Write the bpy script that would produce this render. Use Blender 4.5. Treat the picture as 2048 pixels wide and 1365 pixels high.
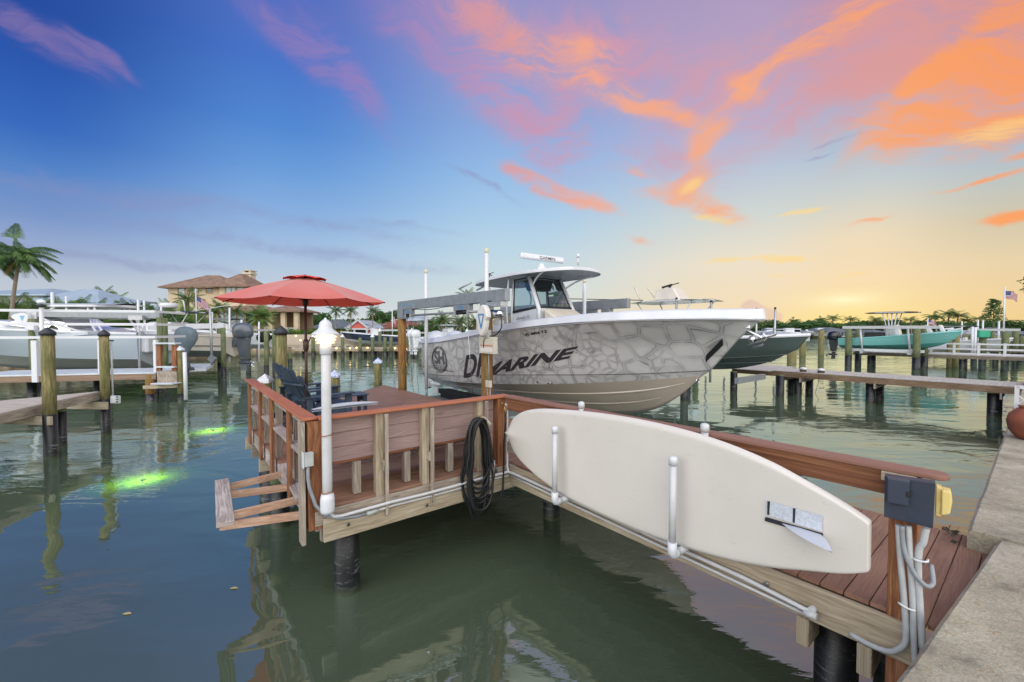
import bpy, bmesh, math, random
from mathutils import Vector, Matrix, noise as mnoise
from mathutils.bvhtree import BVHTree
R=math.radians
scene=bpy.context.scene
for o in list(bpy.data.objects): bpy.data.objects.remove(o)
COL=scene.collection
rnd=random.Random(7)

# ---------------------------------------------------------------- camera
F=850.0; H=3.0; PT=math.atan((682.5-660)/F)
cam=bpy.data.cameras.new('camera'); camo=bpy.data.objects.new('camera',cam); COL.objects.link(camo)
camo.location=(0,0,H); camo.rotation_euler=(math.pi/2-PT,0,0)
cam.sensor_width=36; cam.lens=F/2048*36; cam.clip_start=.05; cam.clip_end=5000
scene.camera=camo
scene.view_settings.view_transform='Standard'; scene.view_settings.look='None'
scene.view_settings.exposure=0.0; scene.view_settings.gamma=1

# measuring helpers: where on a real plane a direction seen from the tripod lands
cp_,sp_=math.cos(PT),math.sin(PT)
def ray(px,py):
    x=(px-1024)/F; yu=-(py-682.5)/F
    return Vector((x, cp_+yu*sp_, yu*cp_-sp_))
def P(px,py,z):
    d=ray(px,py); return Vector((0,0,H))+d*((z-H)/d.z)
def Q(px,py,Y):
    d=ray(px,py); return Vector((0,0,H))+d*(Y/d.y)
_a=math.atan((2089-1024)/F)
U=Vector((math.sin(_a),math.cos(_a),0)); V=Vector((-math.cos(_a),math.sin(_a),0)); Z=Vector((0,0,1))
O=P(1003,790,2.1); O.z=0
def W(u,v,z=0): return O+U*u+V*v+Z*z            # dock frame: u along the seawall, v out into the canal
def toL(p): d=p-O; return (d.dot(U),d.dot(V),p.z)
def RU(px,py,u):
    d=ray(px,py); t=(u+O.dot(U))/d.dot(U); return toL(Vector((0,0,H))+d*t)
def RV(px,py,v):
    d=ray(px,py); t=(v+O.dot(V))/d.dot(V); return toL(Vector((0,0,H))+d*t)

# ---------------------------------------------------------------- colours
def lin(c):
    if isinstance(c,str):
        c=c.lstrip('#'); c=[int(c[i:i+2],16)/255 for i in (0,2,4)]
        c=[x/12.92 if x<=.04045 else ((x+.055)/1.055)**2.4 for x in c]
    return (c[0],c[1],c[2],1)

# ---------------------------------------------------------------- world
class NT:
    def __init__(s,t): s.t=t; t.nodes.clear()
    def n(s,typ,ins=None,**kw):
        nd=s.t.nodes.new(typ)
        for k,v in kw.items(): setattr(nd,k,v)
        if ins:
            for k,v in ins.items():
                sk=nd.inputs[k]
                if isinstance(v,bpy.types.NodeSocket): s.t.links.new(v,sk)
                elif isinstance(v,bpy.types.Node): s.t.links.new(v.outputs[0],sk)
                else: sk.default_value=v
        return nd
    def math(s,op,a,b=0.,c=None,clamp=False):
        i={0:a,1:b}
        if c is not None: i[2]=c
        return s.n('ShaderNodeMath',i,operation=op,use_clamp=clamp).outputs[0]
    def ramp(s,fac,stops,interp='LINEAR'):
        r=s.n('ShaderNodeValToRGB',{0:fac}); cr=r.color_ramp; cr.interpolation=interp
        while len(cr.elements)>1: cr.elements.remove(cr.elements[-1])
        cr.elements[0].position=stops[0][0]; cr.elements[0].color=lin(stops[0][1])
        for p,c in stops[1:]:
            e=cr.elements.new(p); e.color=lin(c)
        return r.outputs[0]
    def mix(s,f,a,b,blend='MIX'):
        m=s.n('ShaderNodeMix',data_type='RGBA',blend_type=blend)
        for k,v in ((0,f),(6,a),(7,b)):
            if isinstance(v,(bpy.types.NodeSocket)): s.t.links.new(v,m.inputs[k])
            elif k==0: m.inputs[k].default_value=v
            else: m.inputs[k].default_value=lin(v)
        return m.outputs[2]
    def mr(s,v,a,b,c=0.,d=1.,smooth=False):
        return s.n('ShaderNodeMapRange',{0:v,1:a,2:b,3:c,4:d},interpolation_type='SMOOTHSTEP' if smooth else 'LINEAR').outputs[0]

world=bpy.data.worlds.new("World"); scene.world=world; world.use_nodes=True
w=NT(world.node_tree)
tc=w.n('ShaderNodeTexCoord').outputs['Generated']
sep=w.n('ShaderNodeSeparateXYZ',{0:tc}); X,Y,ZZ=sep.outputs
az=w.math('ARCTAN2',X,Y)                       # 0 straight ahead, + to the right
el=w.math('ARCSINE',w.math('MAXIMUM',ZZ,0.0))
elf=w.math('DIVIDE',el,R(60))                  # 0..1 over 60 degrees
def azel(px,py):
    d=ray(px,py).normalized(); return math.atan2(d.x,d.y),math.asin(max(d.z,-1))
def st(px,pys,cols):
    out=[(0,cols[0])]
    for py,c in zip(pys,cols): out.append((max(0,azel(px,py)[1])/R(60),c))
    return out
# colour against elevation, at five headings
cols=[
 (60,  st(60,  [655,560,510,430,340,250,120,0],['#ccd2d8','#bcc6d3','#a1b2d0','#7c98ca','#5585c8','#386abd','#2b57ad','#264da0'])+[(1,'#1c3a85')]),
 (560, st(560, [655,570,500,430,340,250,120,0],['#d2dade','#c0cedb','#a5c0e0','#8bb1df','#6b9dda','#5288d2','#4874c8','#526ec0'])+[(1,'#3b55a5')]),
 (1024,st(1024,[655,570,500,430,340,250,120,0],['#dfe0d4','#cddcdf','#bcd6e6','#a9cbe8','#94bbe6','#8aa9dc','#8f9cd0','#9493c6'])+[(1,'#6f76b0')]),
 (1500,st(1500,[655,610,520,430,340,250,120,0],['#eed9a2','#efdbb8','#eadfca','#cfd6d2','#b9c6d8','#aeb4d6','#b2a3c4','#b09cc0'])+[(1,'#7c74a8')]),
 (1720,st(1720,[655,620,560,470,380,280,150,0],['#f1dc88','#f2dca0','#f2dab2','#ead9bb','#c9cfcc','#a9bfd6','#bba4be','#b796b4'])+[(1,'#7c74a8')]),
 (2048,st(2048,[655,600,520,430,340,280,150,0],['#ebcd8e','#edd09c','#e6d1aa','#cfc6ad','#bac3c4','#a9bcd0','#b7a2bb','#b094b2'])+[(1,'#7c74a8')]),
]
prev=None
for i,(px,stops) in enumerate(cols):
    c=w.ramp(elf,stops)
    if prev is None: prev=c
    else:
        a0=azel(cols[i-1][0],400)[0]; a1=azel(px,400)[0]
        prev=w.mix(w.mr(az,a0,a1,smooth=True),prev,c)
sky=prev
# the half of the sky behind the tripod: unseen, pale, brightened as added fill light on the foreground
back=w.mr(Y,.12,-.55,0,1,smooth=True)
backcol=w.ramp(elf,[(0,'#efe8e2'),(.5,'#eeecec'),(1,'#dfe4ee')])
backcol=w.n('ShaderNodeVectorMath',{0:backcol,'Scale':3.1},operation='SCALE').outputs[0]
# clouds
dwarp=w.n('ShaderNodeTexNoise',{'Vector':tc,'Scale':7.,'Detail':5.,'Roughness':.6}).outputs['Color']
dw=w.n('ShaderNodeVectorMath',{0:dwarp,1:(.5,.5,.5)},operation='SUBTRACT').outputs[0]
dw=w.n('ShaderNodeVectorMath',{0:dw,'Scale':.05},operation='SCALE').outputs[0]
dvec=w.n('ShaderNodeVectorMath',{0:tc,1:dw},operation='ADD').outputs[0]
def bank(px,py,rx,ry,rot,src=None):
    c=ray(px,py).normalized(); r=c.cross(Z).normalized(); u=r.cross(c)
    k=1/ray(px,py).length
    a=math.radians(rot); A=(r*math.cos(a)-u*math.sin(a)); B=(u*math.cos(a)+r*math.sin(a))
    m=Matrix((A,B,A.cross(B))).transposed(); e=m.to_euler()
    mp=w.n('ShaderNodeMapping',{0:src or dvec,'Location':c,'Rotation':e,'Scale':(rx/F*k*1.25,ry/F*k*1.25,.7)},vector_type='TEXTURE')
    return w.n('ShaderNodeTexGradient',{0:mp.outputs[0]},gradient_type='QUADRATIC_SPHERE').outputs[0]
def banks(lst,src=None):
    t=None
    for px,py,rx,ry,rot,s in lst:
        t=w.math('MULTIPLY_ADD',bank(px,py,rx,ry,rot,src),s,0. if t is None else t)
    return t
m_or=banks([ # strong orange banks
 (1010,75,190,60,32,1.0),(940,25,110,50,35,.8),(1150,115,120,50,8,1.0),(1250,195,150,34,24,1.0),(1330,228,110,24,20,1.0),
 (1420,255,90,40,-20,.8),(1490,180,75,28,38,.8),(1395,305,75,36,-60,.6),(1385,375,80,42,-30,1.0),(1430,420,110,30,28,1.1),(1330,385,100,26,10,.7),
 (1120,382,150,26,20,1.15),(1050,355,70,18,20,.8),(1190,415,70,16,12,.7),(1270,345,50,20,25,.5),(1590,100,300,30,-22,.7),(1700,50,240,40,-25,.45),
 (1990,100,170,110,-38,2.0),(1930,190,260,70,-25,1.9),(2010,240,200,70,-5,1.8),(1850,235,150,40,-10,1.2),(1800,190,200,36,-25,.9),(1900,120,160,40,-35,.9),
 (1995,354,110,9,-9,1.1),(2025,437,60,20,-3,1.4),(2040,310,50,12,0,1.0),(1745,445,60,9,-2,.7),
 (1280,482,50,16,20,.5)])
m_pk=banks([ # faint pink veils
 (600,95,200,50,28,.9),(700,150,200,50,48,.8),(830,80,160,50,10,.5),(900,60,260,80,20,.5),(1000,210,300,70,38,.9),(1110,240,110,110,60,.7),(1150,270,60,40,40,.5),
 (1250,120,360,120,20,.8),(1500,150,300,90,-20,.9),(1700,160,300,90,-22,1.0),(1720,70,260,90,-25,.9),(1340,330,200,60,15,.6),
 (90,75,140,34,24,1.1),(200,110,90,22,26,1.3),(30,50,120,40,20,.6),(1820,130,250,110,-30,.9)])
m_ye=banks([(1500,520,130,8,2,1.3),(1590,520,70,8,-3,1.1),(1600,428,60,7,0,1.0),(1560,549,50,9,0,.8),(1385,372,50,22,-30,.8),(1430,437,70,14,15,1.3),(1990,262,120,30,-5,1.0),(1720,552,80,5,-3,.5)])
m_dk=banks([(1670,284,60,6,-16,1.1),(1640,320,36,5,-12,.9),(620,440,420,22,6,.7),(250,400,380,40,2,.9),(600,500,520,22,5,1.0),(950,355,150,12,28,1.0),(200,515,420,16,3,.9),(830,455,160,12,3,.8)])
m_cu=banks([(1520,632,38,32,0,3.5),(1503,612,22,18,0,3.0),(1548,628,22,16,0,2.6)])
# wind-drawn fibres in heading/elevation space, slanting down on the left and up on the right
ae=w.n('ShaderNodeCombineXYZ',{0:az,1:el,2:0.}).outputs[0]
wp=w.n('ShaderNodeTexNoise',{'Vector':ae,'Scale':5.,'Detail':3.}).outputs['Color']
wp=w.n('ShaderNodeVectorMath',{0:w.n('ShaderNodeVectorMath',{0:wp,1:(.5,.5,.5)},operation='SUBTRACT').outputs[0],'Scale':.22},operation='SCALE').outputs[0]
aew=w.n('ShaderNodeVectorMath',{0:ae,1:wp},operation='ADD').outputs[0]
fA=w.n('ShaderNodeTexNoise',{'Vector':w.n('ShaderNodeMapping',{0:aew,'Rotation':(0,0,R(28)),'Scale':(6,26,1)}).outputs[0],'Scale':1.,'Detail':8.,'Roughness':.68}).outputs[0]
fB=w.n('ShaderNodeTexNoise',{'Vector':w.n('ShaderNodeMapping',{0:aew,'Rotation':(0,0,R(-26)),'Scale':(5,22,1)}).outputs[0],'Scale':1.,'Detail':8.,'Roughness':.68}).outputs[0]
fm=w.mr(az,R(14),R(30),0,1,smooth=True)
fib=w.math('ADD',w.math('MULTIPLY',fA,w.math('SUBTRACT',1.,fm)),w.math('MULTIPLY',fB,fm))
fib=w.math('MULTIPLY_ADD',fib,1.7,-.35)
def cl(m,lo,hi,k=1.15):
    m=w.math('MINIMUM',m,1.15)
    v=w.math('ADD',fib,w.math('MULTIPLY',w.math('SUBTRACT',m,.45),lo))
    return w.math('MULTIPLY',w.mr(v,.5-hi*.5,.5+hi*.5,0,1,smooth=True),w.mr(m,0,.5,0,1,smooth=True))
warmc=w.ramp(w.mr(az,R(-30),R(50)),[(0,'#a98cbb'),(.35,'#dc9a9c'),(.5,'#f5a98a'),(.75,'#fcac76'),(1,'#fd9c58')])
pinkc=w.ramp(w.mr(az,R(-50),R(50)),[(0,'#8273ab'),(.3,'#9880bd'),(.5,'#cf94ae'),(.75,'#d99ba6'),(1,'#e59a86')])
s=sky
s=w.mix(w.math('MULTIPLY',cl(m_pk,.24,.75),.8),s,pinkc)
s=w.mix(w.math('MULTIPLY',cl(m_or,.30,.66),.9),s,warmc)
s=w.mix(w.math('MULTIPLY',cl(m_ye,.30,.5),.7),s,'#fbd98e')
s=w.mix(w.math('MULTIPLY',cl(m_dk,.26,.7),.5),s,'#8f93bb')
s=w.mix(w.math('MULTIPLY',w.mr(m_cu,.2,1.3,0,1,smooth=True),.6),s,'#d9b8b6')
glow=w.math('POWER',bank(1700,620,260,90,0,tc),1.5)
glow2=w.math('POWER',bank(1690,600,110,28,0,tc),1.5)
s=w.mix(w.math('MULTIPLY',glow,.16),s,'#fdec8c')
s=w.mix(w.math('MULTIPLY',glow2,.85),s,'#fffbd0')
s=w.mix(back,s,backcol)
below=w.mr(ZZ,-.02,-.06)
s=w.mix(below,s,'#7c8a86')
bg1=w.n('ShaderNodeBackground',{0:s,1:1.0})
SUN_AZ,SUN_EL=azel(1700,640)[0],R(4)
nis=w.n('ShaderNodeTexSky',sky_type='NISHITA',sun_disc=False,sun_elevation=SUN_EL,sun_rotation=SUN_AZ)
bg2=w.n('ShaderNodeBackground',{0:nis.outputs[0],1:0.0015})
addw=w.n('ShaderNodeAddShader',{0:bg1.outputs[0],1:bg2.outputs[0]})
w.n('ShaderNodeOutputWorld',{0:addw.outputs[0]})
world.cycles.sampling_method='MANUAL'; world.cycles.sample_map_resolution=512
sl=bpy.data.lights.new('sun','SUN'); sl.energy=.5; sl.angle=R(130); sl.color=(1,.86,.66)
so=bpy.data.objects.new('sun',sl); COL.objects.link(so)
sd=Vector((math.sin(SUN_AZ)*math.cos(SUN_EL),math.cos(SUN_AZ)*math.cos(SUN_EL),math.sin(SUN_EL)))
so.rotation_euler=sd.to_track_quat('Z','Y').to_euler(); so.location=(0,0,20)

# ---------------------------------------------------------------- mesh helpers
class MB:
    def __init__(s): s.v=[];s.f=[];s.uv=[];s.sm=[];s.mi=[]
    def face(s,idx,uv=None,sm=False,mi=0):
        s.f.append(tuple(idx)); s.uv.append(uv or [(0,0)]*len(idx)); s.sm.append(sm); s.mi.append(mi)
    def quad(s,pts,uv=None,sm=False,mi=0):
        b=len(s.v); s.v+=[Vector(p) for p in pts]; s.face(range(b,b+len(pts)),uv,sm,mi); return s
    def frame(s,c,ax,ay,az,mi=0,taper=None):
        """oriented box, centre c, half vectors ax (long),ay,az"""
        b=len(s.v); r0,r1=rnd.random()*30,rnd.random()*30
        for i in (-1,1):
            t=1 if taper is None or i<0 else taper
            for j in (-1,1):
                for k in (-1,1): s.v.append(c+ax*i+ay*j*t+az*k*t)
        L,A,B=ax.length*2,ay.length*2,az.length*2
        def fc(ids,kind,o):
            if kind=='y': uv=[(0,0),(L,0),(L,A),(0,A)]
            elif kind=='z': uv=[(0,0),(L,0),(L,B),(0,B)]
            else: uv=[(0,0),(A*.3,0),(A*.3,B),(0,B)]
            s.face([b+i for i in ids],[(x+r0,y+r1+o) for x,y in uv],False,mi)
        # index = i*4+j*2+k
        fc((0,4,5,1),'z',0); fc((2,3,7,6),'z',3.1)
        fc((0,2,6,4),'z',6.2) if False else s.face([b+i for i in (0,2,6,4)],[(r0,r1+6),(r0,r1+6+A),(r0+L,r1+6+A),(r0+L,r1+6)],False,mi)
        s.face([b+i for i in (1,5,7,3)],[(r0,r1+9),(r0+L,r1+9),(r0+L,r1+9+A),(r0,r1+9+A)],False,mi)
        fc((0,1,3,2),'e',12); fc((4,6,7,5),'e',15)
        return s
    def box(s,x0,x1,y0,y1,z0,z1,mi=0):
        c=Vector(((x0+x1)/2,(y0+y1)/2,(z0+z1)/2)); d=(abs(x1-x0)/2,abs(y1-y0)/2,abs(z1-z0)/2)
        ax=[Vector((d[0],0,0)),Vector((0,d[1],0)),Vector((0,0,d[2]))]
        m=max(range(3),key=lambda i:d[i]); a=ax[m]; b_=ax[(m+1)%3]; c_=ax[(m+2)%3]
        return s.frame(c,a,b_,c_,mi)
    def beam(s,p0,p1,wd,ht,up=Z,mi=0,taper=None):
        """p0->p1, wd across (perp to up), ht along up"""
        p0,p1=Vector(p0),Vector(p1); a=(p1-p0); d=a.normalized(); side=d.cross(Vector(up))
        if side.length<1e-4: side=d.cross(Vector((1,0,0)))
        side.normalize(); u=side.cross(d)
        return s.frame((p0+p1)/2,a/2,side*wd/2,u*ht/2,mi,taper)
    def lbox(s,u0,u1,v0,v1,z0,z1,mi=0):
        """box in the dock frame"""
        c=W((u0+u1)/2,(v0+v1)/2,(z0+z1)/2); d=[(abs(u1-u0)/2,U),(abs(v1-v0)/2,V),(abs(z1-z0)/2,Z)]
        ax=[a*k for k,a in d]; m=max(range(3),key=lambda i:d[i][0])
        return s.frame(c,ax[m],ax[(m+1)%3],ax[(m+2)%3],mi)
    def tube(s,pts,r,n=8,cap=True,mi=0,closed=False):
        pts=[Vector(p) for p in pts]; rs=r if isinstance(r,(list,tuple)) else [r]*len(pts)
        b=len(s.v); N=len(pts); Lc=0; o=rnd.random()*20; prevn=None; Ls=[]
        for i,p in enumerate(pts):
            if closed: t=pts[(i+1)%N]-pts[i-1]
            else: t=pts[min(i+1,N-1)]-pts[max(i-1,0)]
            t=t.normalized() if t.length>1e-9 else Z
            if prevn is None: nn=t.orthogonal().normalized() if abs(t.z)<.95 else Vector((1,0,0)).cross(t).normalized()
            else:
                nn=prevn-t*prevn.dot(t); nn=nn.normalized() if nn.length>1e-6 else t.orthogonal().normalized()
            prevn=nn; bn=t.cross(nn)
            if i: Lc+=(p-pts[i-1]).length
            Ls.append(Lc)
            for k in range(n):
                a=2*math.pi*k/n; s.v.append(p+(nn*math.cos(a)+bn*math.sin(a))*rs[i])
        M=N if closed else N-1
        for i in range(M):
            j=(i+1)%N
            for k in range(n):
                k2=(k+1)%n; rr=max(rs)*2*math.pi
                s.face((b+i*n+k,b+i*n+k2,b+j*n+k2,b+j*n+k),[(Ls[i]+o,o+rr*k/n),(Ls[i]+o,o+rr*(k+1)/n),(Ls[j]+o,o+rr*(k+1)/n),(Ls[j]+o,o+rr*k/n)],True,mi)
        if cap and not closed:
            for i,rev in ((0,True),(N-1,False)):
                ids=[b+i*n+k for k in range(n)]
                if rev: ids=ids[::-1]
                s.face(ids,[(o+.02*math.cos(k),o+.02*math.sin(k)) for k in range(n)],False,mi)
        return s
    def cyl(s,p0,p1,r0,r1=None,n=16,mi=0,seg=1):
        p0,p1=Vector(p0),Vector(p1); r1=r0 if r1 is None else r1
        return s.tube([p0.lerp(p1,i/seg) for i in range(seg+1)],[r0+(r1-r0)*i/seg for i in range(seg+1)],n,True,mi)
    def lathe(s,prof,c=(0,0,0),n=24,sm=True,mi=0,ang0=0,sx=1,sy=1,axis=None):
        c=Vector(c); b=len(s.v)
        for r,z in prof:
            for k in range(n):
                a=2*math.pi*k/n+ang0; q=Vector((r*math.cos(a)*sx,r*math.sin(a)*sy,z))
                if axis is not None: q=axis@q
                s.v.append(c+q)
        for i in range(len(prof)-1):
            for k in range(n):
                k2=(k+1)%n
                s.face((b+i*n+k,b+i*n+k2,b+(i+1)*n+k2,b+(i+1)*n+k),[(prof[i][1],k/n),(prof[i][1],(k+1)/n),(prof[i+1][1],(k+1)/n),(prof[i+1][1],k/n)],sm,mi)
        if prof[0][0]>1e-5: s.face([b+k for k in range(n)][::-1],None,False,mi)
        if prof[-1][0]>1e-5: s.face([b+(len(prof)-1)*n+k for k in range(n)],None,False,mi)
        return s
    def grid(s,fn,nu,nv,sm=True,uvfn=None,mi=0,flip=False):
        b=len(s.v)
        for i in range(nu+1):
            for j in range(nv+1): s.v.append(Vector(fn(i/nu,j/nv)))
        for i in range(nu):
            for j in range(nv):
                ids=[b+i*(nv+1)+j,b+(i+1)*(nv+1)+j,b+(i+1)*(nv+1)+j+1,b+i*(nv+1)+j+1]; pr=[(i/nu,j/nv),((i+1)/nu,j/nv),((i+1)/nu,(j+1)/nv),(i/nu,(j+1)/nv)]
                uv=[(uvfn(*q) if uvfn else q) for q in pr]
                if flip: ids=ids[::-1]; uv=uv[::-1]
                s.face(ids,uv,sm,mi)
        return s
    def sphere(s,c,r,n=16,m=10,sx=1,sy=1,sz=1,mi=0):
        return s.lathe([(r*math.sin(math.pi*i/m)+1e-6,-r*sz*math.cos(math.pi*i/m)) for i in range(m+1)],c,n,True,mi,0,sx,sy)
    def prism(s,poly,d0,d1,fn,mi=0,sm=False):
        """poly list of (a,b); extruded between depth d0 and d1; fn(a,b,d)->point"""
        b=len(s.v); n=len(poly)
        for d in (d0,d1):
            for q in poly: s.v.append(Vector(fn(q[0],q[1],d)))
        s.face([b+i for i in range(n)][::-1],[poly[i] for i in range(n)][::-1],False,mi); s.face([b+n+i for i in range(n)],list(poly),False,mi)
        for i in range(n):
            j=(i+1)%n; s.face((b+i,b+j,b+n+j,b+n+i),[(0,0),(.1,0),(.1,.1),(0,.1)],sm,mi)
        return s
    def build(s,name,mat,parent=None,bevel=0,seg=1,auto=False,kind=None):
        off=ORG.get(parent.name,Vector()) if parent is not None else Vector()
        me=bpy.data.meshes.new(name); me.from_pydata([v-off for v in s.v],[],s.f)
        uvl=me.uv_layers.new(name='UVMap'); k=0; data=[]
        for uv in s.uv:
            for q in uv: data+= [q[0],q[1]]
        uvl.data.foreach_set('uv',data)
        me.polygons.foreach_set('use_smooth',s.sm); me.polygons.foreach_set('material_index',s.mi)
        mats=mat if isinstance(mat,(list,tuple)) else [mat]
        for m in mats: me.materials.append(m)
        me.update()
        o=bpy.data.objects.new(name,me); COL.objects.link(o)
        ORG[o.name]=off
        if parent is not None: o.parent=parent
        if bevel:
            md=o.modifiers.new('bevel','BEVEL'); md.width=bevel; md.segments=seg; md.limit_method='ANGLE'; md.angle_limit=R(50)
        return o
ORG={}
def tag(o,label=None,cat=None,group=None,kind=None):
    if label: o['label']=label
    if cat: o['category']=cat
    if group: o['group']=group
    if kind: o['kind']=kind
    return o
def thing(name,label,cat,loc=(0,0,0),group=None):
    o=bpy.data.objects.new(name,None); COL.objects.link(o); o.location=loc; o.empty_display_size=.2
    ORG[o.name]=Vector(loc); return tag(o,label,cat,group)
KIDS={}
def copy_tree(o,parent=None):
    c=o.copy(); COL.objects.link(c)
    if parent is not None: c.parent=parent
    for ch in [x for x in bpy.data.objects if x.parent==o]: copy_tree(ch,c)
    return c
def place(o,loc,rz=0,label=None,group=None,sc=None):
    o.location=loc; o.rotation_euler=(0,0,rz)
    if sc: o.scale=(sc,)*3 if not isinstance(sc,(tuple,list)) else sc
    if label: o['label']=label
    if group: o['group']=group
    return o
class Proto:
    """first placement uses the built thing itself, later ones are copies of its tree"""
    def __init__(s,o): s.o=o; s.used=False
    def put(s,loc,rz=0,label=None,group=None,sc=None):
        o=s.o if not s.used else copy_tree(s.o); s.used=True
        return place(o,loc,rz,label,group,sc)

# ---------------------------------------------------------------- materials
MC={}
def mat(name,c1,c2=None,rough=.6,scale=4,sc=(1,1,1),coord='Object',detail=5,lo=.35,hi=.65,bump=0,metal=0,coat=0,spec=.5,c3=None,dist=0,bscale=None,emit=None,trans=0,alpha=None):
    m=bpy.data.materials.new(name); m.use_nodes=True; t=NT(m.node_tree)
    co=t.n('ShaderNodeTexCoord').outputs[coord]
    mp=t.n('ShaderNodeMapping',{0:co,'Scale':sc}).outputs[0]
    ins={'Roughness':rough,'Metallic':metal,'Specular IOR Level':spec,'Coat Weight':coat,'Coat Roughness':.08}
    if c2 is not None or bump:
        n=t.n('ShaderNodeTexNoise',{'Vector':mp,'Scale':scale,'Detail':float(detail),'Roughness':.6,'Distortion':dist}).outputs[0]
    if c2 is not None:
        stops=[(lo,c1),(hi,c2)]
        if c3: stops=[(lo,c1),((lo+hi)/2,c3),(hi,c2)]
        ins['Base Color']=t.ramp(n,stops)
    else: ins['Base Color']=lin(c1)
    if bump:
        n2=n if not bscale else t.n('ShaderNodeTexNoise',{'Vector':mp,'Scale':bscale,'Detail':4.}).outputs[0]
        ins['Normal']=t.n('ShaderNodeBump',{'Height':n2,'Strength':1.,'Distance':bump}).outputs[0]
    if emit: ins['Emission Color']=lin(emit[0]); ins['Emission Strength']=emit[1]
    if trans: ins['Transmission Weight']=trans
    if alpha is not None: ins['Alpha']=alpha
    b=t.n('ShaderNodeBsdfPrincipled',ins)
    t.n('ShaderNodeOutputMaterial',{0:b.outputs[0]})
    return m
def wood(name,dark,mid,light,grain=1.0,rough=.8,across=26,blot=.4,bump=.0015):
    """boards: UV runs along the grain in metres"""
    m=bpy.data.materials.new(name); m.use_nodes=True; t=NT(m.node_tree)
    uv=t.n('ShaderNodeTexCoord').outputs['UV']
    wv=t.n('ShaderNodeTexNoise',{'Vector':t.n('ShaderNodeMapping',{0:uv,'Scale':(1.2,5,1)}).outputs[0],'Scale':1.,'Detail':2.}).outputs[0]
    off=t.n('ShaderNodeCombineXYZ',{0:0.,1:t.math('MULTIPLY',wv,.16),2:0.}).outputs[0]
    uvw=t.n('ShaderNodeVectorMath',{0:uv,1:off},operation='ADD').outputs[0]
    g=t.n('ShaderNodeTexNoise',{'Vector':t.n('ShaderNodeMapping',{0:uvw,'Scale':(1.5,across,1)}).outputs[0],'Scale':1.6,'Detail':7.,'Roughness':.65}).outputs[0]
    fine=t.n('ShaderNodeTexNoise',{'Vector':t.n('ShaderNodeMapping',{0:uvw,'Scale':(6,across*9,1)}).outputs[0],'Scale':1.,'Detail':3.}).outputs[0]
    bl=t.n('ShaderNodeTexNoise',{'Vector':t.n('ShaderNodeMapping',{0:uv,'Scale':(1.3,4,1)}).outputs[0],'Scale':1.,'Detail':4.}).outputs[0]
    f=t.math('ADD',t.math('MULTIPLY',g,.75*grain),t.math('MULTIPLY',fine,.25*grain))
    f=t.math('ADD',f,t.math('MULTIPLY',t.math('SUBTRACT',bl,.5),blot))
    c=t.ramp(f,[(.34*grain,dark),(.5*grain,mid),(.64*grain,light)])
    # knots
    vo=t.n('ShaderNodeTexVoronoi',{'Vector':t.n('ShaderNodeMapping',{0:uvw,'Scale':(1.1,5,1)}).outputs[0],'Scale':1.}).outputs[0]
    c=t.mix(t.mr(vo,.10,.03),c,dark)
    nrm=t.n('ShaderNodeBump',{'Height':t.math('ADD',g,t.math('MULTIPLY',fine,.6)),'Distance':bump,'Strength':1.}).outputs[0]
    b=t.n('ShaderNodeBsdfPrincipled',{'Base Color':c,'Roughness':rough,'Normal':nrm,'Specular IOR Level':.3})
    t.n('ShaderNodeOutputMaterial',{0:b.outputs[0]}); return m
def emis(name,c,s):
    m=bpy.data.materials.new(name); m.use_nodes=True; t=NT(m.node_tree)
    e=t.n('ShaderNodeEmission',{0:lin(c),1:s}); t.n('ShaderNodeOutputMaterial',{0:e.outputs[0]}); return m
def glass(name,tint,op=.35,rough=.02):
    m=bpy.data.materials.new(name); m.use_nodes=True; t=NT(m.node_tree)
    g=t.n('ShaderNodeBsdfGlossy',{0:(1,1,1,1),1:rough}); tr=t.n('ShaderNodeBsdfTransparent',{0:lin(tint)})
    fr=t.n('ShaderNodeFresnel',{0:1.5}); mx=t.n('ShaderNodeMixShader',{0:t.math('ADD',fr.outputs[0],op*.15),1:tr.outputs[0],2:g.outputs[0]})
    t.n('ShaderNodeOutputMaterial',{0:mx.outputs[0]}); return m

wood_gray=wood('weathered_wood','#70665b','#94897c','#b5ab9c',grain=1.0)
wood_grey2=wood('silvered_wood','#62564e','#a1968f','#c9c0ba',grain=1.0,across=34)
wood_tan=wood('treated_board','#857660','#a59881','#bdb19c')
wood_brown=wood('stained_post','#5c3a26','#85573a','#a67a58')
wood_pink=wood('cut_lumber','#96715c','#b8957d','#cfb09a')
wood_redrail=wood('oiled_board','#5a3a28','#7a5038','#94694c')
compos=wood('composite_cap','#96573d','#a7674a','#b47658',across=60,blot=.35,rough=.55,bump=.0006)
compos2=wood('composite_cap_walkway','#79564a','#876255','#94705f',across=60,blot=.3,rough=.55,bump=.0006)
deckm=wood('composite_deck','#6e5142','#856452','#95735f',across=60,blot=.5,rough=.6,bump=.0006)
deckm2=wood('composite_deck_orange','#7e5039','#9e6546','#b17657',across=60,blot=.5,rough=.6,bump=.0006)
panelm=wood('composite_panel','#7f6a66','#937c77','#a28b85',across=60,blot=.4,rough=.6,bump=.0006)
dock_gray=wood('bleached_deck','#8f8a84','#aaa69f','#bdb9b2',across=20,blot=.3)
dock_tan=wood('tan_deck','#a0968a','#b5aca0','#c4bcb2',across=20,blot=.3)
pvc=mat('white_pvc','#c4c6c8','#b6b8b8',rough=.3,scale=6,lo=.4,hi=.75)
pvc_w=mat('white_plastic','#cccfd3',rough=.35)
white=mat('white_gelcoat','#d2d5d9','#c6cace',rough=.22,scale=2,coat=.4)
cream=mat('cream_gelcoat','#cfc8ba','#c2bbae',rough=.3,scale=1.5,coat=.3)
alu=mat('aluminium','#9a9fa2','#868c8f',rough=.5,scale=6,metal=.5,sc=(1,1,1),lo=.3,hi=.7)
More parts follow.
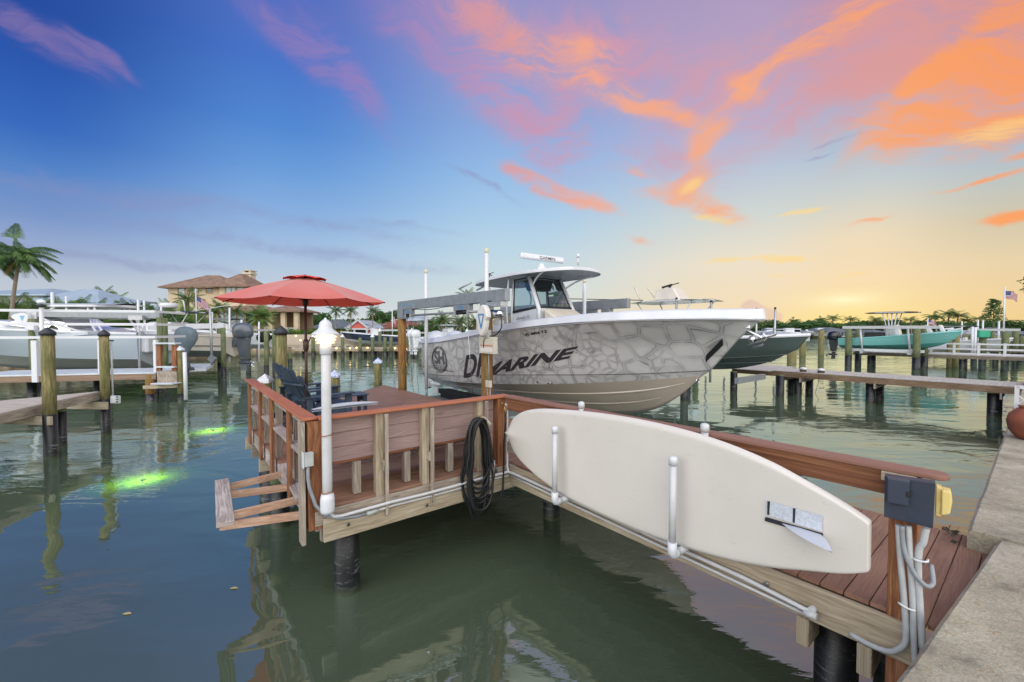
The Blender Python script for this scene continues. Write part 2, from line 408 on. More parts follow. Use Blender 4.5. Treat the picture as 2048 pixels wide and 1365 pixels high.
alu_b=mat('bright_aluminium','#b3b7b9','#a2a6a9',rough=.35,scale=8,metal=.6)
steel=mat('stainless_steel','#c8ccd0',rough=.15,metal=1)
black=mat('black_plastic','#15171a',rough=.45)
rubber=mat('black_rubber_hose','#0d0e10','#1b1d20',rough=.5,scale=30)
charcoal=wood('charcoal_polymer','#2c3947','#3b4a5a','#4a5a6b',across=50,blot=.2,rough=.45,bump=.0005)
greyconduit=mat('grey_conduit','#7b8187','#8c9297',rough=.5,scale=10)
ltgrey=mat('light_grey_plastic','#9aa09f','#b0b5b2',rough=.55,scale=8)
winm=mat('window_glass_dark','#39454a',rough=.08,spec=.8)
winlt=mat('window_glass_pale','#8fa6a8',rough=.1,spec=.8)
# ================================================================ more materials
def pilemat(name,dark,mid,light):
    m=bpy.data.materials.new(name); m.use_nodes=True; t=NT(m.node_tree)
    uv=t.n('ShaderNodeTexCoord').outputs['UV']
    g=t.n('ShaderNodeTexNoise',{'Vector':t.n('ShaderNodeMapping',{0:uv,'Scale':(1.2,14,1)}).outputs[0],'Scale':2.,'Detail':6.,'Roughness':.6,'Distortion':.3}).outputs[0]
    f=t.n('ShaderNodeTexNoise',{'Vector':t.n('ShaderNodeMapping',{0:uv,'Scale':(5,70,1)}).outputs[0],'Scale':2.,'Detail':3.}).outputs[0]
    bl=t.n('ShaderNodeTexNoise',{'Vector':t.n('ShaderNodeMapping',{0:uv,'Scale':(1,2.5,1)}).outputs[0],'Scale':1.6,'Detail':3.}).outputs[0]
    c=t.ramp(t.math('ADD',t.math('MULTIPLY',g,.7),t.math('MULTIPLY',f,.3)),[(.36,dark),(.5,mid),(.62,light)])
    c=t.mix(t.mr(bl,.45,.62,0,.5),c,'#616b42')
    nrm=t.n('ShaderNodeBump',{'Height':t.math('ADD',g,f),'Distance':.004,'Strength':1.}).outputs[0]
    b=t.n('ShaderNodeBsdfPrincipled',{'Base Color':c,'Roughness':.85,'Normal':nrm,'Specular IOR Level':.25})
    t.n('ShaderNodeOutputMaterial',{0:b.outputs[0]}); return m
pile_y=pilemat('treated_pile','#4c4830','#776f4b','#978e66')
pile_o=pilemat('rusty_pile','#553b24','#875d34','#a88350')
pile_g=pilemat('green_pile','#454c38','#656e50','#87896a')
def wrapmat():
    m=bpy.data.materials.new('pile_wrap_black'); m.use_nodes=True; t=NT(m.node_tree)
    oc=t.n('ShaderNodeTexCoord').outputs['UV']
    geo=t.n('ShaderNodeNewGeometry').outputs['Position']
    z=t.n('ShaderNodeSeparateXYZ',{0:geo}).outputs[2]
    st=t.n('ShaderNodeTexNoise',{'Vector':t.n('ShaderNodeMapping',{0:geo,'Scale':(3,3,26)}).outputs[0],'Scale':1.,'Detail':6.,'Roughness':.7,'Distortion':1.}).outputs[0]
    sp=t.n('ShaderNodeTexNoise',{'Vector':geo,'Scale':55.,'Detail':2.}).outputs[0]
    band=t.mr(z,.62,.3); low=t.mr(z,.04,.12)
    f=t.math('MULTIPLY',t.mr(st,.55,.7),t.math('MULTIPLY',band,low))
    f2=t.math('MULTIPLY',t.mr(sp,.68,.74),t.mr(z,1.1,.1,0,.8))
    c=t.mix(t.math('MAXIMUM',t.math('MULTIPLY',f,.85),f2),'#101214','#8f949a')
    c=t.mix(t.mr(z,.12,.02),c,'#3c4530')
    b=t.n('ShaderNodeBsdfPrincipled',{'Base Color':c,'Roughness':.42,'Normal':t.n('ShaderNodeBump',{'Height':st,'Distance':.004,'Strength':1.}).outputs[0]})
    t.n('ShaderNodeOutputMaterial',{0:b.outputs[0]}); return m
wrap=wrapmat()
concrete=mat('seawall_concrete','#847f74','#a9a496',rough=.9,scale=3,detail=9,lo=.3,hi=.72,c3='#9b958a',bump=.006,bscale=14)
def concmat():
    m=bpy.data.materials.new('seawall_cap_concrete'); m.use_nodes=True; t=NT(m.node_tree)
    p=t.n('ShaderNodeTexCoord').outputs['Object']
    a=t.n('ShaderNodeTexNoise',{'Vector':p,'Scale':2.4,'Detail':8.,'Roughness':.65}).outputs[0]
    f=t.n('ShaderNodeTexNoise',{'Vector':p,'Scale':60.,'Detail':4.,'Roughness':.7}).outputs[0]
    f2=t.n('ShaderNodeTexNoise',{'Vector':p,'Scale':13.,'Detail':5.,'Roughness':.7,'Distortion':.6}).outputs[0]
    c=t.ramp(t.math('ADD',t.math('MULTIPLY',a,.6),t.math('MULTIPLY',f2,.4)),[(.34,'#737166'),(.45,'#a09a88'),(.54,'#b4ae9b'),(.66,'#c3bcab')])
    c=t.mix(t.mr(f,.42,.6,0,.45),c,'#77725f')
    c=t.mix(t.mr(f2,.55,.66,0,.6),c,'#8d774f'); c=t.mix(t.mr(a,.58,.68,0,.45),c,'#c3bba8')
    c=t.mix(t.mr(f,.66,.72,0,.8),c,'#ddd8cc')
    c=t.mix(t.mr(f,.33,.27,0,.7),c,'#3f3d37')
    h=t.math('ADD',f,f2)
    b=t.n('ShaderNodeBsdfPrincipled',{'Base Color':c,'Roughness':.92,'Specular IOR Level':.25,'Normal':t.n('ShaderNodeBump',{'Height':h,'Distance':.006,'Strength':1.}).outputs[0]})
    t.n('ShaderNodeOutputMaterial',{0:b.outputs[0]}); return m
capm=concmat()

# ================================================================ setting
def watermat():
    m=bpy.data.materials.new('canal_water'); m.use_nodes=True; t=NT(m.node_tree)
    p=t.n('ShaderNodeTexCoord').outputs['Object']
    big=t.n('ShaderNodeTexNoise',{'Vector':t.n('ShaderNodeMapping',{0:p,'Rotation':(0,0,R(20)),'Scale':(.7,1.2,1)}).outputs[0],'Scale':1.0,'Detail':2.,'Roughness':.4,'Distortion':.6}).outputs[0]
    med=t.n('ShaderNodeTexNoise',{'Vector':t.n('ShaderNodeMapping',{0:p,'Rotation':(0,0,R(-12)),'Scale':(1.2,2.8,1)}).outputs[0],'Scale':3.2,'Detail':3.,'Roughness':.5,'Distortion':.4}).outputs[0]
    patch=t.n('ShaderNodeTexNoise',{'Vector':t.n('ShaderNodeMapping',{0:p,'Scale':(.12,.25,1)}).outputs[0],'Scale':1.,'Detail':3.}).outputs[0]
    hh=t.math('ADD',t.math('MULTIPLY',big,t.mr(patch,.40,.60,.014,.032)),t.math('MULTIPLY',med,t.mr(patch,.44,.62,.0005,.0042)))
    nrm=t.n('ShaderNodeBump',{'Height':hh,'Distance':1.,'Strength':1.}).outputs[0]
    fr=t.n('ShaderNodeFresnel',{0:2.6,'Normal':nrm}).outputs[0]
    gl=t.n('ShaderNodeBsdfGlossy',{0:(.82,.95,.93,1),1:.010,'Normal':nrm})
    tr=t.n('ShaderNodeBsdfTransparent',{0:(.50,.66,.50,1)})
    df=t.n('ShaderNodeBsdfDiffuse',{0:lin('#687860')})
    under=t.n('ShaderNodeMixShader',{0:.55,1:tr.outputs[0],2:df.outputs[0]})
    mx=t.n('ShaderNodeMixShader',{0:t.mr(fr,0,1,.02,1.),1:under.outputs[0],2:gl.outputs[0]})
    t.n('ShaderNodeOutputMaterial',{0:mx.outputs[0]}); return m
water_m=watermat()
bedm=mat('murky_bed','#5c6e4a','#4c6042',rough=1,scale=1.2,lo=.3,hi=.7,spec=0)
grass=mat('lawn_grass','#37502a','#50662f',rough=1,scale=.9,detail=8,spec=.1)
sandm=mat('seawall_band','#b9ad9c','#a2957f',rough=.9,scale=1.2,detail=5)
mb=MB(); mb.quad([(-400,-60,0),(900,-60,0),(900,900,0),(-400,900,0)]); tag(mb.build('water',water_m),kind='structure')
mb=MB(); mb.quad([(-400,-60,-.9),(900,-60,-.9),(900,900,-.42),(-400,900,-.9)]); tag(mb.build('water_bed',bedm),kind='structure')

def prism_xy(mb,poly,z0,z1,mi=0):
    mb.prism(poly,z0,z1,lambda a,b,d:(a,b,d),mi); return mb
# far land: left shore, far shore, closing shore
FS0=P(600,709,0); FSk=lambda k:FS0+U*k
Lcorner=Vector((-31,FS0.y+(-31-FS0.x)/U.x*U.y,0))
far_end=FSk(186)
land=[(-31,14),(Lcorner.x,Lcorner.y),(far_end.x,far_end.y),(900,far_end.y+6),(2500,2500),(-2500,2500),(-2500,14)]
mb=MB(); prism_xy(mb,land[::-1],-1,1.12); tag(mb.build('ground',grass),kind='structure')
# our own bank behind the tripod, seawall cap along v=-4.28
gb=[W(-60,-5.6),W(400,-5.6),W(400,-200),W(-60,-200)]
mb=MB(); prism_xy(mb,[(p.x,p.y) for p in gb][::-1],-1,1.26); tag(mb.build('bank_ground',grass),kind='structure')
sw=thing('seawall','poured concrete seawall cap running behind the dock walkway','seawall',W(0,-4.9,0))
mb=MB()
def slab(u0,u1,vf,z1,z0,k=0.):
    b=len(mb.v); n=max(2,int((u1-u0)/.35))
    top=[];
    for i in range(n+1):
        u=u0+(u1-u0)*i/n; e=vf+k*(u-u1)*(1 if u>-2 else (-2-u1)/(u-u1))+.012*mnoise.noise(Vector((u*1.7,3,0)))+.006*mnoise.noise(Vector((u*7,1,0)))
        zz=z1+.006*mnoise.noise(Vector((u*2,9,1)))
        top.append([W(u,e,z0),W(u,e,zz-.025),W(u,e-.025,zz),W(u,e-.6,zz+.003),W(u,-5.6,z1),W(u,-5.6,z0)])
    for r in top: mb.v.extend(r)
    for i in range(n):
        for j in range(5):
            mb.face((b+i*6+j,b+i*6+j+1,b+(i+1)*6+j+1,b+(i+1)*6+j),None,False)
    mb.face([b+j for j in range(6)][::-1]); mb.face([b+n*6+j for j in range(6)])
slab(-50,1.66,-4.47,1.30,.98,-.085); mb.build('cap',capm,sw)
mb=MB(); slab(1.68,120,-4.36+.06,1.31,.98); mb.build('cap',capm,sw)
mb=MB(); mb.lbox(-50,120,-5.4,-4.52,-1,.979); mb.build('wall_face',concrete,sw)

# ================================================================ pilings
def pile_parts(root,x,y,r,zt,zw,pm,zb=-1.0,cap=None,as_part=False,name='timber',n=18):
    """timber + black wrap up to zw + optional cap"""
    if as_part:
        mb=MB(); segs=6
        mb.cyl((x,y,zw if zw and zw<zt else zb),(x,y,zt),r,r*.97,n,seg=3)
        par=mb.build('piling',pm,root)
    else:
        mb=MB(); mb.cyl((x,y,min(zw,zt-.02) if zw else zb),(x,y,zt),r,r*.97,n,seg=3); par=mb.build(name,pm,root)
    if zw:
        mb=MB(); mb.cyl((x,y,zb),(x,y,min(zw,zt-.01)+.012),r*1.045,r*1.04,n,seg=2); mb.build('wrap',wrap,par if as_part else root)
    if cap:
        mb=MB(); pr,ph,mt,k=cap
        if k=='sq': mb.lathe([(pr*1.25,zt-.05),(pr*1.28,zt+.0),(pr*1.2,zt+.015),(.004,zt+ph)],(x,y,0),4,False,ang0=.9)
        else: mb.lathe([(pr*1.08,zt-.06),(pr*1.12,zt+.02),(pr*.05,zt+ph),(1e-4,zt+ph+.01)],(x,y,0),n,True)
        mb.build('cap',mt,par if as_part else root)
    return par
def piling(p,r,zt,zw,pm,label,group=None,cap=None,n=16,name='piling'):
    t=thing(name,label,'piling',(p[0],p[1],0),group)
    pile_parts(t,p[0],p[1],r,zt,zw,pm,cap=cap,n=n); return t
capblack=mat('pile_cap_black','#26292f',rough=.5)
capwhite=mat('pile_cap_white','#e3e7ee','#c6cdd8',rough=.4,scale=20)
capblue=mat('solar_cap_blue','#8fa2cf','#c9d3ea',rough=.25,scale=30,lo=.45,hi=.5)

# ================================================================ our dock
ZD=1.15; ZC=2.10
dock=thing('dock','brown composite dock with bench platform and walkway to the seawall','dock',W(0,0,0))
def deck_mesh(poly_test,u0,u1,v0,v1,step,along,z,m,parent,name='deck',gap=.006,th=.03):
    """boards laid along 'u' or 'v'; poly_test(a)->(lo,hi) extent of the board centred at a"""
    mb=MB(); a=(v0 if along=='u' else u0)
    end=(v1 if along=='u' else u1)
    while a+step*.5<end:
        lo,hi=poly_test(a+step/2)
        if hi-lo>.05:
            j=rnd.uniform(-.0015,.0015)
            if along=='u': mb.lbox(lo,hi,a+gap/2,a+step-gap/2,z-th+j,z+j)
            else: mb.lbox(a+gap/2,a+step-gap/2,lo,hi,z-th+j,z+j)
        a+=step
    return mb.build(name,m,parent,bevel=.004)
# platform: boards along u; angled far-left corner from (-2.3,4.75) to (1.95,9.1)
def plat(v):
    lo=-2.42 if v<4.75 else -2.42+(v-4.75)*1.0
    return lo,1.98
deck_mesh(plat,0,0,-.02,9.1,.142,'u',ZD,deckm,dock,'platform_deck')
# walkway: boards across it
deck_mesh(lambda v:(.13,2.0),0,0,-4.535,-.03,.142,'u',ZD,deckm2 if False else deckm,dock,'walkway_deck')
# fascia boards and joists
mb=MB()
mb.lbox(-2.36,.30,-.085,-.045,.80,1.045); f1=mb.build('fascia',wood_tan,dock,bevel=.004)
mb=MB(); mb.lbox(-2.43,.12,-.042,-.004,.97,1.118); mb.build('rim_joist',wood_gray,dock,bevel=.004)
mb=MB(); mb.lbox(.085,.125,-4.2,-.05,.86,1.118); mb.build('fascia',wood_tan,dock,bevel=.004)
mb=MB(); mb.lbox(1.93,1.975,-4.2,9.05,.88,1.118); mb.build('fascia',wood_tan,dock,bevel=.004)
mb=MB(); mb.lbox(-2.42,-2.38,0,4.75,.90,1.118); mb.build('fascia',wood_grey2,dock,bevel=.004)
mb=MB(); mb.beam(W(-2.40,4.76,1.0),W(1.95,9.12,1.0),.04,.22); mb.build('fascia',wood_gray,dock,bevel=.004)
mb=MB()
for v in (1.0,2.6,4.2,5.8,7.4): mb.lbox(max(-2.3,-2.35+max(0,v-4.75)),1.9,v-.02,v+.02,.88,1.115)
for u in (.5,1.0,1.5): mb.lbox(u-.02,u+.02,-4.2,-.05,.9,1.115)
mb.lbox(-2.3,1.9,.25,.33,.66,.88); mb.lbox(-2.45,1.9,4.3,4.38,.66,.88)
mb.build('joists',wood_gray,dock)
# pilings under the dock
for (u,v,zt,zw,pm) in [(-2.02,.28,1.1,1.02,pile_g),(1.15,.18,1.05,.75,pile_g),(1.15,-3.95,1.0,.80,pile_g),(.42,-3.72,1.05,.86,pile_g),(-2.12,4.35,1.1,.72,pile_g),(1.75,4.3,1.1,.7,pile_g),(1.7,8.8,1.1,.7,pile_g),(-2.30,2.6,1.0,.65,pile_g),(-2.3,3.5,1.02,.7,pile_g)]:
    p=W(u,v); pile_parts(dock,p.x,p.y,.135,zt,zw,pm,as_part=True,n=24)
# bracing blocks near the seawall and left edge
for (u0,u1,v0,v1,z0,z1) in [(.13,1.9,-3.62,-3.58,.66,.87),(.13,1.9,-3.98,-3.94,.66,.87)]:
    mb=MB(); mb.lbox(u0-.07,u1,v0-.02,v1+.02,z0,z1); mb.build('cross_beam',wood_tan,dock,bevel=.004)
mb=MB(); mb.lbox(-2.52,-2.0,4.5,4.58,.78,1.0); mb.build('cross_beam',wood_tan,dock,bevel=.004); mb=MB(); mb.lbox(-2.50,-1.9,3.1,3.16,.72,.93); mb.build('cross_beam',wood_tan,dock,bevel=.004)
# railing: near side (back of the bench)
def post(u,v,z0,z1,a,b,m,name='rail_post'):
    mb=MB(); mb.lbox(u-a/2,u+a/2,v-b/2,v+b/2,z0,z1); return mb.build(name,m,dock,bevel=.006,seg=2)
post(-2.42,.045,.93,ZC-.04,.14,.14,wood_brown); post(-2.535,.045,.80,ZC-.045,.04,.14,wood_gray)
post(-.02,.03,.93,ZC-.04,.13,.13,wood_brown); post(.075,.06,1.15,ZC-.04,.035,.12,wood_gray)
for u in (-1.73,-1.16,-.36):
    post(u+.035,-.105,.92,ZC-.04,.04,.035,wood_gray); post(u-.01,.02,1.12,ZC-.04,.09,.09,wood_tan)
mb=MB()   # mauve panel boards
for k in range(3):
    z1=ZC-.055-k*.158; mb.lbox(-2.34,-.10,.055,.08,z1-.150,z1)
mb.build('bench_back',panelm,dock,bevel=.003)
mb=MB()
for k in range(2): mb.lbox(-2.3,-.1,.62,.645,1.17+k*.17,1.33+k*.17)
mb.build('bench_skirt',panelm,dock,bevel=.003)
mb=MB()
for k in range(3): mb.lbox(-2.34,-.1,.12+k*.19,.30+k*.19,1.535,1.565)
mb.build('bench_seat',deckm2,dock,bevel=.003)
for u in (-1.95,-1.35,-.75,-.28):
    mb=MB(); mb.lbox(u-.04,u+.04,.10,.18,1.16,1.53); mb.build('bench_leg',wood_gray,dock,bevel=.004)
for u in (-1.73,-1.16,-.36):
    mb=MB(); mb.lbox(u+.0,u+.04,-.10,.6,1.42,1.53); mb.build('seat_bearer',wood_gray,dock,bevel=.004)
# caps (mitred look: one laid over the other)
def capbar(p0,p1,wd,m,z=ZC,th=.032,rnd_end=False,name='rail_cap'):
    mb=MB(); a=(p1-p0).normalized(); s=Vector((a.y,-a.x,0)); L=(p1-p0).length
    if not rnd_end: mb.beam(p0+Z*(z-th/2),p1+Z*(z-th/2),wd,th)
    else:
        poly=[(0,-wd/2),(L-wd/2,-wd/2)]+[(L-wd/2+wd/2*math.sin(x),-wd/2*math.cos(x)) for x in [i*math.pi/14 for i in range(1,14)]]+[(L-wd/2,wd/2),(0,wd/2)]
        mb.prism(poly,z-th,z,lambda x,y,d:p0+a*x-s*y+Z*d)
    return mb.build(name,m,dock,bevel=.008,seg=2)
capbar(W(-2.46,0,0),W(-2.46,4.42,0),.15,compos)
capbar(W(-2.384,0.0,0),W(.10,0.0,0),.15,compos,z=ZC-.001)
capbar(W(.055,-.076,0),W(.2,-4.33,0),.15,compos2,z=ZC+.0,rnd_end=True)
# walkway rail: under-board, posts
mb=MB(); mb.beam(W(.03,-.1,ZC-.115),W(.17,-4.05,ZC-.115),.04,.16); mb.build('top_rail',wood_redrail,dock,bevel=.004)
mb=MB(); mb.beam(W(.03,-.1,1.40),W(.10,-1.2,1.40),.04,.14); mb.build('lower_rail',wood_gray,dock,bevel=.004)
post(.14,-2.65,1.0,ZC-.04,.07,.12,wood_tan); post(.10,-1.5,1.0,ZC-.04,.07,.12,wood_tan)
post(.18,-4.13,.62,ZC-.04,.14,.14,wood_brown)
mb=MB()
for k in range(3): mb.lbox(.10+k*.045,.13+k*.045,-4.19,-4.02,ZC-.09,ZC-.033)
mb.build('packing_block',wood_tan,dock)
# left rail
for v in (.95,2.1,3.1,4.3):
    post(-2.475,v,.93,ZC-.04,.04,.13,wood_brown)
    post(-2.36,v+.12,1.15,ZC-.04,.09,.04,wood_gray)
mb=MB(); mb.lbox(-2.452,-2.415,.12,4.35,ZC-.14,ZC-.034); mb.build('top_rail',wood_grey2,dock,bevel=.004)
mb=MB(); mb.lbox(-2.47,-2.34,.12,4.35,1.60,1.637); mb.build('mid_rail',wood_grey2,dock,bevel=.004)
# spigot post conduit of the corner is separate; galvanised bolts
mb=MB()
for (u,v,z) in [(-2.12,-.088,.93),(-1.2,-.088,.9)]: mb.cyl(W(u,v,z),W(u,v-.02,z),.018,n=10)
for (u,v,z) in [(.082,-3.35,1.0),(.082,-2.2,.98)]: mb.cyl(W(u,v,z),W(u-.02,v,z),.02,n=10)
mb.build('bolt',steel,dock)
# folding ledge frame sticking out at the left
fr=thing('ledge_frame','weathered timber ledge frame jutting out over the water at the left edge of the dock','ledge',P(520,1000,1.05))
a0,a1=P(440,965,1.10),P(450,1040,1.10)
mb=MB(); mb.beam(P(444,962,1.09),P(451,1049,1.09),.15,.045,Z); mb.build('outer_board',wood_grey2,fr,bevel=.004)
mb=MB(); mb.beam(P(568,930,1.13),P(605,998,1.13),.13,.045); mb.build('inner_board',wood_grey2,fr,bevel=.004)
for (x0,y0,x1,y1,z) in [(449,980,580,948,1.0),(452,994,600,975,.97),(462,1035,598,1003,1.03),(440,1056,622,1031,.93)]:
    mb=MB(); mb.beam(P(x0,y0-3,z+.02),P(x1,y1-3,z+.02),.04,.085); mb.build('arm',wood_pink,fr,bevel=.003)

# ================================================================ things on the dock
# --- lamp post
lp=RV(655,1005,-.13); LP=W(lp[0],-.13,0); 
lamp=thing('dock_lamp','lit white bell-shaped lamp on a tall white pipe post at the near dock corner','lamp',LP+Z*1.2)
mb=MB(); mb.cyl(LP+Z*1.16,LP+Z*2.80,.050,.046,24,seg=4); mb.build('post',pvc,lamp)
mb=MB(); mb.lathe([(.066,1.13),(.07,1.16),(.07,1.27),(.058,1.33)],LP,24); mb.build('socket',pvc_w,lamp)
mb=MB(); mb.lathe([(.048,2.75),(.057,2.755),(.057,2.84),(.048,2.855)],LP,24)
mb.build('collar',pvc_w,lamp)
lm=emis('lamp_glow','#ffdca0',9.0)
mb=MB(); mb.lathe([(.045,2.855),(.05,2.88),(.05,2.95),(.03,2.97)],LP,20); mb.build('bulb',lm,lamp)
louv=bpy.data.materials.new('lamp_louver'); louv.use_nodes=True; t=NT(louv.node_tree)
dfm=t.n('ShaderNodeBsdfDiffuse',{0:(.9,.87,.8,1)}); tl=t.n('ShaderNodeBsdfTranslucent',{0:(1,.85,.6,1)}); em=t.n('ShaderNodeEmission',{0:(1,.60,.24,1),1:2.6})
mx=t.n('ShaderNodeMixShader',{0:.5,1:dfm.outputs[0],2:tl.outputs[0]}); ad=t.n('ShaderNodeAddShader',{0:mx.outputs[0],1:em.outputs[0]}); t.n('ShaderNodeOutputMaterial',{0:ad.outputs[0]})
for k in range(3):
    z=2.872+k*.030; mb=MB(); mb.lathe([(.060,z+.014),(.102-.010*(2-k),z-.007),(.106-.010*(2-k),z-.003),(.066,z+.019)],LP,28); mb.build('louver',louv,lamp)
mb=MB(); mb.lathe([(.130,2.948),(.136,2.953),(.120,2.970),(.088,2.992),(.068,3.012),(.062,3.03),(.062,3.05),(.053,3.075),(.032,3.095),(.014,3.105),(.012,3.118),(.001,3.122)],LP,32); mb.build('bell_cap',pvc_w,lamp)
copper=mat('copper_strap','#a06a48',rough=.4,metal=.6)
for z in (1.345,1.93):
    mb=MB(); mb.tube([LP+Vector((.058*math.cos(i*math.pi/8),.058*math.sin(i*math.pi/8),z+.006*math.sin(i))) for i in range(16)],.005,6,closed=True); mb.build('strap',copper,lamp)
pl=bpy.data.lights.new('lamp_light','POINT'); pl.energy=42; pl.color=(1,.70,.42); pl.shadow_soft_size=.05
po=bpy.data.objects.new('lamp_light',pl); COL.objects.link(po); po.location=LP+Z*3.0+Vector((0,0,0)); po.parent=lamp; po.location=(0,0,1.72)
# --- junction box + flexible conduit at the corner
jb=thing('junction_box','small grey electrical junction box on the corner post left of the lamp post','junction box',W(-2.49,-.02,1.65))
mb=MB(); mb.lbox(-2.54,-2.45,-.085,-.028,1.62,1.76); mb.build('box',ltgrey,jb,bevel=.004)
mb=MB(); mb.lbox(-2.55,-2.542,-.09,-.022,1.61,1.77); mb.build('cover',pvc_w,jb,bevel=.002)
mb=MB(); mb.tube([W(-2.5,-.06,1.62),W(-2.5,-.06,1.50),W(-2.49,-.07,1.40),W(-2.44,-.09,1.22),W(-2.36,-.11,1.10),W(-2.22,-.115,1.03),W(-2.05,-.11,1.0),W(-1.93,-.11,1.0)],.017,10)
mb.build('conduit',greyconduit,jb)
mb=MB(); mb.tube([W(-1.93,-.11,1.0),W(-1.8,-.11,1.0)],.024,10); mb.build('coupling',ltgrey,jb)
# --- white water pipes along the fascia
pp=thing('white_pipes','pair of thin white water pipes clipped along the dock edge from lamp to seawall','pipe',W(-1,-.1,1.0))
mb=MB(); mb.tube([LP+Z*1.14,LP+Z*1.12+U*.02,LP+Z*1.07+U*.06,LP+Z*1.055+U*.14]+[W(-2.05+i*.40,-.125,1.055+.006*math.sin(i*2)) for i in range(6)]+[W(.0,-.13,1.06),W(.03,-.16,1.05)],.017,10); mb.build('upper_pipe',pvc,pp)
mb=MB(); mb.tube([W(-1.82,-.105,1.0)]+[W(-1.6+i*.40,-.105,1.0+.008*math.sin(i*2.4+1)) for i in range(5)]+[W(.03,-.12,1.0)],.012,8); mb.build('lower_pipe',pvc,pp)
mb=MB(); mb.tube([W(-.02,-.10,1.97),W(.0,-.10,1.98),W(.02,-.10,1.96),W(.02,-.10,1.12),W(.02,-.13,1.05)]+[W(.03,-.2-i*.5,1.055-.01*i) for i in range(7)]+[W(.03,-3.62,.96),W(.05,-3.68,.95)],.017,10); mb.build('riser_pipe',pvc,pp)
mb=MB(); mb.tube([W(.045,-.15-i*.5,1.0-.012*i) for i in range(8)],.013,8); mb.build('lower_pipe',pvc,pp)
mb=MB(); mb.tube([W(.03,-3.66,.96),W(.12,-3.66,.96)],.026,10); mb.tube([W(.03,-3.62,.94),W(.03,-3.70,.94)],.028,10); mb.build('elbow',pvc,pp)
brass=mat('brass','#b08a4a',rough=.35,metal=.8)
mb=MB(); mb.tube([W(-.03,-.09,1.98),W(-.03,-.12,1.92),W(-.03,-.13,1.86)],.014,8); mb.tube([W(-.07,-.09,2.0),W(-.07,-.13,2.0)],.02,8); mb.build('tap',brass,pp)
# --- black hose coil
hose=thing('garden_hose','black garden hose hung in long loose coils on the bench back','hose',W(-.5,-.15,1.8))
r2=random.Random(3)
for k in range(11):
    bot=[.70,.74,.82,.58,.90,.78,.98,.66,1.05,.86,.72][k]; cxu=-.52+r2.uniform(-.03,.03); hw=.16+r2.uniform(-.035,.03); top=1.86+r2.uniform(-.03,.02); dv=-.13-.014*k
    pts=[]
    for i in range(36):
        a=2*math.pi*i/36; s_=math.sin(a); c_=math.cos(a)
        ww=hw*(1 if s_<0 else .8); 
        uu=cxu+ww*abs(c_)**.8*(1 if c_>0 else -1)+.01*math.sin(a*3+k)
        zz=(top+bot)/2+(top-bot)/2*(abs(s_)**.8*(1 if s_>0 else -1))
        pts.append(W(uu+.02*(1.3-zz)*(r2.random()*.2+k%3-1),dv+.02*math.sin(a*2+k*1.3)+(.0 if s_>0 else -.0),zz))
    mb=MB(); mb.tube(pts,.0155,8,closed=True); mb.build('hose_loop',rubber,hose)
mb=MB(); mb.tube([W(-.03,-.13,1.86),W(-.04,-.14,1.7),W(-.06,-.13,1.4),W(-.07,-.14,1.1),W(-.09,-.15,.85),W(-.16,-.16,.70),W(-.25,-.17,.68),W(-.38,-.17,.80)],.0125,8); mb.build('hose_run',rubber,hose)
mb=MB(); mb.tube([W(-.33,-.28,1.32),W(-.33,-.29,1.24),W(-.31,-.31,1.16)],.016,8); mb.tube([W(-.34,-.29,1.24),W(-.36,-.31,1.12)],.008,6)
mb.build('nozzle',mat('nozzle_metal','#6d6a66',rough=.4,metal=.7),hose)
mb=MB(); mb.tube([W(-.42,-.08,1.86),W(-.42,-.2,1.86),W(-.42,-.32,1.80)],.02,8); mb.build('hook',wood_tan,hose)
# --- board rack arms
rack_lab=['white pipe board hanger near the pointed end of the board','white pipe board hanger near the middle of the board by the fin end']
for i,(v,) in enumerate([(-1.32,),(-2.74,)]):
    t=thing('board_hanger',rack_lab[i],'hanger',W(-.05,v,1.1),'white pipe hangers holding the paddleboard')
    uf=-.26
    mb=MB(); mb.tube([W(uf,v,1.13),W(uf,v,1.86)],.030,16); mb.build('upright',pvc,t)
    mb=MB(); mb.lathe([(.037,0),(.037,.055),(.03,.068),(.012,.074),(1e-4,.075)],W(uf,v,1.86),16); mb.build('end_cap',pvc_w,t)
    mb=MB(); mb.tube([W(uf,v,1.20),W(uf,v,1.115),W(uf+.012,v,1.09),W(uf+.04,v,1.082),W(uf+.09,v,1.082)],.038,16); mb.build('elbow',pvc_w,t)
    mb=MB(); mb.tube([W(uf+.09,v,1.082),W(.082,v,1.082)],.030,16); mb.build('arm',pvc,t)
    mb=MB(); vb=v-.12; mb.tube([W(.035,vb,1.082),W(.035,vb,2.14)],.030,16); mb.lathe([(.037,0),(.037,.055),(.03,.068),(.012,.074),(1e-4,.075)],W(.035,vb,2.12),16); mb.build('back_upright',pvc,t)
# --- paddleboard: outline in (v,z), nose to the left, flat bottom facing the water
out_t=[(-.28,1.67),(-.34,1.78),(-.45,1.89),(-.62,1.98),(-.9,2.05),(-1.3,2.10),(-1.8,2.14),(-2.3,2.155),(-2.75,2.14),(-3.1,2.10),(-3.42,2.03),(-3.65,1.95),(-3.86,1.865),(-3.985,1.80),(-4.01,1.775)]
out_b=[(-.28,1.64),(-.33,1.52),(-.42,1.41),(-.6,1.30),(-.9,1.19),(-1.3,1.11),(-1.8,1.075),(-2.3,1.07),(-2.75,1.10),(-3.1,1.145),(-3.42,1.22),(-3.65,1.30),(-3.86,1.375),(-3.985,1.44),(-4.01,1.465)]
def interp(pts,t):
    n=len(pts)-1; i=min(int(t*n),n-1); f=t*n-i
    p0=pts[max(i-1,0)];p1=pts[i];p2=pts[i+1];p3=pts[min(i+2,n)]
    return tuple(.5*((2*b)+(-a+c)*f+(2*a-5*b+4*c-d)*f*f+(-a+3*b-3*c+d)*f**3) for a,b,c,d in zip(p0,p1,p2,p3))
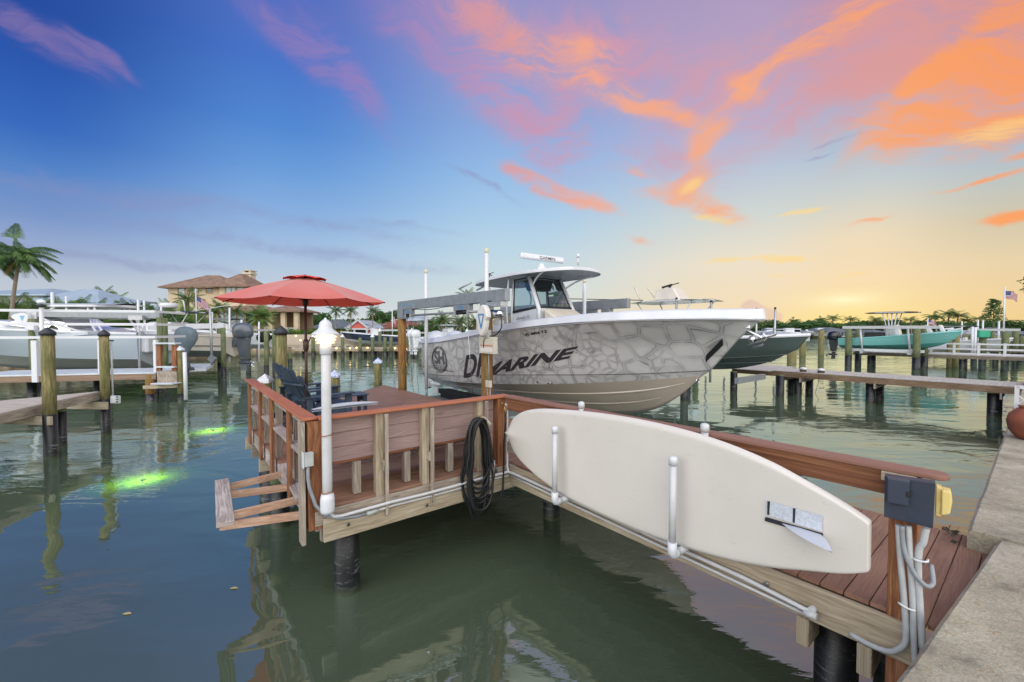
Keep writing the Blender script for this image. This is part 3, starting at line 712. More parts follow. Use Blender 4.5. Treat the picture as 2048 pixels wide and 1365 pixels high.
def bpt(s,t,side):
    tv,tz=interp(out_t,s); bv,bz=interp(out_b,s)
    a=t*2-1                                  # across, -1 bottom edge..1 top edge
    e=1-abs(math.sin(a*math.pi/2))
    flat=math.copysign(abs(a)**1.0,a)
    z=(tz+bz)/2+(tz-bz)/2*math.sin(a*math.pi/2*1.0); v=(tv+bv)/2+(tv-bv)/2*math.sin(a*math.pi/2)
    ends=min(1,s*9)**.5*min(1,(1-s)*40)**.5
    th=.078*min(1,e*16)**.5*ends
    nose=max(0,1-s/.30)
    vee=.10*nose*(1-abs(math.sin(a*math.pi/2)))            # keel ridge at the nose
    rock=.10*nose**2
    lean=(z-1.1)*.03
    return W(-.075-lean+ (-th*.55-vee if side<0 else th*.55)+rock*.4 - .0,v,z)
boardm=mat('board_shell','#d6d1c8','#cbc7bf',rough=.38,scale=1.1,detail=7,lo=.3,hi=.75,spec=.45)
t=boardm.node_tree; bs=[n for n in t.nodes if n.type=='BSDF_PRINCIPLED'][0]; src=bs.inputs['Base Color'].links[0].from_socket
NTb=NT.__new__(NT); NTb.t=t
_p=NTb.n('ShaderNodeTexCoord').outputs['Object']
_s=NTb.n('ShaderNodeTexNoise',{'Vector':NTb.n('ShaderNodeMapping',{0:_p,'Scale':(3,3,9)}).outputs[0],'Scale':2.2,'Detail':8.,'Roughness':.72}).outputs[0]
_c=NTb.mix(NTb.mr(_s,.60,.70,0,.35),src,'#a9a498')
_s2=NTb.n('ShaderNodeTexNoise',{'Vector':_p,'Scale':70.,'Detail':2.}).outputs[0]
_c=NTb.mix(NTb.mr(_s2,.74,.78,0,.6),_c,'#8b867c')
t.links.new(_c,bs.inputs['Base Color'])
t.links.new(NTb.mr(_s,.4,.7,.3,.55),bs.inputs['Roughness'])
board=thing('paddleboard','long cream paddleboard hung bottom outward on the walkway railing','paddleboard',W(-.1,-2,1.1))
mb=MB(); mb.grid(lambda s,t:bpt(s,t,-1),64,28,flip=False); mb.grid(lambda s,t:bpt(s,t,1),64,28,flip=True)
bo=mb.build('shell',boardm,board)
ub=-.145
def bface(v,z,d=.004): # point just off the board's outer face
    return W(-.125-(z-1.1)*.03-d,v,z)
def bq(px,py): # where that spot is measured on the board plane
    l=RU(px,py,-.14); return l[1],l[2]
fp=mat('fin_box_plate','#b4bcc6','#c9d0d8',rough=.4,scale=60,lo=.4,hi=.6)
dk=mat('fin_slot','#20242c',rough=.5)
def decal(name,pts,m,d,parent,th=.004):
    mb=MB(); q=[bface(*bq(*p),d) for p in pts]; q2=[x+U*th for x in q]
    b=len(mb.v); mb.v+=q+q2; n=len(q); mb.face(range(b,b+n)); 
    for i in range(n): j=(i+1)%n; mb.face((b+i,b+j,b+n+j,b+n+i))
    return mb.build(name,m,parent)
decal('fin_plate',[(1534,1001),(1646,1032),(1645,1064),(1533,1030)],fp,.003,board)
decal('slot',[(1536,1002),(1541,1003),(1539,1030),(1535,1029)],dk,.006,board)
decal('slot',[(1587,1016),(1592,1017),(1590,1046),(1586,1045)],dk,.006,board)
decal('fin_box',[(1531,1034),(1646,1067),(1646,1076),(1530,1042)],dk,.005,board)
mb=MB()
f0=[bq(1562,1047),bq(1642,1070)]; tipv,tipz=bq(1664,1104)
q=[W(-.13,*f0[0])+U*(-.0)]; 
A_=bface(*bq(1562,1046),.0); B_=bface(*bq(1640,1068),.0)
pts=[]
for i in range(13):
    s_=i/12; 
    base=A_.lerp(B_,s_)
    hgt=.0
    pts.append(base)
tip=RU(1664,1105,-.36); TIP=W(-.36,tip[1],tip[2])
lead=[A_.lerp(TIP,i/10)+U*(-.035*math.sin(i/10*math.pi)) for i in range(11)]; trail=[B_.lerp(TIP,i/10)+U*(.03*math.sin(i/10*math.pi)) for i in range(11)]
nrm=Vector(Z)*.004
b=len(mb.v)
for sgn in (1,-1):
    for l,tr in zip(lead,trail): mb.v+= [l, l.lerp(tr,.5)+nrm*sgn, tr]
for s2 in range(2):
    for i in range(10):
        for j in range(2):
            k=b+s2*33+i*3+j; mb.face((k,k+1,k+4,k+3) if s2 else (k,k+3,k+4,k+1),None,True)
mb.build('fin',mat('fin_grey','#c3c8d2',rough=.4),board)
# --- electrical boxes and conduits at the seawall end
eb=thing('electrical_box','dark weatherproof electrical box on the end post of the walkway rail','electrical box',W(.12,-4.22,1.8))
d0=toL(Vector(P(1800,1000,1.9)))
def sq(px,py,v=-4.2): l=RV(px,py,v); return l[0],l[2]
# the box face looks at the tripod: it is bolted to the +v/-u side of the post
ex=Vector((.83,-.0,0)); 
fc=(Vector((0,0,0))-Vector(W(.15,-4.15,0))); fc.z=0; fc.normalize(); sd_=Vector((-fc.y,fc.x,0))  # sd_ points right as seen
if sd_.x<0: sd_=-sd_
def onp(px,py,dist):   # point of the vertical plane through the post, offset dist toward viewer
    c=W(.12,-4.13,0)+fc*dist; d=ray(px,py); t_=(c-Vector((0,0,H))).dot(fc)/d.dot(fc); return Vector((0,0,H))+d*t_
dbox=mat('dark_navy_plastic','#232c3b','#2a3546',rough=.5,scale=12)
def slabq(mb,pts,th,mi=0):
    q=[Vector(p) for p in pts]; q2=[p-fc*th for p in q]; b=len(mb.v); mb.v+=q+q2; n=len(q)
    mb.face(range(b,b+n)[::-1]); mb.face([b+n+i for i in range(n)])
    for i in range(n): j=(i+1)%n; mb.face((b+i,b+j,b+n+j,b+n+i))
    return mb
mb=MB(); slabq(mb,[onp(x,y,.15) for x,y in ((1769,952),(1871,967),(1866,1058),(1768,1034))],.07); mb.build('box',dbox,eb,bevel=.004,seg=2)
mb=MB(); slabq(mb,[onp(x,y,.195) for x,y in ((1774,956),(1820,964),(1817,1014),(1774,1006))],.05); mb.build('flip_cover',mat('dark_cover','#2f3947',rough=.45),eb,bevel=.006,seg=2)
mb=MB(); slabq(mb,[onp(x,y,.20) for x,y in ((1812,984),(1823,986),(1822,996),(1812,994))],.03); mb.build('latch',black,eb,bevel=.002)
yb=thing('outlet_cover','yellowed outlet cover on the right side of the dark electrical box','outlet cover',onp(1890,1000,.05))
yel=mat('yellowed_plastic','#c9ae62','#dcc98a',rough=.5,scale=14)
mb=MB(); slabq(mb,[onp(x,y,.10) for x,y in ((1872,972),(1884,976),(1882,1034),(1871,1032))],.06); mb.build('base',yel,yb,bevel=.003)
mb=MB(); slabq(mb,[onp(x,y,.12) for x,y in ((1883,980),(1903,985),(1905,1005),(1900,1030),(1882,1032))],.09); mb.build('hood',mat('yellow_hood','#d5c079',rough=.5),yb,bevel=.008,seg=2)
def cond(pts,r,m,name='conduit',par=None):
    mb=MB(); P_=[onp(x,y,d) for x,y,d in pts]
    sm=[]; n=len(P_)
    for i in range(n-1):
        for f in (0,.25,.5,.75):
            p0=P_[max(i-1,0)];p1=P_[i];p2=P_[i+1];p3=P_[min(i+2,n-1)]
            sm.append(.5*((2*p1)+(-p0+p2)*f+(2*p0-5*p1+4*p2-p3)*f*f+(-p0+3*p1-3*p2+p3)*f**3))
    sm.append(P_[-1]); mb.tube(sm,r,12); return mb.build(name,m,par)
cg=mat('conduit_pale_grey','#b3b6b6','#a2a6a8',rough=.5,scale=10)
co=thing('conduit_bundle','bundle of pale grey electrical conduits dropping from the dark box past the deck','conduit',onp(1820,1280,0))
cond([(1797,1050,.11),(1801,1120,.11),(1808,1200,.11),(1811,1250,.11),(1810,1285,.11),(1795,1300,.10),(1775,1303,.08),(1740,1290,.05),(1700,1268,.0)],.017,cg,par=co)
cond([(1817,1052,.10),(1820,1120,.11),(1825,1200,.11),(1827,1270,.11),(1830,1330,.10)],.016,cg,par=co)
cond([(1852,1056,.10),(1846,1085,.10),(1838,1100,.10),(1836,1150,.10),(1840,1220,.10),(1845,1300,.09)],.019,cg,par=co)
cond([(1804,1052,.13),(1806,1085,.13),(1815,1120,.14),(1832,1152,.14),(1852,1172,.13),(1864,1170,.10),(1866,1158,.06),(1862,1130,.0)],.013,greyconduit,par=co,name='flexible_conduit')
for (x0,y0,x1,y1) in [(1826,1116,1856,1124),(1797,1205,1830,1222)]:
    cond([(x0,y0,.09),(x0+3,y0+3,.13),((x0+x1)/2,(y0+y1)/2+3,.135),(x1-2,y1,.13),(x1,y1-4,.09)],.006,pvc_w,par=co,name='strap')
# oyster clump on the seawall face
oy=MB(); r3=random.Random(11)
for i in range(160):
    c=W(1.95+r3.gauss(0,.16),-4.22+abs(r3.gauss(0,.05)),1.0+r3.gauss(0,.07)); a=Vector((r3.gauss(0,1),r3.gauss(0,1),r3.gauss(0,1))).normalized(); b_=a.orthogonal().normalized(); s_=r3.uniform(.02,.045)
    oy.quad([c-a*s_,c-b_*s_*.7,c+a*s_,c+b_*s_*.7])
oyster=mat('oyster_growth','#2a2a22','#55523e',rough=.9,scale=20)
tag(oy.build('oyster_clump',oyster),'dark clump of oysters growing on the seawall face beyond the walkway','oysters')
# leaves/barnacles lump under hose in the water
# ================================================================ boats
def catmull(pts,N):
    n=len(pts)-1; out=[]
    for i in range(N+1):
        t=i/N*n; k=min(int(t),n-1); f=t-k
        p0=pts[max(k-1,0)];p1=pts[k];p2=pts[k+1];p3=pts[min(k+2,n)]
        if k==0: p0=tuple(2*a-b for a,b in zip(p1,p2))
        if k==n-1: p3=tuple(2*a-b for a,b in zip(p2,p1))
        out.append(Vector([.5*((2*b)+(-a+c)*f+(2*a-5*b+4*c-d)*f*f+(-a+3*b-3*c+d)*f**3) for a,b,c,d in zip(p0,p1,p2,p3)]))
    return out
def lines_mesh(mb,lines,N=48,side=(-1,1),sub=3,mi=0):
    """loft between neighbouring lines of (x, half breadth, z)"""
    rs=[catmull(l,N) for l in lines]
    for s in side:
        for a,b in zip(rs[:-1],rs[1:]):
            def fn(i,j,a=a,b=b,s=s):
                k=int(round(i*N)); p=a[k].lerp(b[k],j); return (p.x,s*max(0,p.y),p.z)
            mb.grid(fn,N,sub,flip=(s>0),mi=mi,uvfn=None)
    return rs
def weld(o,d=1e-4):
    bm=bmesh.new(); bm.from_mesh(o.data); bmesh.ops.remove_doubles(bm,verts=bm.verts,dist=d)
    bmesh.ops.recalc_face_normals(bm,faces=bm.faces); bm.to_mesh(o.data); bm.free()
def hullgraphic():
    m=bpy.data.materials.new('hull_wrap_graphic'); m.use_nodes=True; t=NT(m.node_tree)
    p=t.n('ShaderNodeTexCoord').outputs['Object']
    q=t.n('ShaderNodeMapping',{0:p,'Scale':(1,0,1.25)}).outputs[0]
    nv=t.n('ShaderNodeTexNoise',{'Vector':q,'Scale':1.6,'Detail':2.}).outputs['Color']
    q=t.n('ShaderNodeVectorMath',{0:q,1:t.n('ShaderNodeVectorMath',{0:nv,'Scale':.14},operation='SCALE').outputs[0]},operation='ADD').outputs[0]
    x=t.n('ShaderNodeSeparateXYZ',{0:p}).outputs[0]; z=t.n('ShaderNodeSeparateXYZ',{0:p}).outputs[2]
    def cells(scale,w0):
        v1=t.n('ShaderNodeTexVoronoi',{'Vector':q,'Scale':scale,'Randomness':.82},feature='DISTANCE_TO_EDGE').outputs[0]
        return t.ramp(v1,[(0,'#a4a6a6'),(w0*.5,'#9fa1a1'),(w0*.74,'#6a6a6e'),(w0*.86,'#727275'),(w0*1.1,'#abadac'),(w0*3.0,'#bbbdbc')])
    A=cells(2.5,.075); B=cells(5.0,.08)
    msk=t.n('ShaderNodeTexNoise',{'Vector':p,'Scale':.9,'Detail':1.}).outputs[0]
    c=t.mix(t.mr(msk,.49,.53),A,B)
    big=t.n('ShaderNodeTexNoise',{'Vector':p,'Scale':1.7,'Detail':6.,'Roughness':.6,'Distortion':.8}).outputs[0]
    fade=t.mr(big,.42,.62)
    c=t.mix(t.math('MULTIPLY',fade,.7),c,t.ramp(big,[(.4,'#999c9c'),(.6,'#b7b9b8')]))
    dk=t.n('ShaderNodeTexNoise',{'Vector':t.n('ShaderNodeMapping',{0:p,'Rotation':(0,R(35),0),'Scale':(.7,1,2)}).outputs[0],'Scale':.9,'Detail':5.,'Distortion':.9}).outputs[0]
    near=t.math('MULTIPLY',t.mr(x,3.6,4.6),t.mr(x,8.0,7.0))
    c=t.mix(t.math('MULTIPLY',t.mr(dk,.56,.66),t.math('MULTIPLY',near,.75)),c,'#4c4b4e')
    b=t.n('ShaderNodeBsdfPrincipled',{'Base Color':c,'Roughness':.28,'Coat Weight':.3,'Coat Roughness':.1})
    t.n('ShaderNodeOutputMaterial',{0:b.outputs[0]}); return m
graphic=hullgraphic()
bottomm=mat('hull_bottom_taupe','#b0a698','#a39a8d',rough=.3,scale=1.1,coat=.25,lo=.3,hi=.7)
vinyl=mat('cream_vinyl','#c9c2b2','#d3ccbe',rough=.55,scale=4)
ttopm=mat('hardtop_underside','#878e94','#99a0a5',rough=.4,scale=3)
smoked=glass('tinted_glass','#b9cdd2',.6)
navy=mat('dark_lettering','#2e2c33',rough=.4)
lettergray=mat('letter_outline','#b3b6b5',rough=.4)

def text_geo(body,size=1.0,shear=0,offset=0,subdiv=0):
    cu=bpy.data.curves.new('lettering','FONT'); cu.body=body; cu.size=size; cu.shear=shear; cu.offset=offset; cu.resolution_u=4
    ob=bpy.data.objects.new('lettering',cu); COL.objects.link(ob)
    dg=bpy.context.evaluated_depsgraph_get(); me=bpy.data.meshes.new_from_object(ob.evaluated_get(dg))
    bm=bmesh.new(); bm.from_mesh(me); bmesh.ops.remove_doubles(bm,verts=bm.verts,dist=1e-5)
    bmesh.ops.triangulate(bm,faces=bm.faces)
    if subdiv:
        for _ in range(subdiv): 
            es=[e for e in bm.edges if e.calc_length()>size*.22]
            if es: bmesh.ops.subdivide_edges(bm,edges=es,cuts=1)
            bmesh.ops.triangulate(bm,faces=bm.faces)
    vs=[v.co.copy() for v in bm.verts]; fs=[[v.index for v in f.verts] for f in bm.faces]; bm.free()
    bpy.data.objects.remove(ob); bpy.data.curves.remove(cu); bpy.data.meshes.remove(me)
    x0=min(v.x for v in vs);x1=max(v.x for v in vs);y0=min(v.y for v in vs);y1=max(v.y for v in vs)
    return [((v.x-x0)/(x1-x0),(v.y-y0)/(y1-y0)) for v in vs],fs,(x1-x0)/(y1-y0)
def bil(c,s,t): # corners bl,br,tr,tl
    return c[0]*(1-s)*(1-t)+c[1]*s*(1-t)+c[2]*s*t+c[3]*(1-s)*t
def lettering(name,body,fn,m,parent,shear=0,offset=0,subdiv=2,rev=False):
    vs,fs,asp=text_geo(body,1,shear,offset,subdiv)
    mb=MB(); b=0; mb.v=[Vector(fn(*v)) for v in vs]
    for f in fs: mb.face(f[::-1] if rev else f)
    return mb.build(name,m,parent)

VS=7.85
boat=thing('center_console_boat','grey scale-patterned fishing boat with black DR MARINE lettering on the near lift','boat',W(4,VS,0))
boat.rotation_euler=(0,0,math.atan2(-V.y,-V.x)); ORG[boat.name]=Vector()
def bl(u,v,z): return Vector((VS-v,u-4,z))
L_=lambda lst:[(VS-v,hb,z) for v,hb,z in lst]
sheer=L_([(7.85,1.27,2.56),(6.6,1.36,2.63),(5.3,1.42,2.76),(3.8,1.45,2.93),(1.8,1.42,3.10),(.4,1.22,3.17),(-.6,.86,3.19),(-1.35,.42,3.19),(-1.79,0,3.18)])
midl =L_([(7.85,1.29,2.15),(6.6,1.36,2.18),(5.3,1.38,2.25),(3.8,1.34,2.38),(1.8,1.16,2.58),(.4,.82,2.70),(-.5,.46,2.77),(-1.1,.18,2.81),(-1.42,0,2.83)])
knuck=L_([(7.85,1.26,1.60),(6.8,1.29,1.63),(5.5,1.29,1.71),(4.0,1.24,1.86),(2.45,1.10,1.98),(1.2,.84,2.07),(.2,.52,2.15),(-.5,.22,2.22),(-.95,0,2.27)])
chine=L_([(7.85,1.20,1.50),(6.8,1.22,1.49),(5.5,1.22,1.52),(4.0,1.15,1.63),(2.45,1.0,1.76),(1.2,.74,1.89),(.2,.44,2.02),(-.45,.18,2.11),(-.81,0,2.17)])
keel =L_([(7.75,0,.98),(6.6,0,.98),(5.2,0,1.0),(3.8,0,1.03),(2.4,0,1.07),(1.2,0,1.16),(.29,0,1.36),(-.3,0,1.70),(-.81,0,2.17)])
mb=MB(); rs=lines_mesh(mb,[chine,knuck,midl,sheer],60,sub=5); 
hullside=mb.build('hull_side',graphic,boat); weld(hullside)
bvh=BVHTree.FromPolygons(mb.v,mb.f)
def onhull(v,z,off=.006):
    o=Vector((VS-v,-6,z)); h=bvh.ray_cast(o,Vector((0,1,0)))
    if h[0] is None: return Vector((VS-v,-1.3,z))
    n=h[1]; 
    if n.y>0: n=-n
    return h[0]+n*off
mb=MB(); lines_mesh(mb,[keel,[(a[0]*.5+b[0]*.5,b[1]*.54,(a[2]+b[2])/2-.02*(b[1])) for a,b in zip(keel,chine)],chine],60,sub=4)
hb_=mb.build('hull_bottom',bottomm,boat); weld(hb_)
# spray strakes
kk=catmull(keel,60);cc=catmull(chine,60)
for f,e in ((.30,.90),(.62,.80)):
    for s in (-1,1):
        mb=MB(); pts=[]
        for i in range(int(60*e)+1):
            p=cc[i].lerp(kk[i],f); q=Vector((p.x,s*p.y,p.z-.02*math.sin(f*3))); pts.append(q)
        n=len(pts); mb.tube(pts,[.024*min(1,(n-i)/12) +.001 for i in range(n)],6); mb.build('spray_strake',mat('strake_pale','#c4bcae',rough=.3) if (f,s)==(.30,-1) else bpy.data.materials['strake_pale'],boat)
mb=MB(); kn=catmull(knuck,60)
for s in (-1,1): mb=MB(); mb.tube([Vector((p.x,s*(p.y+.004),p.z)) for p in kn],.007,5); mb.build('knuckle_line',mat('seam_dark','#4c4a48',rough=.5) if s<0 else bpy.data.materials['seam_dark'],boat)
# transom
mb=MB(); ts=[rs[3][0],rs[2][0],rs[1][0],rs[0][0]]; pts=[(p.x,-p.y,p.z) for p in ts]+[(kk[0].x,0,kk[0].z)]+[(p.x,p.y,p.z) for p in ts[::-1]]
mb.quad(pts); mb.build('transom',cream,boat)
# gunwale
sh=catmull(sheer,70)
def gun(i,j,s):
    k=int(round(i*70)); p=sh[k]; prof=[(.0,-.035),(.035,-.02),(.035,.02),(.02,.035),(.012,.115),(-.02,.15),(-.10,.165),(-.26,.165),(-.30,.13),(-.30,.03)]
    d,z=prof[int(round(j*9))]; y=p.y+d; fac=min(1,p.y/.35)
    nx=max(0,1-p.y/.6)*d*.8 if d>0 else 0
    if d<0: y=max(0,p.y+d*fac)
    else: y=p.y+d*(fac if p.y<.05 else 1)
    return (p.x+nx+(.03*(1-fac)),s*y,p.z+z)
mb=MB()
for s in (-1,1): mb.grid(lambda i,j,s=s:gun(i,j,s),70,9,flip=(s>0))
g=mb.build('gunwale',white,boat); weld(g)
mb=MB()
for s in (-1,1): mb.tube([Vector((p.x+.04*(1-min(1,p.y/.3)),s*(p.y+.04*min(1,p.y/.1)),p.z-.004)) for p in sh],.011,6)
mb.build('rub_rail',steel,boat)
dk_=[(a[0],max(a[1]-.25,0),a[2]+.02) for a in sheer]; dd=catmull(dk_,50)
mb=MB(); mb.grid(lambda i,j:(dd[int(round(i*50))].x,(j*2-1)*dd[int(round(i*50))].y,dd[int(round(i*50))].z-.15 if i<.55 else dd[int(round(i*50))].z-.02),50,2); mb.build('deck',white,boat)
# bow eye + vents
mb=MB(); 
for a in (0,): mb.tube([bl(3.97,-.72,2.06)+Vector((0,.05*math.cos(x),.05*math.sin(x)))for x in [i*math.pi/6 for i in range(12)]],.010,6,closed=True)
mb.build('bow_eye',steel,boat)
for v in (2.05,1.75,1.65): 
    mb=MB(); c=onhull(v+.5,1.80,.004); mb.sphere(c,.022,10,6,1,.5,.8); mb.build('drain_fitting',black,boat)
# anchor roller + anchor at the bow
mb=MB(); mb.beam(bl(4,-1.25,3.0),bl(4,-1.62,3.06),.12,.07); mb.beam(bl(4,-1.15,2.75),bl(4,-1.5,3.1),.10,.06)
mb.build('anchor_roller',steel,boat,bevel=.01)
mb=MB(); mb.tube([bl(4,-1.45,3.05),bl(4,-1.62,2.96),bl(4,-1.80,2.86)],.03,8)
mb.tube([bl(4,-1.78,2.96),bl(4,-1.86,2.88),bl(4,-1.80,2.76),bl(4,-1.66,2.70)],.022,8)
mb.quad([bl(4,-1.60,2.86),bl(3.82,-1.72,2.84),bl(3.9,-1.95,2.90),bl(4,-2.02,2.94),bl(4.1,-1.95,2.90),bl(4.18,-1.72,2.84)])
mb.quad([bl(4,-1.55,2.74),bl(3.85,-1.72,2.80),bl(4,-2.0,2.93),bl(4.15,-1.72,2.80)])
mb.sphere(bl(4,-1.64,2.84),.07,10,6,1,.8,1)
mb.build('anchor',steel,boat,bevel=.006)
mb=MB(); mb.beam(bl(4,-.95,2.40),bl(4,-1.45,2.86),.10,.02,Vector((0,1,0))); 
q=[bl(3.80,-1.02,2.52),bl(3.90,-1.06,2.40),bl(3.93,-1.40,2.80),bl(3.80,-1.30,2.80)]
mb=MB(); mb.quad([onhull(-.93,2.55,.012),onhull(-.90,2.42,.012),onhull(-1.20,2.74,.012),onhull(-1.22,2.86,.012)])
mb.build('chafe_plate',black,boat)
# console
def cpt(v,u,z): return bl(u,v,z)
mb=MB()
def hexa(mb,bot,top):
    b=len(mb.v); mb.v+=[Vector(p) for p in bot+top]; n=len(bot)
    mb.face([b+i for i in range(n)][::-1]); mb.face([b+n+i for i in range(n)])
    for i in range(n): j=(i+1)%n; mb.face((b+i,b+j,b+n+j,b+n+i))
cb=[cpt(2.85,3.38,2.2),cpt(2.85,4.62,2.2),cpt(4.0,4.62,2.2),cpt(4.0,3.38,2.2)]
ct=[cpt(2.98,3.38,3.55),cpt(2.98,4.62,3.55),cpt(4.0,4.62,3.45),cpt(4.0,3.38,3.45)]
hexa(mb,cb,ct); cons=mb.build('console',white,boat,bevel=.05,seg=3)
mb=MB(); hexa(mb,[cpt(2.25,3.45,2.3),cpt(2.25,4.55,2.3),cpt(2.86,4.55,2.3),cpt(2.86,3.45,2.3)],[cpt(2.38,3.45,3.25),cpt(2.38,4.55,3.25),cpt(2.86,4.55,3.52),cpt(2.86,3.45,3.52)]); mb.build('lounge_seat',vinyl,boat,bevel=.05,seg=3)
mb=MB(); hexa(mb,[cpt(4.7,3.3,2.3),cpt(4.7,4.7,2.3),cpt(5.6,4.7,2.3),cpt(5.6,3.3,2.3)],[cpt(4.75,3.3,3.42),cpt(4.75,4.7,3.42),cpt(5.6,4.7,3.4),cpt(5.6,3.3,3.4)]); mb.build('leaning_post',vinyl,boat,bevel=.06,seg=3)
# windshield corner posts and glass
A0,A1=cpt(2.98,3.40,3.5),cpt(3.42,3.46,4.36); B0,B1=cpt(2.98,4.60,3.5),cpt(3.42,4.54,4.36)
C0,C1=cpt(3.98,3.36,3.4),cpt(3.98,3.42,4.33); D0,D1=cpt(3.98,4.64,3.4),cpt(3.98,4.58,4.33)
for nm,(p,q,r) in {'a':(A0,A1,.055),'b':(B0,B1,.05),'c':(C0,C1,.03),'d':(D0,D1,.03)}.items():
    mb=MB(); mb.tube([p+Z*(-.4),p,q],r,10); mb.build('hardtop_post',white,boat)
def pane(p0,p1,q1,q0,th=.05):
    def at_(s,t): return (p0*(1-s)+p1*s)*(1-t)+(q0*(1-s)+q1*s)*t
    mb=MB(); mb.quad([at_(.06,.06),at_(.94,.06),at_(.94,.95),at_(.06,.95)]); g=mb.build('windshield_glass',smoked,boat)
    for a,b in (((.05,.06),(.95,.06)),((.05,.95),(.95,.95)),((.07,.03),(.07,.97)),((.93,.03),(.93,.97))):
        mb=MB(); mb.tube([at_(*a),at_(*b)],.032 if a[1]==b[1] and a[1]<.5 else .016,6); mb.build('glass_frame',black,g)
pane(A0,B0,B1,A1); pane(C0,A0,A1,C1); pane(B0,D0,D1,B1)
# wheel, electronics, seats behind the glass
mb=MB(); mb.tube([cpt(4.15,4,3.35)+Vector((.05*math.sin(a),.19*math.cos(a),.19*math.sin(a))) for a in [i*math.pi/8 for i in range(16)]],.014,6,closed=True); mb.build('steering_wheel',black,boat)
mb=MB(); hexa(mb,[cpt(3.55,3.75,4.02),cpt(3.55,4.35,4.02),cpt(3.85,4.35,4.02),cpt(3.85,3.75,4.02)],[cpt(3.5,3.7,4.3),cpt(3.5,4.4,4.3),cpt(3.95,4.4,4.3),cpt(3.95,3.7,4.3)]); mb.build('overhead_box',black,boat,bevel=.02)
# hardtop
def sup(a,n=3.2): c,s=math.cos(a),math.sin(a); return math.copysign(abs(c)**(2/n),c),math.copysign(abs(s)**(2/n),s)
def tz(x,y,base): return base+.16*(1-(x*x+y*y)*.5)-.05*(1-x)*.8
def topgrid(zb,flip,inset=1):
    def fn(i,j):
        a=2*math.pi*i; sx,sy=sup(a); r=j*inset
        x=sx*r;y=sy*r; return bl(4+1.0*y,3.88-1.93*x,tz(x,y,zb))
    return fn
mb=MB(); mb.grid(topgrid(4.36,True),64,6,flip=True); mb.grid(lambda i,j:topgrid(4.36,1,1)(i,1)+Z*(-.07*j)+((bl(4,3.88,0)-topgrid(4.36,1)(i,1))*Vector((.03,.03,0)) if False else Vector((0,0,0))),64,2)
tt=mb.build('hardtop',white,boat); weld(tt)
mb=MB(); mb.grid(lambda i,j:topgrid(4.30,False,.985)(i,j)-Z*.0,64,4); un=mb.build('hardtop_lining',ttopm,boat); weld(un)
legs=[[(4.05,3.30,2.9),(4.02,3.22,3.6),(3.95,3.24,4.36)],[(4.05,4.70,2.9),(4.02,4.78,3.6),(3.95,4.76,4.36)],[(3.30,3.44,4.05),(2.95,3.3,4.25),(2.5,3.15,4.38)],[(3.30,4.56,4.05),(2.95,4.7,4.25),(2.5,4.85,4.38)],
 [(4.9,3.35,3.4),(4.75,3.3,3.9),(5.0,3.25,4.28)],[(4.9,4.65,3.4),(4.75,4.7,3.9),(5.0,4.75,4.28)],[(4.75,3.32,3.85),(4.0,3.28,3.85)]]
for l in legs:
    mb=MB(); mb.tube(catmull([tuple(bl(u,v,z)) for v,u,z in l],8),.024,8); mb.build('hardtop_leg',white,boat)
for dx in (0,.6): 
    mb=MB(); mb.tube([bl(3.0+dx,5.35,4.32),bl(2.85+dx,5.75,4.16)],.026,8); mb.build('rod_holder',alu_b,boat)
mb=MB(); mb.lathe([(.16,0),(.17,.05),(.13,.12),(.08,.16),(.08,.22)],bl(4,3.55,4.50),16); mb.build('radar_pedestal',white,boat)
RB=boat.rotation_euler.to_matrix().inverted()
def wl(p): q=Vector(p)-Vector(W(4,VS,0)); return RB@q
r0_,r1_=wl(Q(1040,511,11.0)),wl(Q(1127,522,11.7))
mb=MB(); mb.beam(r0_,r1_,.11,.165); rad=mb.build('radar_array',white,boat,bevel=.05,seg=3)
rs0=(r1_-r0_); rn=rs0.normalized().cross(Z); 
cz=wl((0,0,3)); 
if rn.dot(cz-r0_)<0: rn=-rn
def rtx(s,t): return r0_+rs0*(.41+.36*s)+rn*.0585+Z*(-.045+.085*t)
lettering('radar_lettering','GARMIN',rtx,navy,rad,offset=.01)
mb=MB(); mb.tube([bl(3.6,1.9,4.45),bl(3.6,1.9,4.62)],.02,6); mb.sphere(bl(3.6,1.9,4.66),.05,10,6); mb.build('gps_dome',white,boat)
mb=MB(); mb.tube([bl(3.3,4.9,4.42),bl(3.3,4.9,4.55)],.014,5); mb.tube([bl(3.3,5.1,4.52),bl(3.3,4.7,4.56)],.01,5); mb.tube([bl(3.2,4.85,4.56),bl(3.42,4.95,4.5)],.014,5); mb.build('hailer_horn',black,boat)
# script name and vent on the console side
def cside(s,t): return bl(3.372,3.72-.42*s,3.28+.08*t+.03*s)
lettering('console_lettering','Gamefish 30',lambda s,t:bl(3.325,3.75-.5*s,3.25+.075*t+.04*s),navy,boat,shear=.4)
mb=MB(); mb.grid(lambda i,j:bl(3.30,3.44,3.12)+Vector((.20*j*math.cos(2*math.pi*i),0,.06*j*math.sin(2*math.pi*i)+.01)),20,2); pw=mb.build('console_port',black,boat)
mb=MB(); mb.tube([bl(3.325,3.44,3.13)+Vector((.20*math.cos(a),0,.06*math.sin(a))) for a in [i*math.pi/10 for i in range(20)]],.012,5,closed=True); mb.build('port_rim',steel,pw)
for o_ in (pw,): o_.location=(0,-.0,0)
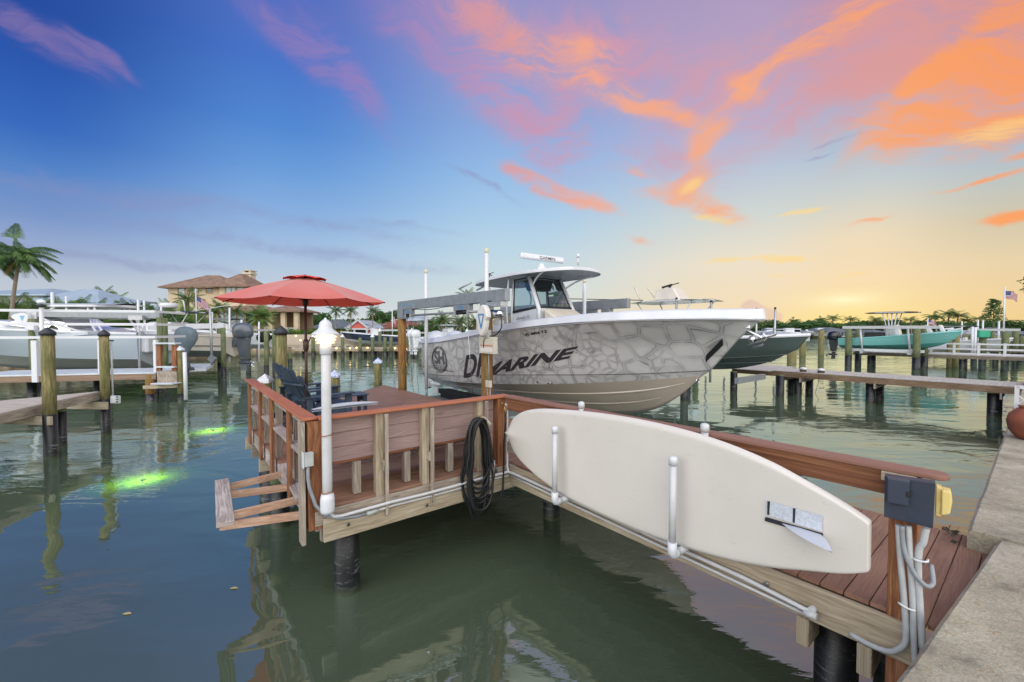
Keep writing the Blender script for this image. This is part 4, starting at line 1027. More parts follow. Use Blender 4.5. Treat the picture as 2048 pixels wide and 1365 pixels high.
# outboards
def outboard(cm,lm,name='outboard',cover=None):
    """origin at the transom top centre, +x forward"""
    t=thing(name,None,None)
    mb=MB()
    prof=[(.0,.02),(.20,.03),(.27,.12),(.29,.32),(.27,.5),(.20,.62),(.08,.68),(.001,.69)]
    mb.lathe(prof,(-.42,0,.05),20,True,0,0,1.55,.95); c=mb.build('cowl',cm,t)
    mb=MB(); hexa(mb,[Vector(p) for p in ((-.28,-.07,-.75),(-.28,.07,-.75),(-.62,.05,-.75),(-.62,-.05,-.75))],[Vector(p) for p in ((-.12,-.15,.1),(-.12,.15,.1),(-.72,.15,.1),(-.72,-.15,.1))]); mb.build('midsection',lm,t,bevel=.03,seg=2)
    mb=MB(); mb.beam((-.02,0,-.1),(-.2,0,-.15),.3,.35); mb.build('bracket',lm,t,bevel=.02)
    mb=MB(); mb.lathe([(.001,-.32),(.05,-.25),(.075,-.1),(.075,.1),(.06,.26),(.05,.28)],(-.48,0,-.98),12,axis=Matrix.Rotation(R(-90),3,'Y')); mb.beam((-.30,0,-.80),(-.80,0,-.79),.24,.02)
    mb.beam((-.42,0,-.78),(-.46,0,-1.32),.03,.24,Vector((1,0,0))); mb.build('gearcase',lm,t,bevel=.008)
    mb=MB()
    for k in range(3):
        a=2*math.pi*k/3+.4; ca,sa=math.cos(a),math.sin(a)
        e=Vector((0,ca,sa)); f=Vector((0,-sa,ca)); c0=Vector((-.82,0,-.98))
        mb.quad([c0+e*.04+Vector((.04,0,0)),c0+e*.12+f*.06+Vector((.05,0,0)),c0+e*.19+f*.01,c0+e*.17-f*.07+Vector((-.05,0,0)),c0+e*.04-f*.03+Vector((-.04,0,0))])
    mb.tube([Vector((-.74,0,-.98)),Vector((-.9,0,-.98))],[.055,.03],10); mb.build('propeller',steel,t)
    return t
ob=outboard(white,white)
for k,u in enumerate((3.62,4.38)):
    o=ob if k==0 else copy_tree(ob)
    o.parent=boat; o.location=bl(u,8.05,2.17); o.scale=(1.12,1.12,1.08); o['label']=None
    for key in ('label',): 
        if key in o: del o[key]
# lettering on the hull
def hq(px,py,u): l=RU(px,py,u); return Vector((l[1],l[2]))
cM=[hq(957,757,2.76),hq(1133,717,2.84),hq(1153,691,2.80),hq(977,728,2.70)]
def mk(c,off):
    def fn(s,t): q=bil(c,s,t); return onhull(q.x,q.y,off)
    return fn
def grow(c,k):
    m_=(c[0]+c[1]+c[2]+c[3])/4; return c
lettering('name_lettering_edge','MARINE',mk(cM,.006),lettergray,boat,shear=.0,offset=.075,subdiv=4)
lettering('name_lettering','MARINE',mk([cM[0].lerp(cM[2],.012),cM[1].lerp(cM[3],.012),cM[2].lerp(cM[0],.012),cM[3].lerp(cM[1],.012)],.012),navy,boat,shear=.0,offset=.045,subdiv=4)
cD=[hq(929,756,2.76),hq(976,752,2.76),hq(984,700,2.70),hq(933,712,2.70)]
lettering('name_lettering','DR',mk(cD,.010),navy,boat,shear=.2,offset=.03,subdiv=4)
cF=[hq(1061,672,2.74),hq(1106,665,2.80),hq(1106,660,2.80),hq(1061,667,2.74)]
lettering('registration','FL 8856 TZ',mk(cF,.010),black,boat,offset=.04,subdiv=2)
# round emblem
ec=hq(882,719,2.70)
def em_(s,t,k=1): return onhull(ec.x-s*k,ec.y+t*k*.82,.012)
for r_,w_ in ((.46,.014),(.41,.009)):
    mb=MB(); mb.tube([em_(r_*math.cos(a),r_*math.sin(a)) for a in [i*math.pi/20 for i in range(40)]],w_,5,closed=True); mb.build('emblem_ring',mat('emblem_dark','#55555a',rough=.4) if r_>.42 else bpy.data.materials['emblem_dark'],boat)
lettering('emblem_letters','SH',lambda s,t:em_((s-.5)*.62,(t-.5)*.50+.06),bpy.data.materials['emblem_dark'],boat,offset=.04)
mb=MB(); mb.tube([em_(-.34,-.24),em_(.36,-.24)],.01,5); mb.tube([em_(-.25,-.30),em_(.27,-.30)],.008,5); mb.build('emblem_bars',bpy.data.materials['emblem_dark'],boat)
lettering('small_lettering','SH  HULL  MARINE',lambda s,t:onhull(ec.x+.52-1.25*s,ec.y-.52+.08*t-.03*s,.01),navy,boat) if False else None
lettering('small_lettering','www.drmarine.com',lambda s,t:onhull(6.95-1.15*s,1.80+.075*t-.02*s,.01),navy,boat)
lettering('small_lettering','drmarine',lambda s,t:onhull(7.78-.42*s,1.79+.07*t,.01),navy,boat)

# ================================================================ lift of the big boat
def lift_beam(t,u,v0,v1,z0,z1):
    mb=MB(); mb.lbox(u-.07,u+.07,v0,v1,z0,z1); return mb.build('beam',alu,t,bevel=.006)
lift=thing('boat_lift','galvanised boat lift with two long top beams holding the grey patterned boat','boat lift',W(4,5,0))
lift_beam(lift,2.0,2.42,7.9,3.61,3.87); lift_beam(lift,6.0,2.27,7.9,3.58,3.84)
for u,v in ((2.0,7.62),(2.0,3.18),(6.0,3.0),(6.0,7.6)):
    mb=MB(); mb.lbox(u-.10,u+.10,v-.14,v+.24 if v>5 else v+.14,3.33 if v>5 else 3.28,3.63); mb.build('pile_bracket',alu,lift,bevel=.005)
for u,v0,v1 in ((1.93,3.75,4.45),(1.93,6.85,7.3),(6.0,3.4,4.3)):
    mb=MB(); mb.lbox(u-.05,u+.08,v0,v1,3.47,3.60); pb=mb.build('pulley_box',alu,lift,bevel=.004)
    mb=MB(); mb.tube([W(u+.01,v0+.08,3.42),W(u+.01,v1-.08,3.42)],.05,12); mb.build('winder',black,pb)
    for v in (v0+.06,v1-.06): 
        mb=MB(); mb.lbox(u-.055,u+.085,v-.035,v+.035,3.36,3.47); mb.build('bearing',alu_b,pb,bevel=.004)
mb=MB(); mb.tube([W(1.94,3.0,3.42),W(1.94,7.3,3.42)],.030,10); mb.build('drive_shaft',alu,lift)
blue=mat('blue_mark','#3f86b8',rough=.5)
ltb=mat('faded_blue_mark','#6fa6c4',rough=.5)
lettering('beam_lettering','BH USA',lambda s,t:W(1.925,7.55-.75*s,3.71+.09*t),ltb,lift)
lettering('beam_lettering','CBS',lambda s,t:W(1.875,4.25-.26*s,3.49+.08*t),blue,lift,offset=.02)
lettering('beam_lettering','CBS',lambda s,t:W(1.875,7.18-.26*s,3.49+.08*t),blue,lift,offset=.02)
# gear cover (teardrop) with triangle mark
gc=W(1.80,2.93,3.2)
def tear(a):
    s,c=math.sin(a),math.cos(a)
    r=1.0; return (.17*c*(1-.0)*(1.0+.35*s if s>0 else 1-.15*abs(s)), .33*s)
def gp(a_,b_,d): # a_: horizontal, b_: vertical, d depth along U
    return W(1.80+d,2.93-a_,3.20+b_)
poly=[(lambda x,y:(x,y))(*((.19*math.cos(a)*(1.12 if math.sin(a)>0 else .80)+.02*math.sin(a)),.34*math.sin(a))) for a in [i*2*math.pi/28 for i in range(28)]]
mb=MB(); mb.prism(poly,0,-.13,gp); mb.build('gear_cover',mat('gear_cover_white','#d4d3cd',rough=.4),lift,bevel=.03,seg=3)
mb=MB()
tri=[(-.10,.13),(.10,.13),(.0,-.17)]
for i in range(3): 
    a,b=tri[i],tri[(i+1)%3]; mb.beam(gp(a[0],a[1],-.135),gp(b[0],b[1],-.135),.035,.006,U)
mb.build('triangle_mark',blue,lift)
mb=MB(); mb.lathe([(.10,0),(.105,.05),(.09,.08),(.09,.34),(.075,.38),(.001,.39)],W(1.92,2.93-.02,3.34),18,axis=Matrix(((-V.x,0,0),(0,1,0),(0,0,1))) if False else Matrix.Rotation(math.atan2(-V.y,-V.x),3,'Z')@Matrix.Rotation(R(90),3,'Y')); mb.build('motor',steel,lift)
mb=MB(); mb.lbox(1.86,1.98,2.52,2.75,3.10,3.2); mb.build('motor_foot',alu_b,lift,bevel=.004); mb=MB(); mb.lbox(1.84,2.0,2.45,3.0,3.5,3.6); mb.build('motor_mount',alu_b,lift,bevel=.004)
mb=MB(); mb.tube(catmull([tuple(W(*p)) for p in [(1.88,2.50,3.30),(1.86,2.45,3.05),(1.84,2.65,2.88),(1.82,2.85,2.86),(1.80,3.0,2.78),(1.80,3.02,2.6)]],14),.014,6)
mb.tube([W(1.92,v,3.60+.02*math.sin(v*3)+(.02 if v<4 else -.03)) for v in [2.9+i*.25 for i in range(20)]]+[W(1.92,7.88,3.35)],.010,5)
mb.build('cable',black,lift)
mb=MB(); hexa_=None; mb.lathe([(.10,0),(.105,.05),(.09,.08),(.09,.34),(.075,.38),(.001,.39)],W(6.0,2.9,3.35),18,axis=Matrix.Rotation(math.atan2(-V.y,-V.x),3,'Z')@Matrix.Rotation(R(90),3,'Y')); mb.build('motor',steel,lift)
for u,v in ((2.25,4.1),(2.25,7.1),(2.15,7.25),(5.75,4.1),(5.75,7.1)):
    mb=MB(); mb.tube([W(u-.2,v,3.4),W(u,v,1.0)],.006,5); mb.build('hoist_wire',steel,lift)
for v in (4.1,7.1):
    mb=MB(); mb.lbox(2.15,5.85,v-.08,v+.08,.72,.95); mb.build('cradle_beam',alu,lift,bevel=.005)
for u in (3.1,4.9):
    mb=MB(); mb.beam(W(u,3.4,1.12 if u<4 else 1.12),W(u,7.3,1.06),.16,.14); mb.build('bunk',black,lift,bevel=.01)
mb=MB(); mb.lbox(2.7,3.0,4.6,6.6,.98,1.22); mb.build('bunk',black,lift,bevel=.01)
for u,v,z0,z1 in ((2.45,7.0,.85,4.81),(2.30,3.62,.85,4.93),(5.5,3.4,.85,4.42)):
    mb=MB(); mb.tube([W(u,v,z0+.35),W(u,v,z1-.12)],.052,14); gpp=mb.build('guide_post',pvc_w,lift)
    mb=MB(); mb.tube([W(u,v,z1-.13),W(u,v,z1)],.046,12); mb.build('post_tip',mat('yellowed_tip','#c7c0a0',rough=.5) if 'yellowed_tip' not in bpy.data.materials else bpy.data.materials['yellowed_tip'],gpp)
    mb=MB(); mb.tube([W(u,v,z0),W(u,v,z0+.4)],.035,8); mb.build('post_foot',alu,gpp)
piling(W(2.0,3.18),.135,3.3,.7,pile_o,'stained lift piling with a pale electric box, just beyond the dock corner',n=20)
piling(W(2.0,7.72),.13,3.36,.7,pile_o,'tall rusty orange lift piling at the far stern side of the grey patterned boat',n=20)
piling(W(6.0,3.0),.13,3.3,.7,pile_g,'lift piling behind the bow half of the grey patterned boat')
piling(W(6.0,7.72),.13,3.3,.7,pile_g,'lift piling behind the stern half of the grey patterned boat')
ebx=thing('lift_control_box','pale lift control box with red warning label on the stained piling','control box',W(1.84,3.2,2.5))
bxm=mat('box_beige','#bcb8a6','#c8c4b4',rough=.5,scale=5); 
def bx(px,py): l=RU(px,py,1.80); return l[1],l[2]
(v1_,zt_),(v0_,zb_)=bx(958,674),bx(988,709)
mb=MB(); mb.lbox(1.80,1.90,v0_,v1_,zb_,zt_); mb.build('enclosure',bxm,ebx,bevel=.008,seg=2)
redm=mat('red_print','#c8462e',rough=.5); pale=mat('label_pale','#d8d4cc',rough=.5)
mb=MB(); mb.lbox(1.794,1.799,v0_+.06,v1_-.06,zb_+.04,zb_+.13); mb.build('label',pale,ebx)
lettering('warning_lettering','WARNING',lambda s,t:W(1.793,v1_-.05-(v1_-v0_-.1)*s,zb_+.165+.03*t),redm,ebx,offset=.02)
mb=MB(); (v1b,ztb),(v0b,zbb)=bx(970,761),bx(979,776); mb.lbox(1.81,1.87,v0b,v1b,zbb,ztb); ou=mb.build('outlet_box',bxm,ebx,bevel=.004)
mb=MB(); mb.tube([W(1.84,(v0b+v1b)/2,ztb),W(1.84,(v0b+v1b)/2,zb_)],.014,6); mb.tube([W(1.84,v0b+.03,zbb),W(1.84,v0b+.03,1.15)],.014,6); mb.tube([W(1.84,v1b-.03,zbb),W(1.84,v1b-.03,1.15)],.014,6);mb.build('conduit',greyconduit,ebx)
mb=MB(); mb.tube([W(1.82,2.88,zt_),W(1.82,2.88,2.9)],.045,10); mb.lbox(1.78,1.86,2.82,2.95,2.83,3.0); mb.build('conduit',ltgrey,ebx)
# ================================================================ neighbouring docks and boats
def vat(px,u): return RU(px,700,u)[1]
def hull_thing(name,label,L,B,zk,zs,zb,zc,side,bot,capm_,group=None,seamy=True,N=36):
    """boat root at the stern centreline, +x to the bow; z measured from the root (water level)"""
    t=thing(name,label,'boat',(0,0,0),group)
    X=lambda f:f*L
    sz=lambda f:zs+(zb-zs)*(f**1.25)*(1 if f<.9 else 1)
    sheer=[(X(f),B*h,sz(f)) for f,h in ((0,.9),(.2,.97),(.42,1),(.62,.95),(.78,.78),(.89,.5),(.965,.2),(1,0))]
    mid=[(X(f),B*h,(sz(f)*.52+(zc+.1)*.48)) for f,h in ((0,.9),(.2,.95),(.42,.95),(.6,.84),(.75,.6),(.86,.32),(.93,.12),(.96,0))]
    ch=[(X(f),B*h,zc+(zb-zc)*.38*f**2) for f,h in ((0,.86),(.2,.87),(.4,.83),(.58,.68),(.72,.44),(.82,.22),(.885,.07),(.91,0))]
    xe,ze=ch[-1][0],ch[-1][2]
    ke=[(0,0,zk),(X(.2),0,zk),(X(.4),0,zk+.01),(X(.56),0,zk+.05),(X(.7),0,zk+(ze-zk)*.2),(X(.79),0,zk+(ze-zk)*.42),(X(.86),0,zk+(ze-zk)*.68),(xe,0,ze)]
    mb=MB(); r=lines_mesh(mb,[ch,mid,sheer],N,sub=3); o=mb.build('hull_side',side,t); weld(o)
    mb=MB(); rb=lines_mesh(mb,[ke,ch],N,sub=3); o=mb.build('hull_bottom',bot,t); weld(o)
    ts=[r[2][0],r[1][0],r[0][0]]; mb=MB(); mb.quad([(p.x,-p.y,p.z) for p in ts]+[(0,0,zk)]+[(p.x,p.y,p.z) for p in ts[::-1]]); mb.build('transom',side,t)
    s_=r[2]
    def gn(i,j,sg):
        p=s_[int(round(i*N))]; d,z=[(0.0,-.03),(.03,0),(.02,.07),(-.04,.10),(-.2,.10),(-.22,-.2)][int(round(j*5))]
        return (p.x+(.03 if d>0 and p.y<.1 else 0),sg*max(0,p.y+d),p.z+z)
    mb=MB()
    for sg in (-1,1): mb.grid(lambda i,j,sg=sg:gn(i,j,sg),N,5,flip=sg>0)
    o=mb.build('gunwale',capm_,t); weld(o)
    mb=MB(); mb.grid(lambda i,j:(s_[int(round(i*N))].x,(j*2-1)*max(0,s_[int(round(i*N))].y-.18),s_[int(round(i*N))].z+(.05 if i>.6 else -.12)),N,2); mb.build('deck',capm_,t)
    return t
def set_console(t,x,z0,w=.9,l=1.0,h=1.3,m=white):
    mb=MB(); hexa(mb,[Vector(p) for p in ((x-l/2,-w/2,z0),(x+l/2,-w/2,z0),(x+l/2,w/2,z0),(x-l/2,w/2,z0))],[Vector(p) for p in ((x-l*.45,-w*.45,z0+h*.85),(x+l*.25,-w*.45,z0+h),(x+l*.25,w*.45,z0+h),(x-l*.45,w*.45,z0+h*.85))]); mb.build('console',m,t,bevel=.03)
def set_ttop(t,x0,x1,w,z0,z1,m=white,legm=None,canvas=None,bars=2,spread=1.0):
    mb=MB(); mb.grid(lambda i,j:(x0+(x1-x0)*i,w*(j*2-1)*(1-.12*abs(2*i-1)**3),z1+.06*(1-(2*j-1)**2)-.05*abs(2*i-1)**3),10,8); 
    mb.grid(lambda i,j:(x0+(x1-x0)*i,w*(j*2-1)*(1-.12*abs(2*i-1)**3),z1-.06),10,8,flip=True)
    o=mb.build('top',canvas or m,t,)
    mb=MB(); mb.tube([(x0+(x1-x0)*(.5+.5*math.cos(a)),w*math.sin(a)**1 if abs(math.sin(a))<.8 else w*.97*math.copysign(1,math.sin(a)),z1-.03) for a in [i*math.pi/12 for i in range(24)]],.035,6,closed=True); mb.build('top_rim',m,t)
    for sx in (-1,1):
        for k in range(bars):
            xa=x0+(x1-x0)*(.5+spread*(-.2+.4*k/max(1,bars-1))); xb=x0+(x1-x0)*(.5+spread*(-.38+.76*k/max(1,bars-1)))
            mb=MB(); mb.tube([(xa,sx*w*.55,z0),(xa,sx*w*.62,(z0+z1)/2),(xb,sx*w*.8,z1-.04)],.03,6); mb.build('top_leg',legm or m,t)
def vpos(t,u,v,rz=None):
    place(t,W(u,v,0),math.atan2(-V.y,-V.x) if rz is None else rz)
blackob=mat('outboard_black','#15181c',rough=.2,coat=.5)
greyob=mat('outboard_grey','#4f575f',rough=.25,coat=.4)
ob_bk=outboard(blackob,blackob); ob_gr=outboard(greyob,greyob); ob_wh=outboard(white,white)
PB,PG,PW=Proto(ob_bk),Proto(ob_gr),Proto(ob_wh)
def add_ob(P_,t,loc,sc=1.0,tilt=0):
    o=P_.put(loc,0,sc=sc); o.parent=t; o.rotation_euler=(0,tilt,0); return o
# --- the dock next door (bleached boards)
nd=thing('dock','long bleached grey dock next door reaching in from the right below the teal boat','dock',W(18.9,-4,0))
deck_mesh(lambda v:(18.2,20.2) if v<3.2 else (17.7,21.2),0,0,-4.25,5.2,.145,'u',1.12,dock_gray,nd,'deck')
for u in (18.22,20.15):
    mb=MB(); mb.lbox(u-.02,u+.02,-4.25,5.0,.86,1.085); mb.build('fascia',wood('dock_stringer','#5d4a38','#7a6450','#927c65') if 'dock_stringer' not in bpy.data.materials else bpy.data.materials['dock_stringer'],nd)
for px in (1990,1743,1597,1560):
    v=vat(px,18.45)
    mb=MB(); mb.lbox(18.1,20.25,v-.2,v-.15,.66,.86); mb.build('cross_beam',wood_gray,nd)
    for u in (18.45,19.95):
        p=W(u,v); pile_parts(nd,p.x,p.y,.15,.95,.80,pile_g,as_part=True,n=14)
lampcap=mat('dock_lantern_brown','#6b5a4a',rough=.6)
for px,w_ in ((1607,'farther'),(1643,'nearer')):
    v=vat(px,18.5); p=W(18.5,v,1.12)
    t=thing('dock_light',w_+' small round-capped dock light on the bleached grey dock','light',p,'small dock lights on the grey dock')
    mb=MB(); mb.lathe([(.13,0),(.13,.10),(.15,.11)],p,12); mb.build('body',lampcap,t)
    mb=MB(); mb.lathe([(.15,.11),(.13,.16),(.06,.20),(.001,.21)],p,12); mb.build('dome',pvc_w,t)
for i,(px,wp) in enumerate(((1640,'slack black cord dangling from the grey dock into the water, right one'),(1613,'slack black cord dangling from the grey dock into the water, left one'))):
    v=vat(px,18.15); mb=MB(); mb.tube([W(18.17,v,1.0),W(18.1,v+.05,.6),W(18.05,v+.12,.25),W(18.12,v-.05,-.1)],.008,5); tag(mb.build('cord',black),wp,'cord')
# --- dark grey-green boat and its lift
tm=mat('slate_hull','#46534f' ,rough=.3,coat=.3); tb=mat('slate_bottom','#3e4a48',rough=.35,coat=.2)
gb_=hull_thing('slate_boat','dark slate green hull on a lift behind the bow of the patterned boat',9.6,1.45,1.15,2.35,2.78,1.62,tm,tb,white)
vpos(gb_,15.2,.83+9.6)
for f,o_ in ((.3,.9),(.62,.8)):
    pass
mb=MB(); mb.tube([(9.6*.93-i*.35,-.05-.10*i if i<9 else -1.0,2.05-.045*i+.001*i*i) for i in range(18)],.016,5); mb.build('spray_strake',tm,gb_)
mb=MB(); mb.tube([(9.6*.87-i*.35,-.03-.07*i if i<9 else -.7,1.72-.035*i+.001*i*i) for i in range(16)],.02,5); mb.build('spray_strake',tm,gb_)
set_console(gb_,4.2,2.2,1.2,1.2,1.6); set_ttop(gb_,2.2,5.9,1.25,2.3,4.35,white,canvas=white)
# tower on the top
mb=MB(); hexa(mb,[Vector(p) for p in ((3.2,-.45,4.4),(4.6,-.45,4.4),(4.6,.45,4.4),(3.2,.45,4.4))],[Vector(p) for p in ((3.3,-.4,4.95),(4.2,-.4,5.0),(4.2,.4,5.0),(3.3,.4,4.95))]); mb.build('upper_console',cream,gb_,bevel=.05)
mb=MB()
for x,y in ((2.4,-.7),(2.4,.7)): mb=MB(); mb.tube([(x+.3,y,4.4),(x-.15,y*.9,5.1),(x-.2,y*.8,5.15)],.04,6); mb.build('tower_leg',cream,gb_)
mb=MB(); mb.tube([(3.6,-.35,5.02),(3.9,0,5.16),(3.5,.4,5.05)],.05,6); mb.tube([(3.9,-.2,5.1),(4.1,.3,5.25)],.025,5); mb.build('folded_seat',black,gb_)
mb=MB(); mb.tube([(9.3,0,2.9),(9.3,.02,3.02),(8.1,-.5,3.02)],.02,5); mb.tube([(9.3,0,2.9),(9.5,0,3.0),(9.55,0,2.9)],.03,5); mb.build('bow_anchor',steel,gb_)
mb=MB(); mb.tube([(3.0,-1.0,4.42),(0.2,-3.2,4.55)],.02,6); mb.build('outrigger',black,gb_)
for px,u,zt,nm in ((1352,14.0,4.35,'left'),(1421,14.0,4.15,'right')):
    v=vat(px,u); t=thing('guide_post','dark-tipped guide pipe rising just %s of the slate boat tower'%nm,'guide post',W(u,v,0),'guide pipes behind the big bow')
    mb=MB(); mb.tube([W(u,v,.8),W(u,v,zt)],.05,8); mb.build('pipe',alu_b,t); mb=MB(); mb.tube([W(u,v,zt),W(u,v,zt+.08)],.052,8); mb.build('tip',black,t)
for i,(px,Y_,zt) in enumerate(((1412,34,4.1),(1449,34,3.95),(1512,33,4.55),(1549,30,4.45),(1384,36,3.9))):
    p=Q(px,700,Y_); t=thing('guide_post','distant dark-tipped guide pipe, %s from left above the big bow gunwale'%['second','third','fourth','fifth','first'][i],'guide post',(p.x,p.y,0),'guide pipes behind the big bow')
    mb=MB(); mb.tube([(p.x,p.y,.8),(p.x,p.y,zt)],.07,7); mb.build('pipe',alu_b,t); mb=MB(); mb.tube([(p.x,p.y,zt),(p.x,p.y,zt+.14)],.073,7); mb.build('tip',black,t)
gl=thing('boat_lift','low aluminium lift cradle and dark pilings carrying the slate green boat','boat lift',W(15.2,4,0))
for v in (2.9,6.6):
    mb=MB(); mb.lbox(13.9,16.5,v-.08,v+.08,.86,1.08); mb.build('cradle_beam',alu,gl)
for u,v in ((17.5,4.6),(17.5,2.6),(17.2,6.8),(13.0,4.6),(13.0,6.8)): 
    p=W(u,v); pile_parts(gl,p.x,p.y,.15,1.0,.95,pile_g,as_part=True,n=12)
# --- mooring piles out in the water
for (px,py,Y_,zt,r,lab) in [(1605,709,50,1.9,.33,'stained mooring piling beyond the bow tip of the slate boat'),(1642,707,50,2.95,.30,'tall double mooring piling standing alone in the open canal at right'),(1583,735,33,1.9,.32,'brown piling just behind the end of the bleached grey dock')]:
    p=Q(px,py,Y_); piling((p.x,p.y),r,zt,None,pile_y,lab,n=12)
# --- far lift seen above the slate bow
fl=thing('boat_lift','white-capped far boat lift seen above the slate boat bow','boat lift',Q(1360,680,34))
for px in (1333,1392):
    for Y_ in (33,37):
        p=Q(px+(Y_-33)*-2,700,Y_); pile_parts(fl,p.x,p.y,.2,3.1,.7,pile_g,as_part=True,n=10)
    p=Q(px,700,33); mb=MB(); mb.box(p.x-.35,p.x+.35,p.y-.4,p.y+.4,3.1,3.75); mb.build('motor_cover',white,fl,bevel=.06)
mb=MB(); mb.beam(Q(1335,645,33),Q(1392,643,33),.2,.35); mb.build('beam',alu_b,fl)
mb=MB(); mb.beam(Q(1320,652,32.5),Q(1385,654,32.5),.1,.12); mb.build('beam',pvc_w,fl)
# --- teal boat, outboard, lift and dock
teal=mat('teal_hull','#70b2ae',rough=.3,coat=.3); tealb=mat('teal_bottom','#4a9088',rough=.35)
bt=hull_thing('teal_boat','teal bay boat with black outboard raised on its own lift at right','' and 0 or 6.9,1.15,1.45,2.2,2.88,1.75,teal,tealb,white) if False else hull_thing('teal_boat','teal bay boat with black outboard raised on its own lift at right',6.9,1.15,1.45,2.2,2.88,1.75,teal,tealb,teal)
vpos(bt,40.2,5.9)
set_console(bt,3.3,2.1,.9,1.0,1.3); set_ttop(bt,1.6,4.7,.95,2.3,4.35,pvc_w,legm=pvc_w,canvas=mat('canvas_dark','#23282e',rough=.8),bars=4,spread=.38)
for xx in (5.3,6.0):
    mb=MB(); hexa(mb,[Vector(p) for p in ((xx-.05,-.4,2.55),(xx+.25,-.4,2.55),(xx+.25,.3,2.55),(xx-.05,.3,2.55))],[Vector(p) for p in ((xx-.25,-.4,3.35),(xx-.1,-.4,3.35),(xx-.1,.3,3.35),(xx-.25,.3,3.35))]); mb.build('bow_seat',white,bt,bevel=.02)
mb=MB(); mb.box(1.6,2.8,-.6,.6,2.35,2.8); mb.build('covered_seat',black,bt,bevel=.04)
mb=MB(); mb.beam((6.2,0,2.95),(6.9,0,3.08),.15,.1); mb.tube([(5.8,.2,3.02),(6.5,0,3.1)],.06,6); mb.build('trolling_motor',white,bt)
add_ob(PB,bt,(-.05,0,2.05),1.15)
tl_=thing('boat_lift','wooden-post boat lift with thin top beam around the teal boat','boat lift',W(40,3,0))
tv0,tv1=vat(1697,38.6),vat(1833,38.6)
for u,dz in ((38.6,0),(41.9,0)):
    va,vb=(tv0,tv1) if u<40 else (tv0+.1,tv1)
    mb=MB(); mb.lbox(u-.08,u+.08,vb-1.0,va+.4,3.08,3.30); mb.build('beam',alu_b,tl_)
    for v in (va,vb):
        p=W(u,v); pile_parts(tl_,p.x,p.y,.22,3.08,.95,pile_g,as_part=True,n=12)
for v in (vat(1725,39.2),vat(1820,39.2)):
    mb=MB(); mb.tube([W(39.1,v,1.5),W(38.85,v+.1,3.1)],.07,8); mb.build('guide_post',pvc_w,tl_)
    mb=MB(); mb.lbox(38.8,41.7,v-.1,v+.1,1.15,1.4); mb.build('cradle_beam',alu_b,tl_)
mb=MB(); mb.lbox(39.3,39.6,tv1-.3,tv0+.2,1.3,1.5); mb.build('bunk',pvc_w,tl_)
wood_dk=wood('dark_dock_board','#5f564c','#786d60','#918675')
def simple_dock(name,label,u0,u1,v0,v1,z,dm,fm,pilepx=(),pr=.17,rail=None,group=None,wrapz=.75):
    t=thing(name,label,'dock',W((u0+u1)/2,v0,0),group)
    mb=MB(); mb.lbox(u0,u1,v0,v1,z-.04,z); mb.build('deck',dm,t)
    mb=MB(); mb.lbox(u0+.01,u0+.05,v0,v1,z-.28,z-.045); mb.build('fascia',fm,t)
    for v in pilepx:
        for u in (u0+.2,u1-.2):
            p=W(u,v); pile_parts(t,p.x,p.y,pr,z-.1,min(wrapz,z-.2),pile_g,as_part=True,n=10)
    if rail:
        za,n,rv0,rv1=rail
        for k in range(n+1):
            v=rv0+(rv1-rv0)*k/n
            mb=MB(); mb.lbox(u0+.02,u0+.14,v-.07,v+.07,z,za+.03); mb.build('rail_post',pvc_w,t)
        for zz in (za-.06,(za+z)/2+.0,z+.10):
            mb=MB(); mb.lbox(u0+.055,u0+.105,rv0,rv1,zz-.05,zz+.06); mb.build('rail',pvc_w,t)
    return t
simple_dock('dock','weathered dock with white railing behind the teal boat lift',42.4,44.0,-4.3,5.6,1.12,dock_gray,wood_dk,(vat(1740,42.6),vat(1830,42.6),vat(1925,42.6),),rail=(2.0,4,-4.2,vat(1862,42.5)))
for i,(px,w_) in enumerate(((1900,'left'),(1912,'right'))):
    p=W(45.5,vat(px,45.5)); piling((p.x,p.y),.2,2.75,None,pile_y,'brown piling behind the white railing, %s one of the pair past the teal bow'%w_,'pilings past the teal bow',n=10)
# --- more docks and a white boat farther right
simple_dock('dock','low dark dock lying between the green box and the frame edge',58,60,-4.3,2.2,1.15,wood_dk,wood_dk,(vat(1990,58),-3,1))
wb=hull_thing('white_boat','white boat with navy bimini top moored past the teal boat bow',6.5,1.2,.75,1.65,2.2,1.05,white,cream,white)
vpos(wb,56.0,vat(1908,56)+2.8)
navyc=mat('navy_canvas','#1d2940',rough=.85)
set_ttop(wb,1.0,4.4,1.2,1.7,3.35,alu_b,canvas=navyc,bars=2); set_console(wb,3.4,1.3,1.,.9,1.0)
lf=thing('boat_lift','thin-beamed boat lift with green control box at far right','boat lift',W(60,-1,0))
for px,u in ((1965,54),(2010,54),(1948,62),(2030,62)):
    v=vat(px,u); p=W(u,v); pile_parts(lf,p.x,p.y,.24,2.85,.9,pile_g,as_part=True,n=10)
mb=MB(); mb.beam(W(54,vat(1935,54),3.0),W(54,vat(2040,54),3.0),.15,.2); mb.build('beam',alu_b,lf)
p=W(53.6,vat(1965,53.6),2.6); mb=MB(); mb.box(p.x-.5,p.x+.5,p.y-.2,p.y+.2,p.z-.3,p.z+.35); mb.build('control_box',mat('green_box','#2f9a78',rough=.5),lf,bevel=.05)
for i,(px,y0,Y_) in enumerate(((1945,654,36),(1951,655,36),(1956,640,50),(1966,641,50),(1998,643,48),(1924,643,60))):
    p=Q(px,y0,Y_); t=thing('guide_post','white guide pipe standing at a lift at far right, %s from the left'%['second','third','fourth','fifth','sixth','first'][i],'guide post',(p.x,p.y,0),'white guide pipes at far right')
    mb=MB(); mb.tube([(p.x,p.y,.8),(p.x,p.y,p.z)],.09,7); mb.build('pipe',pvc_w,t)
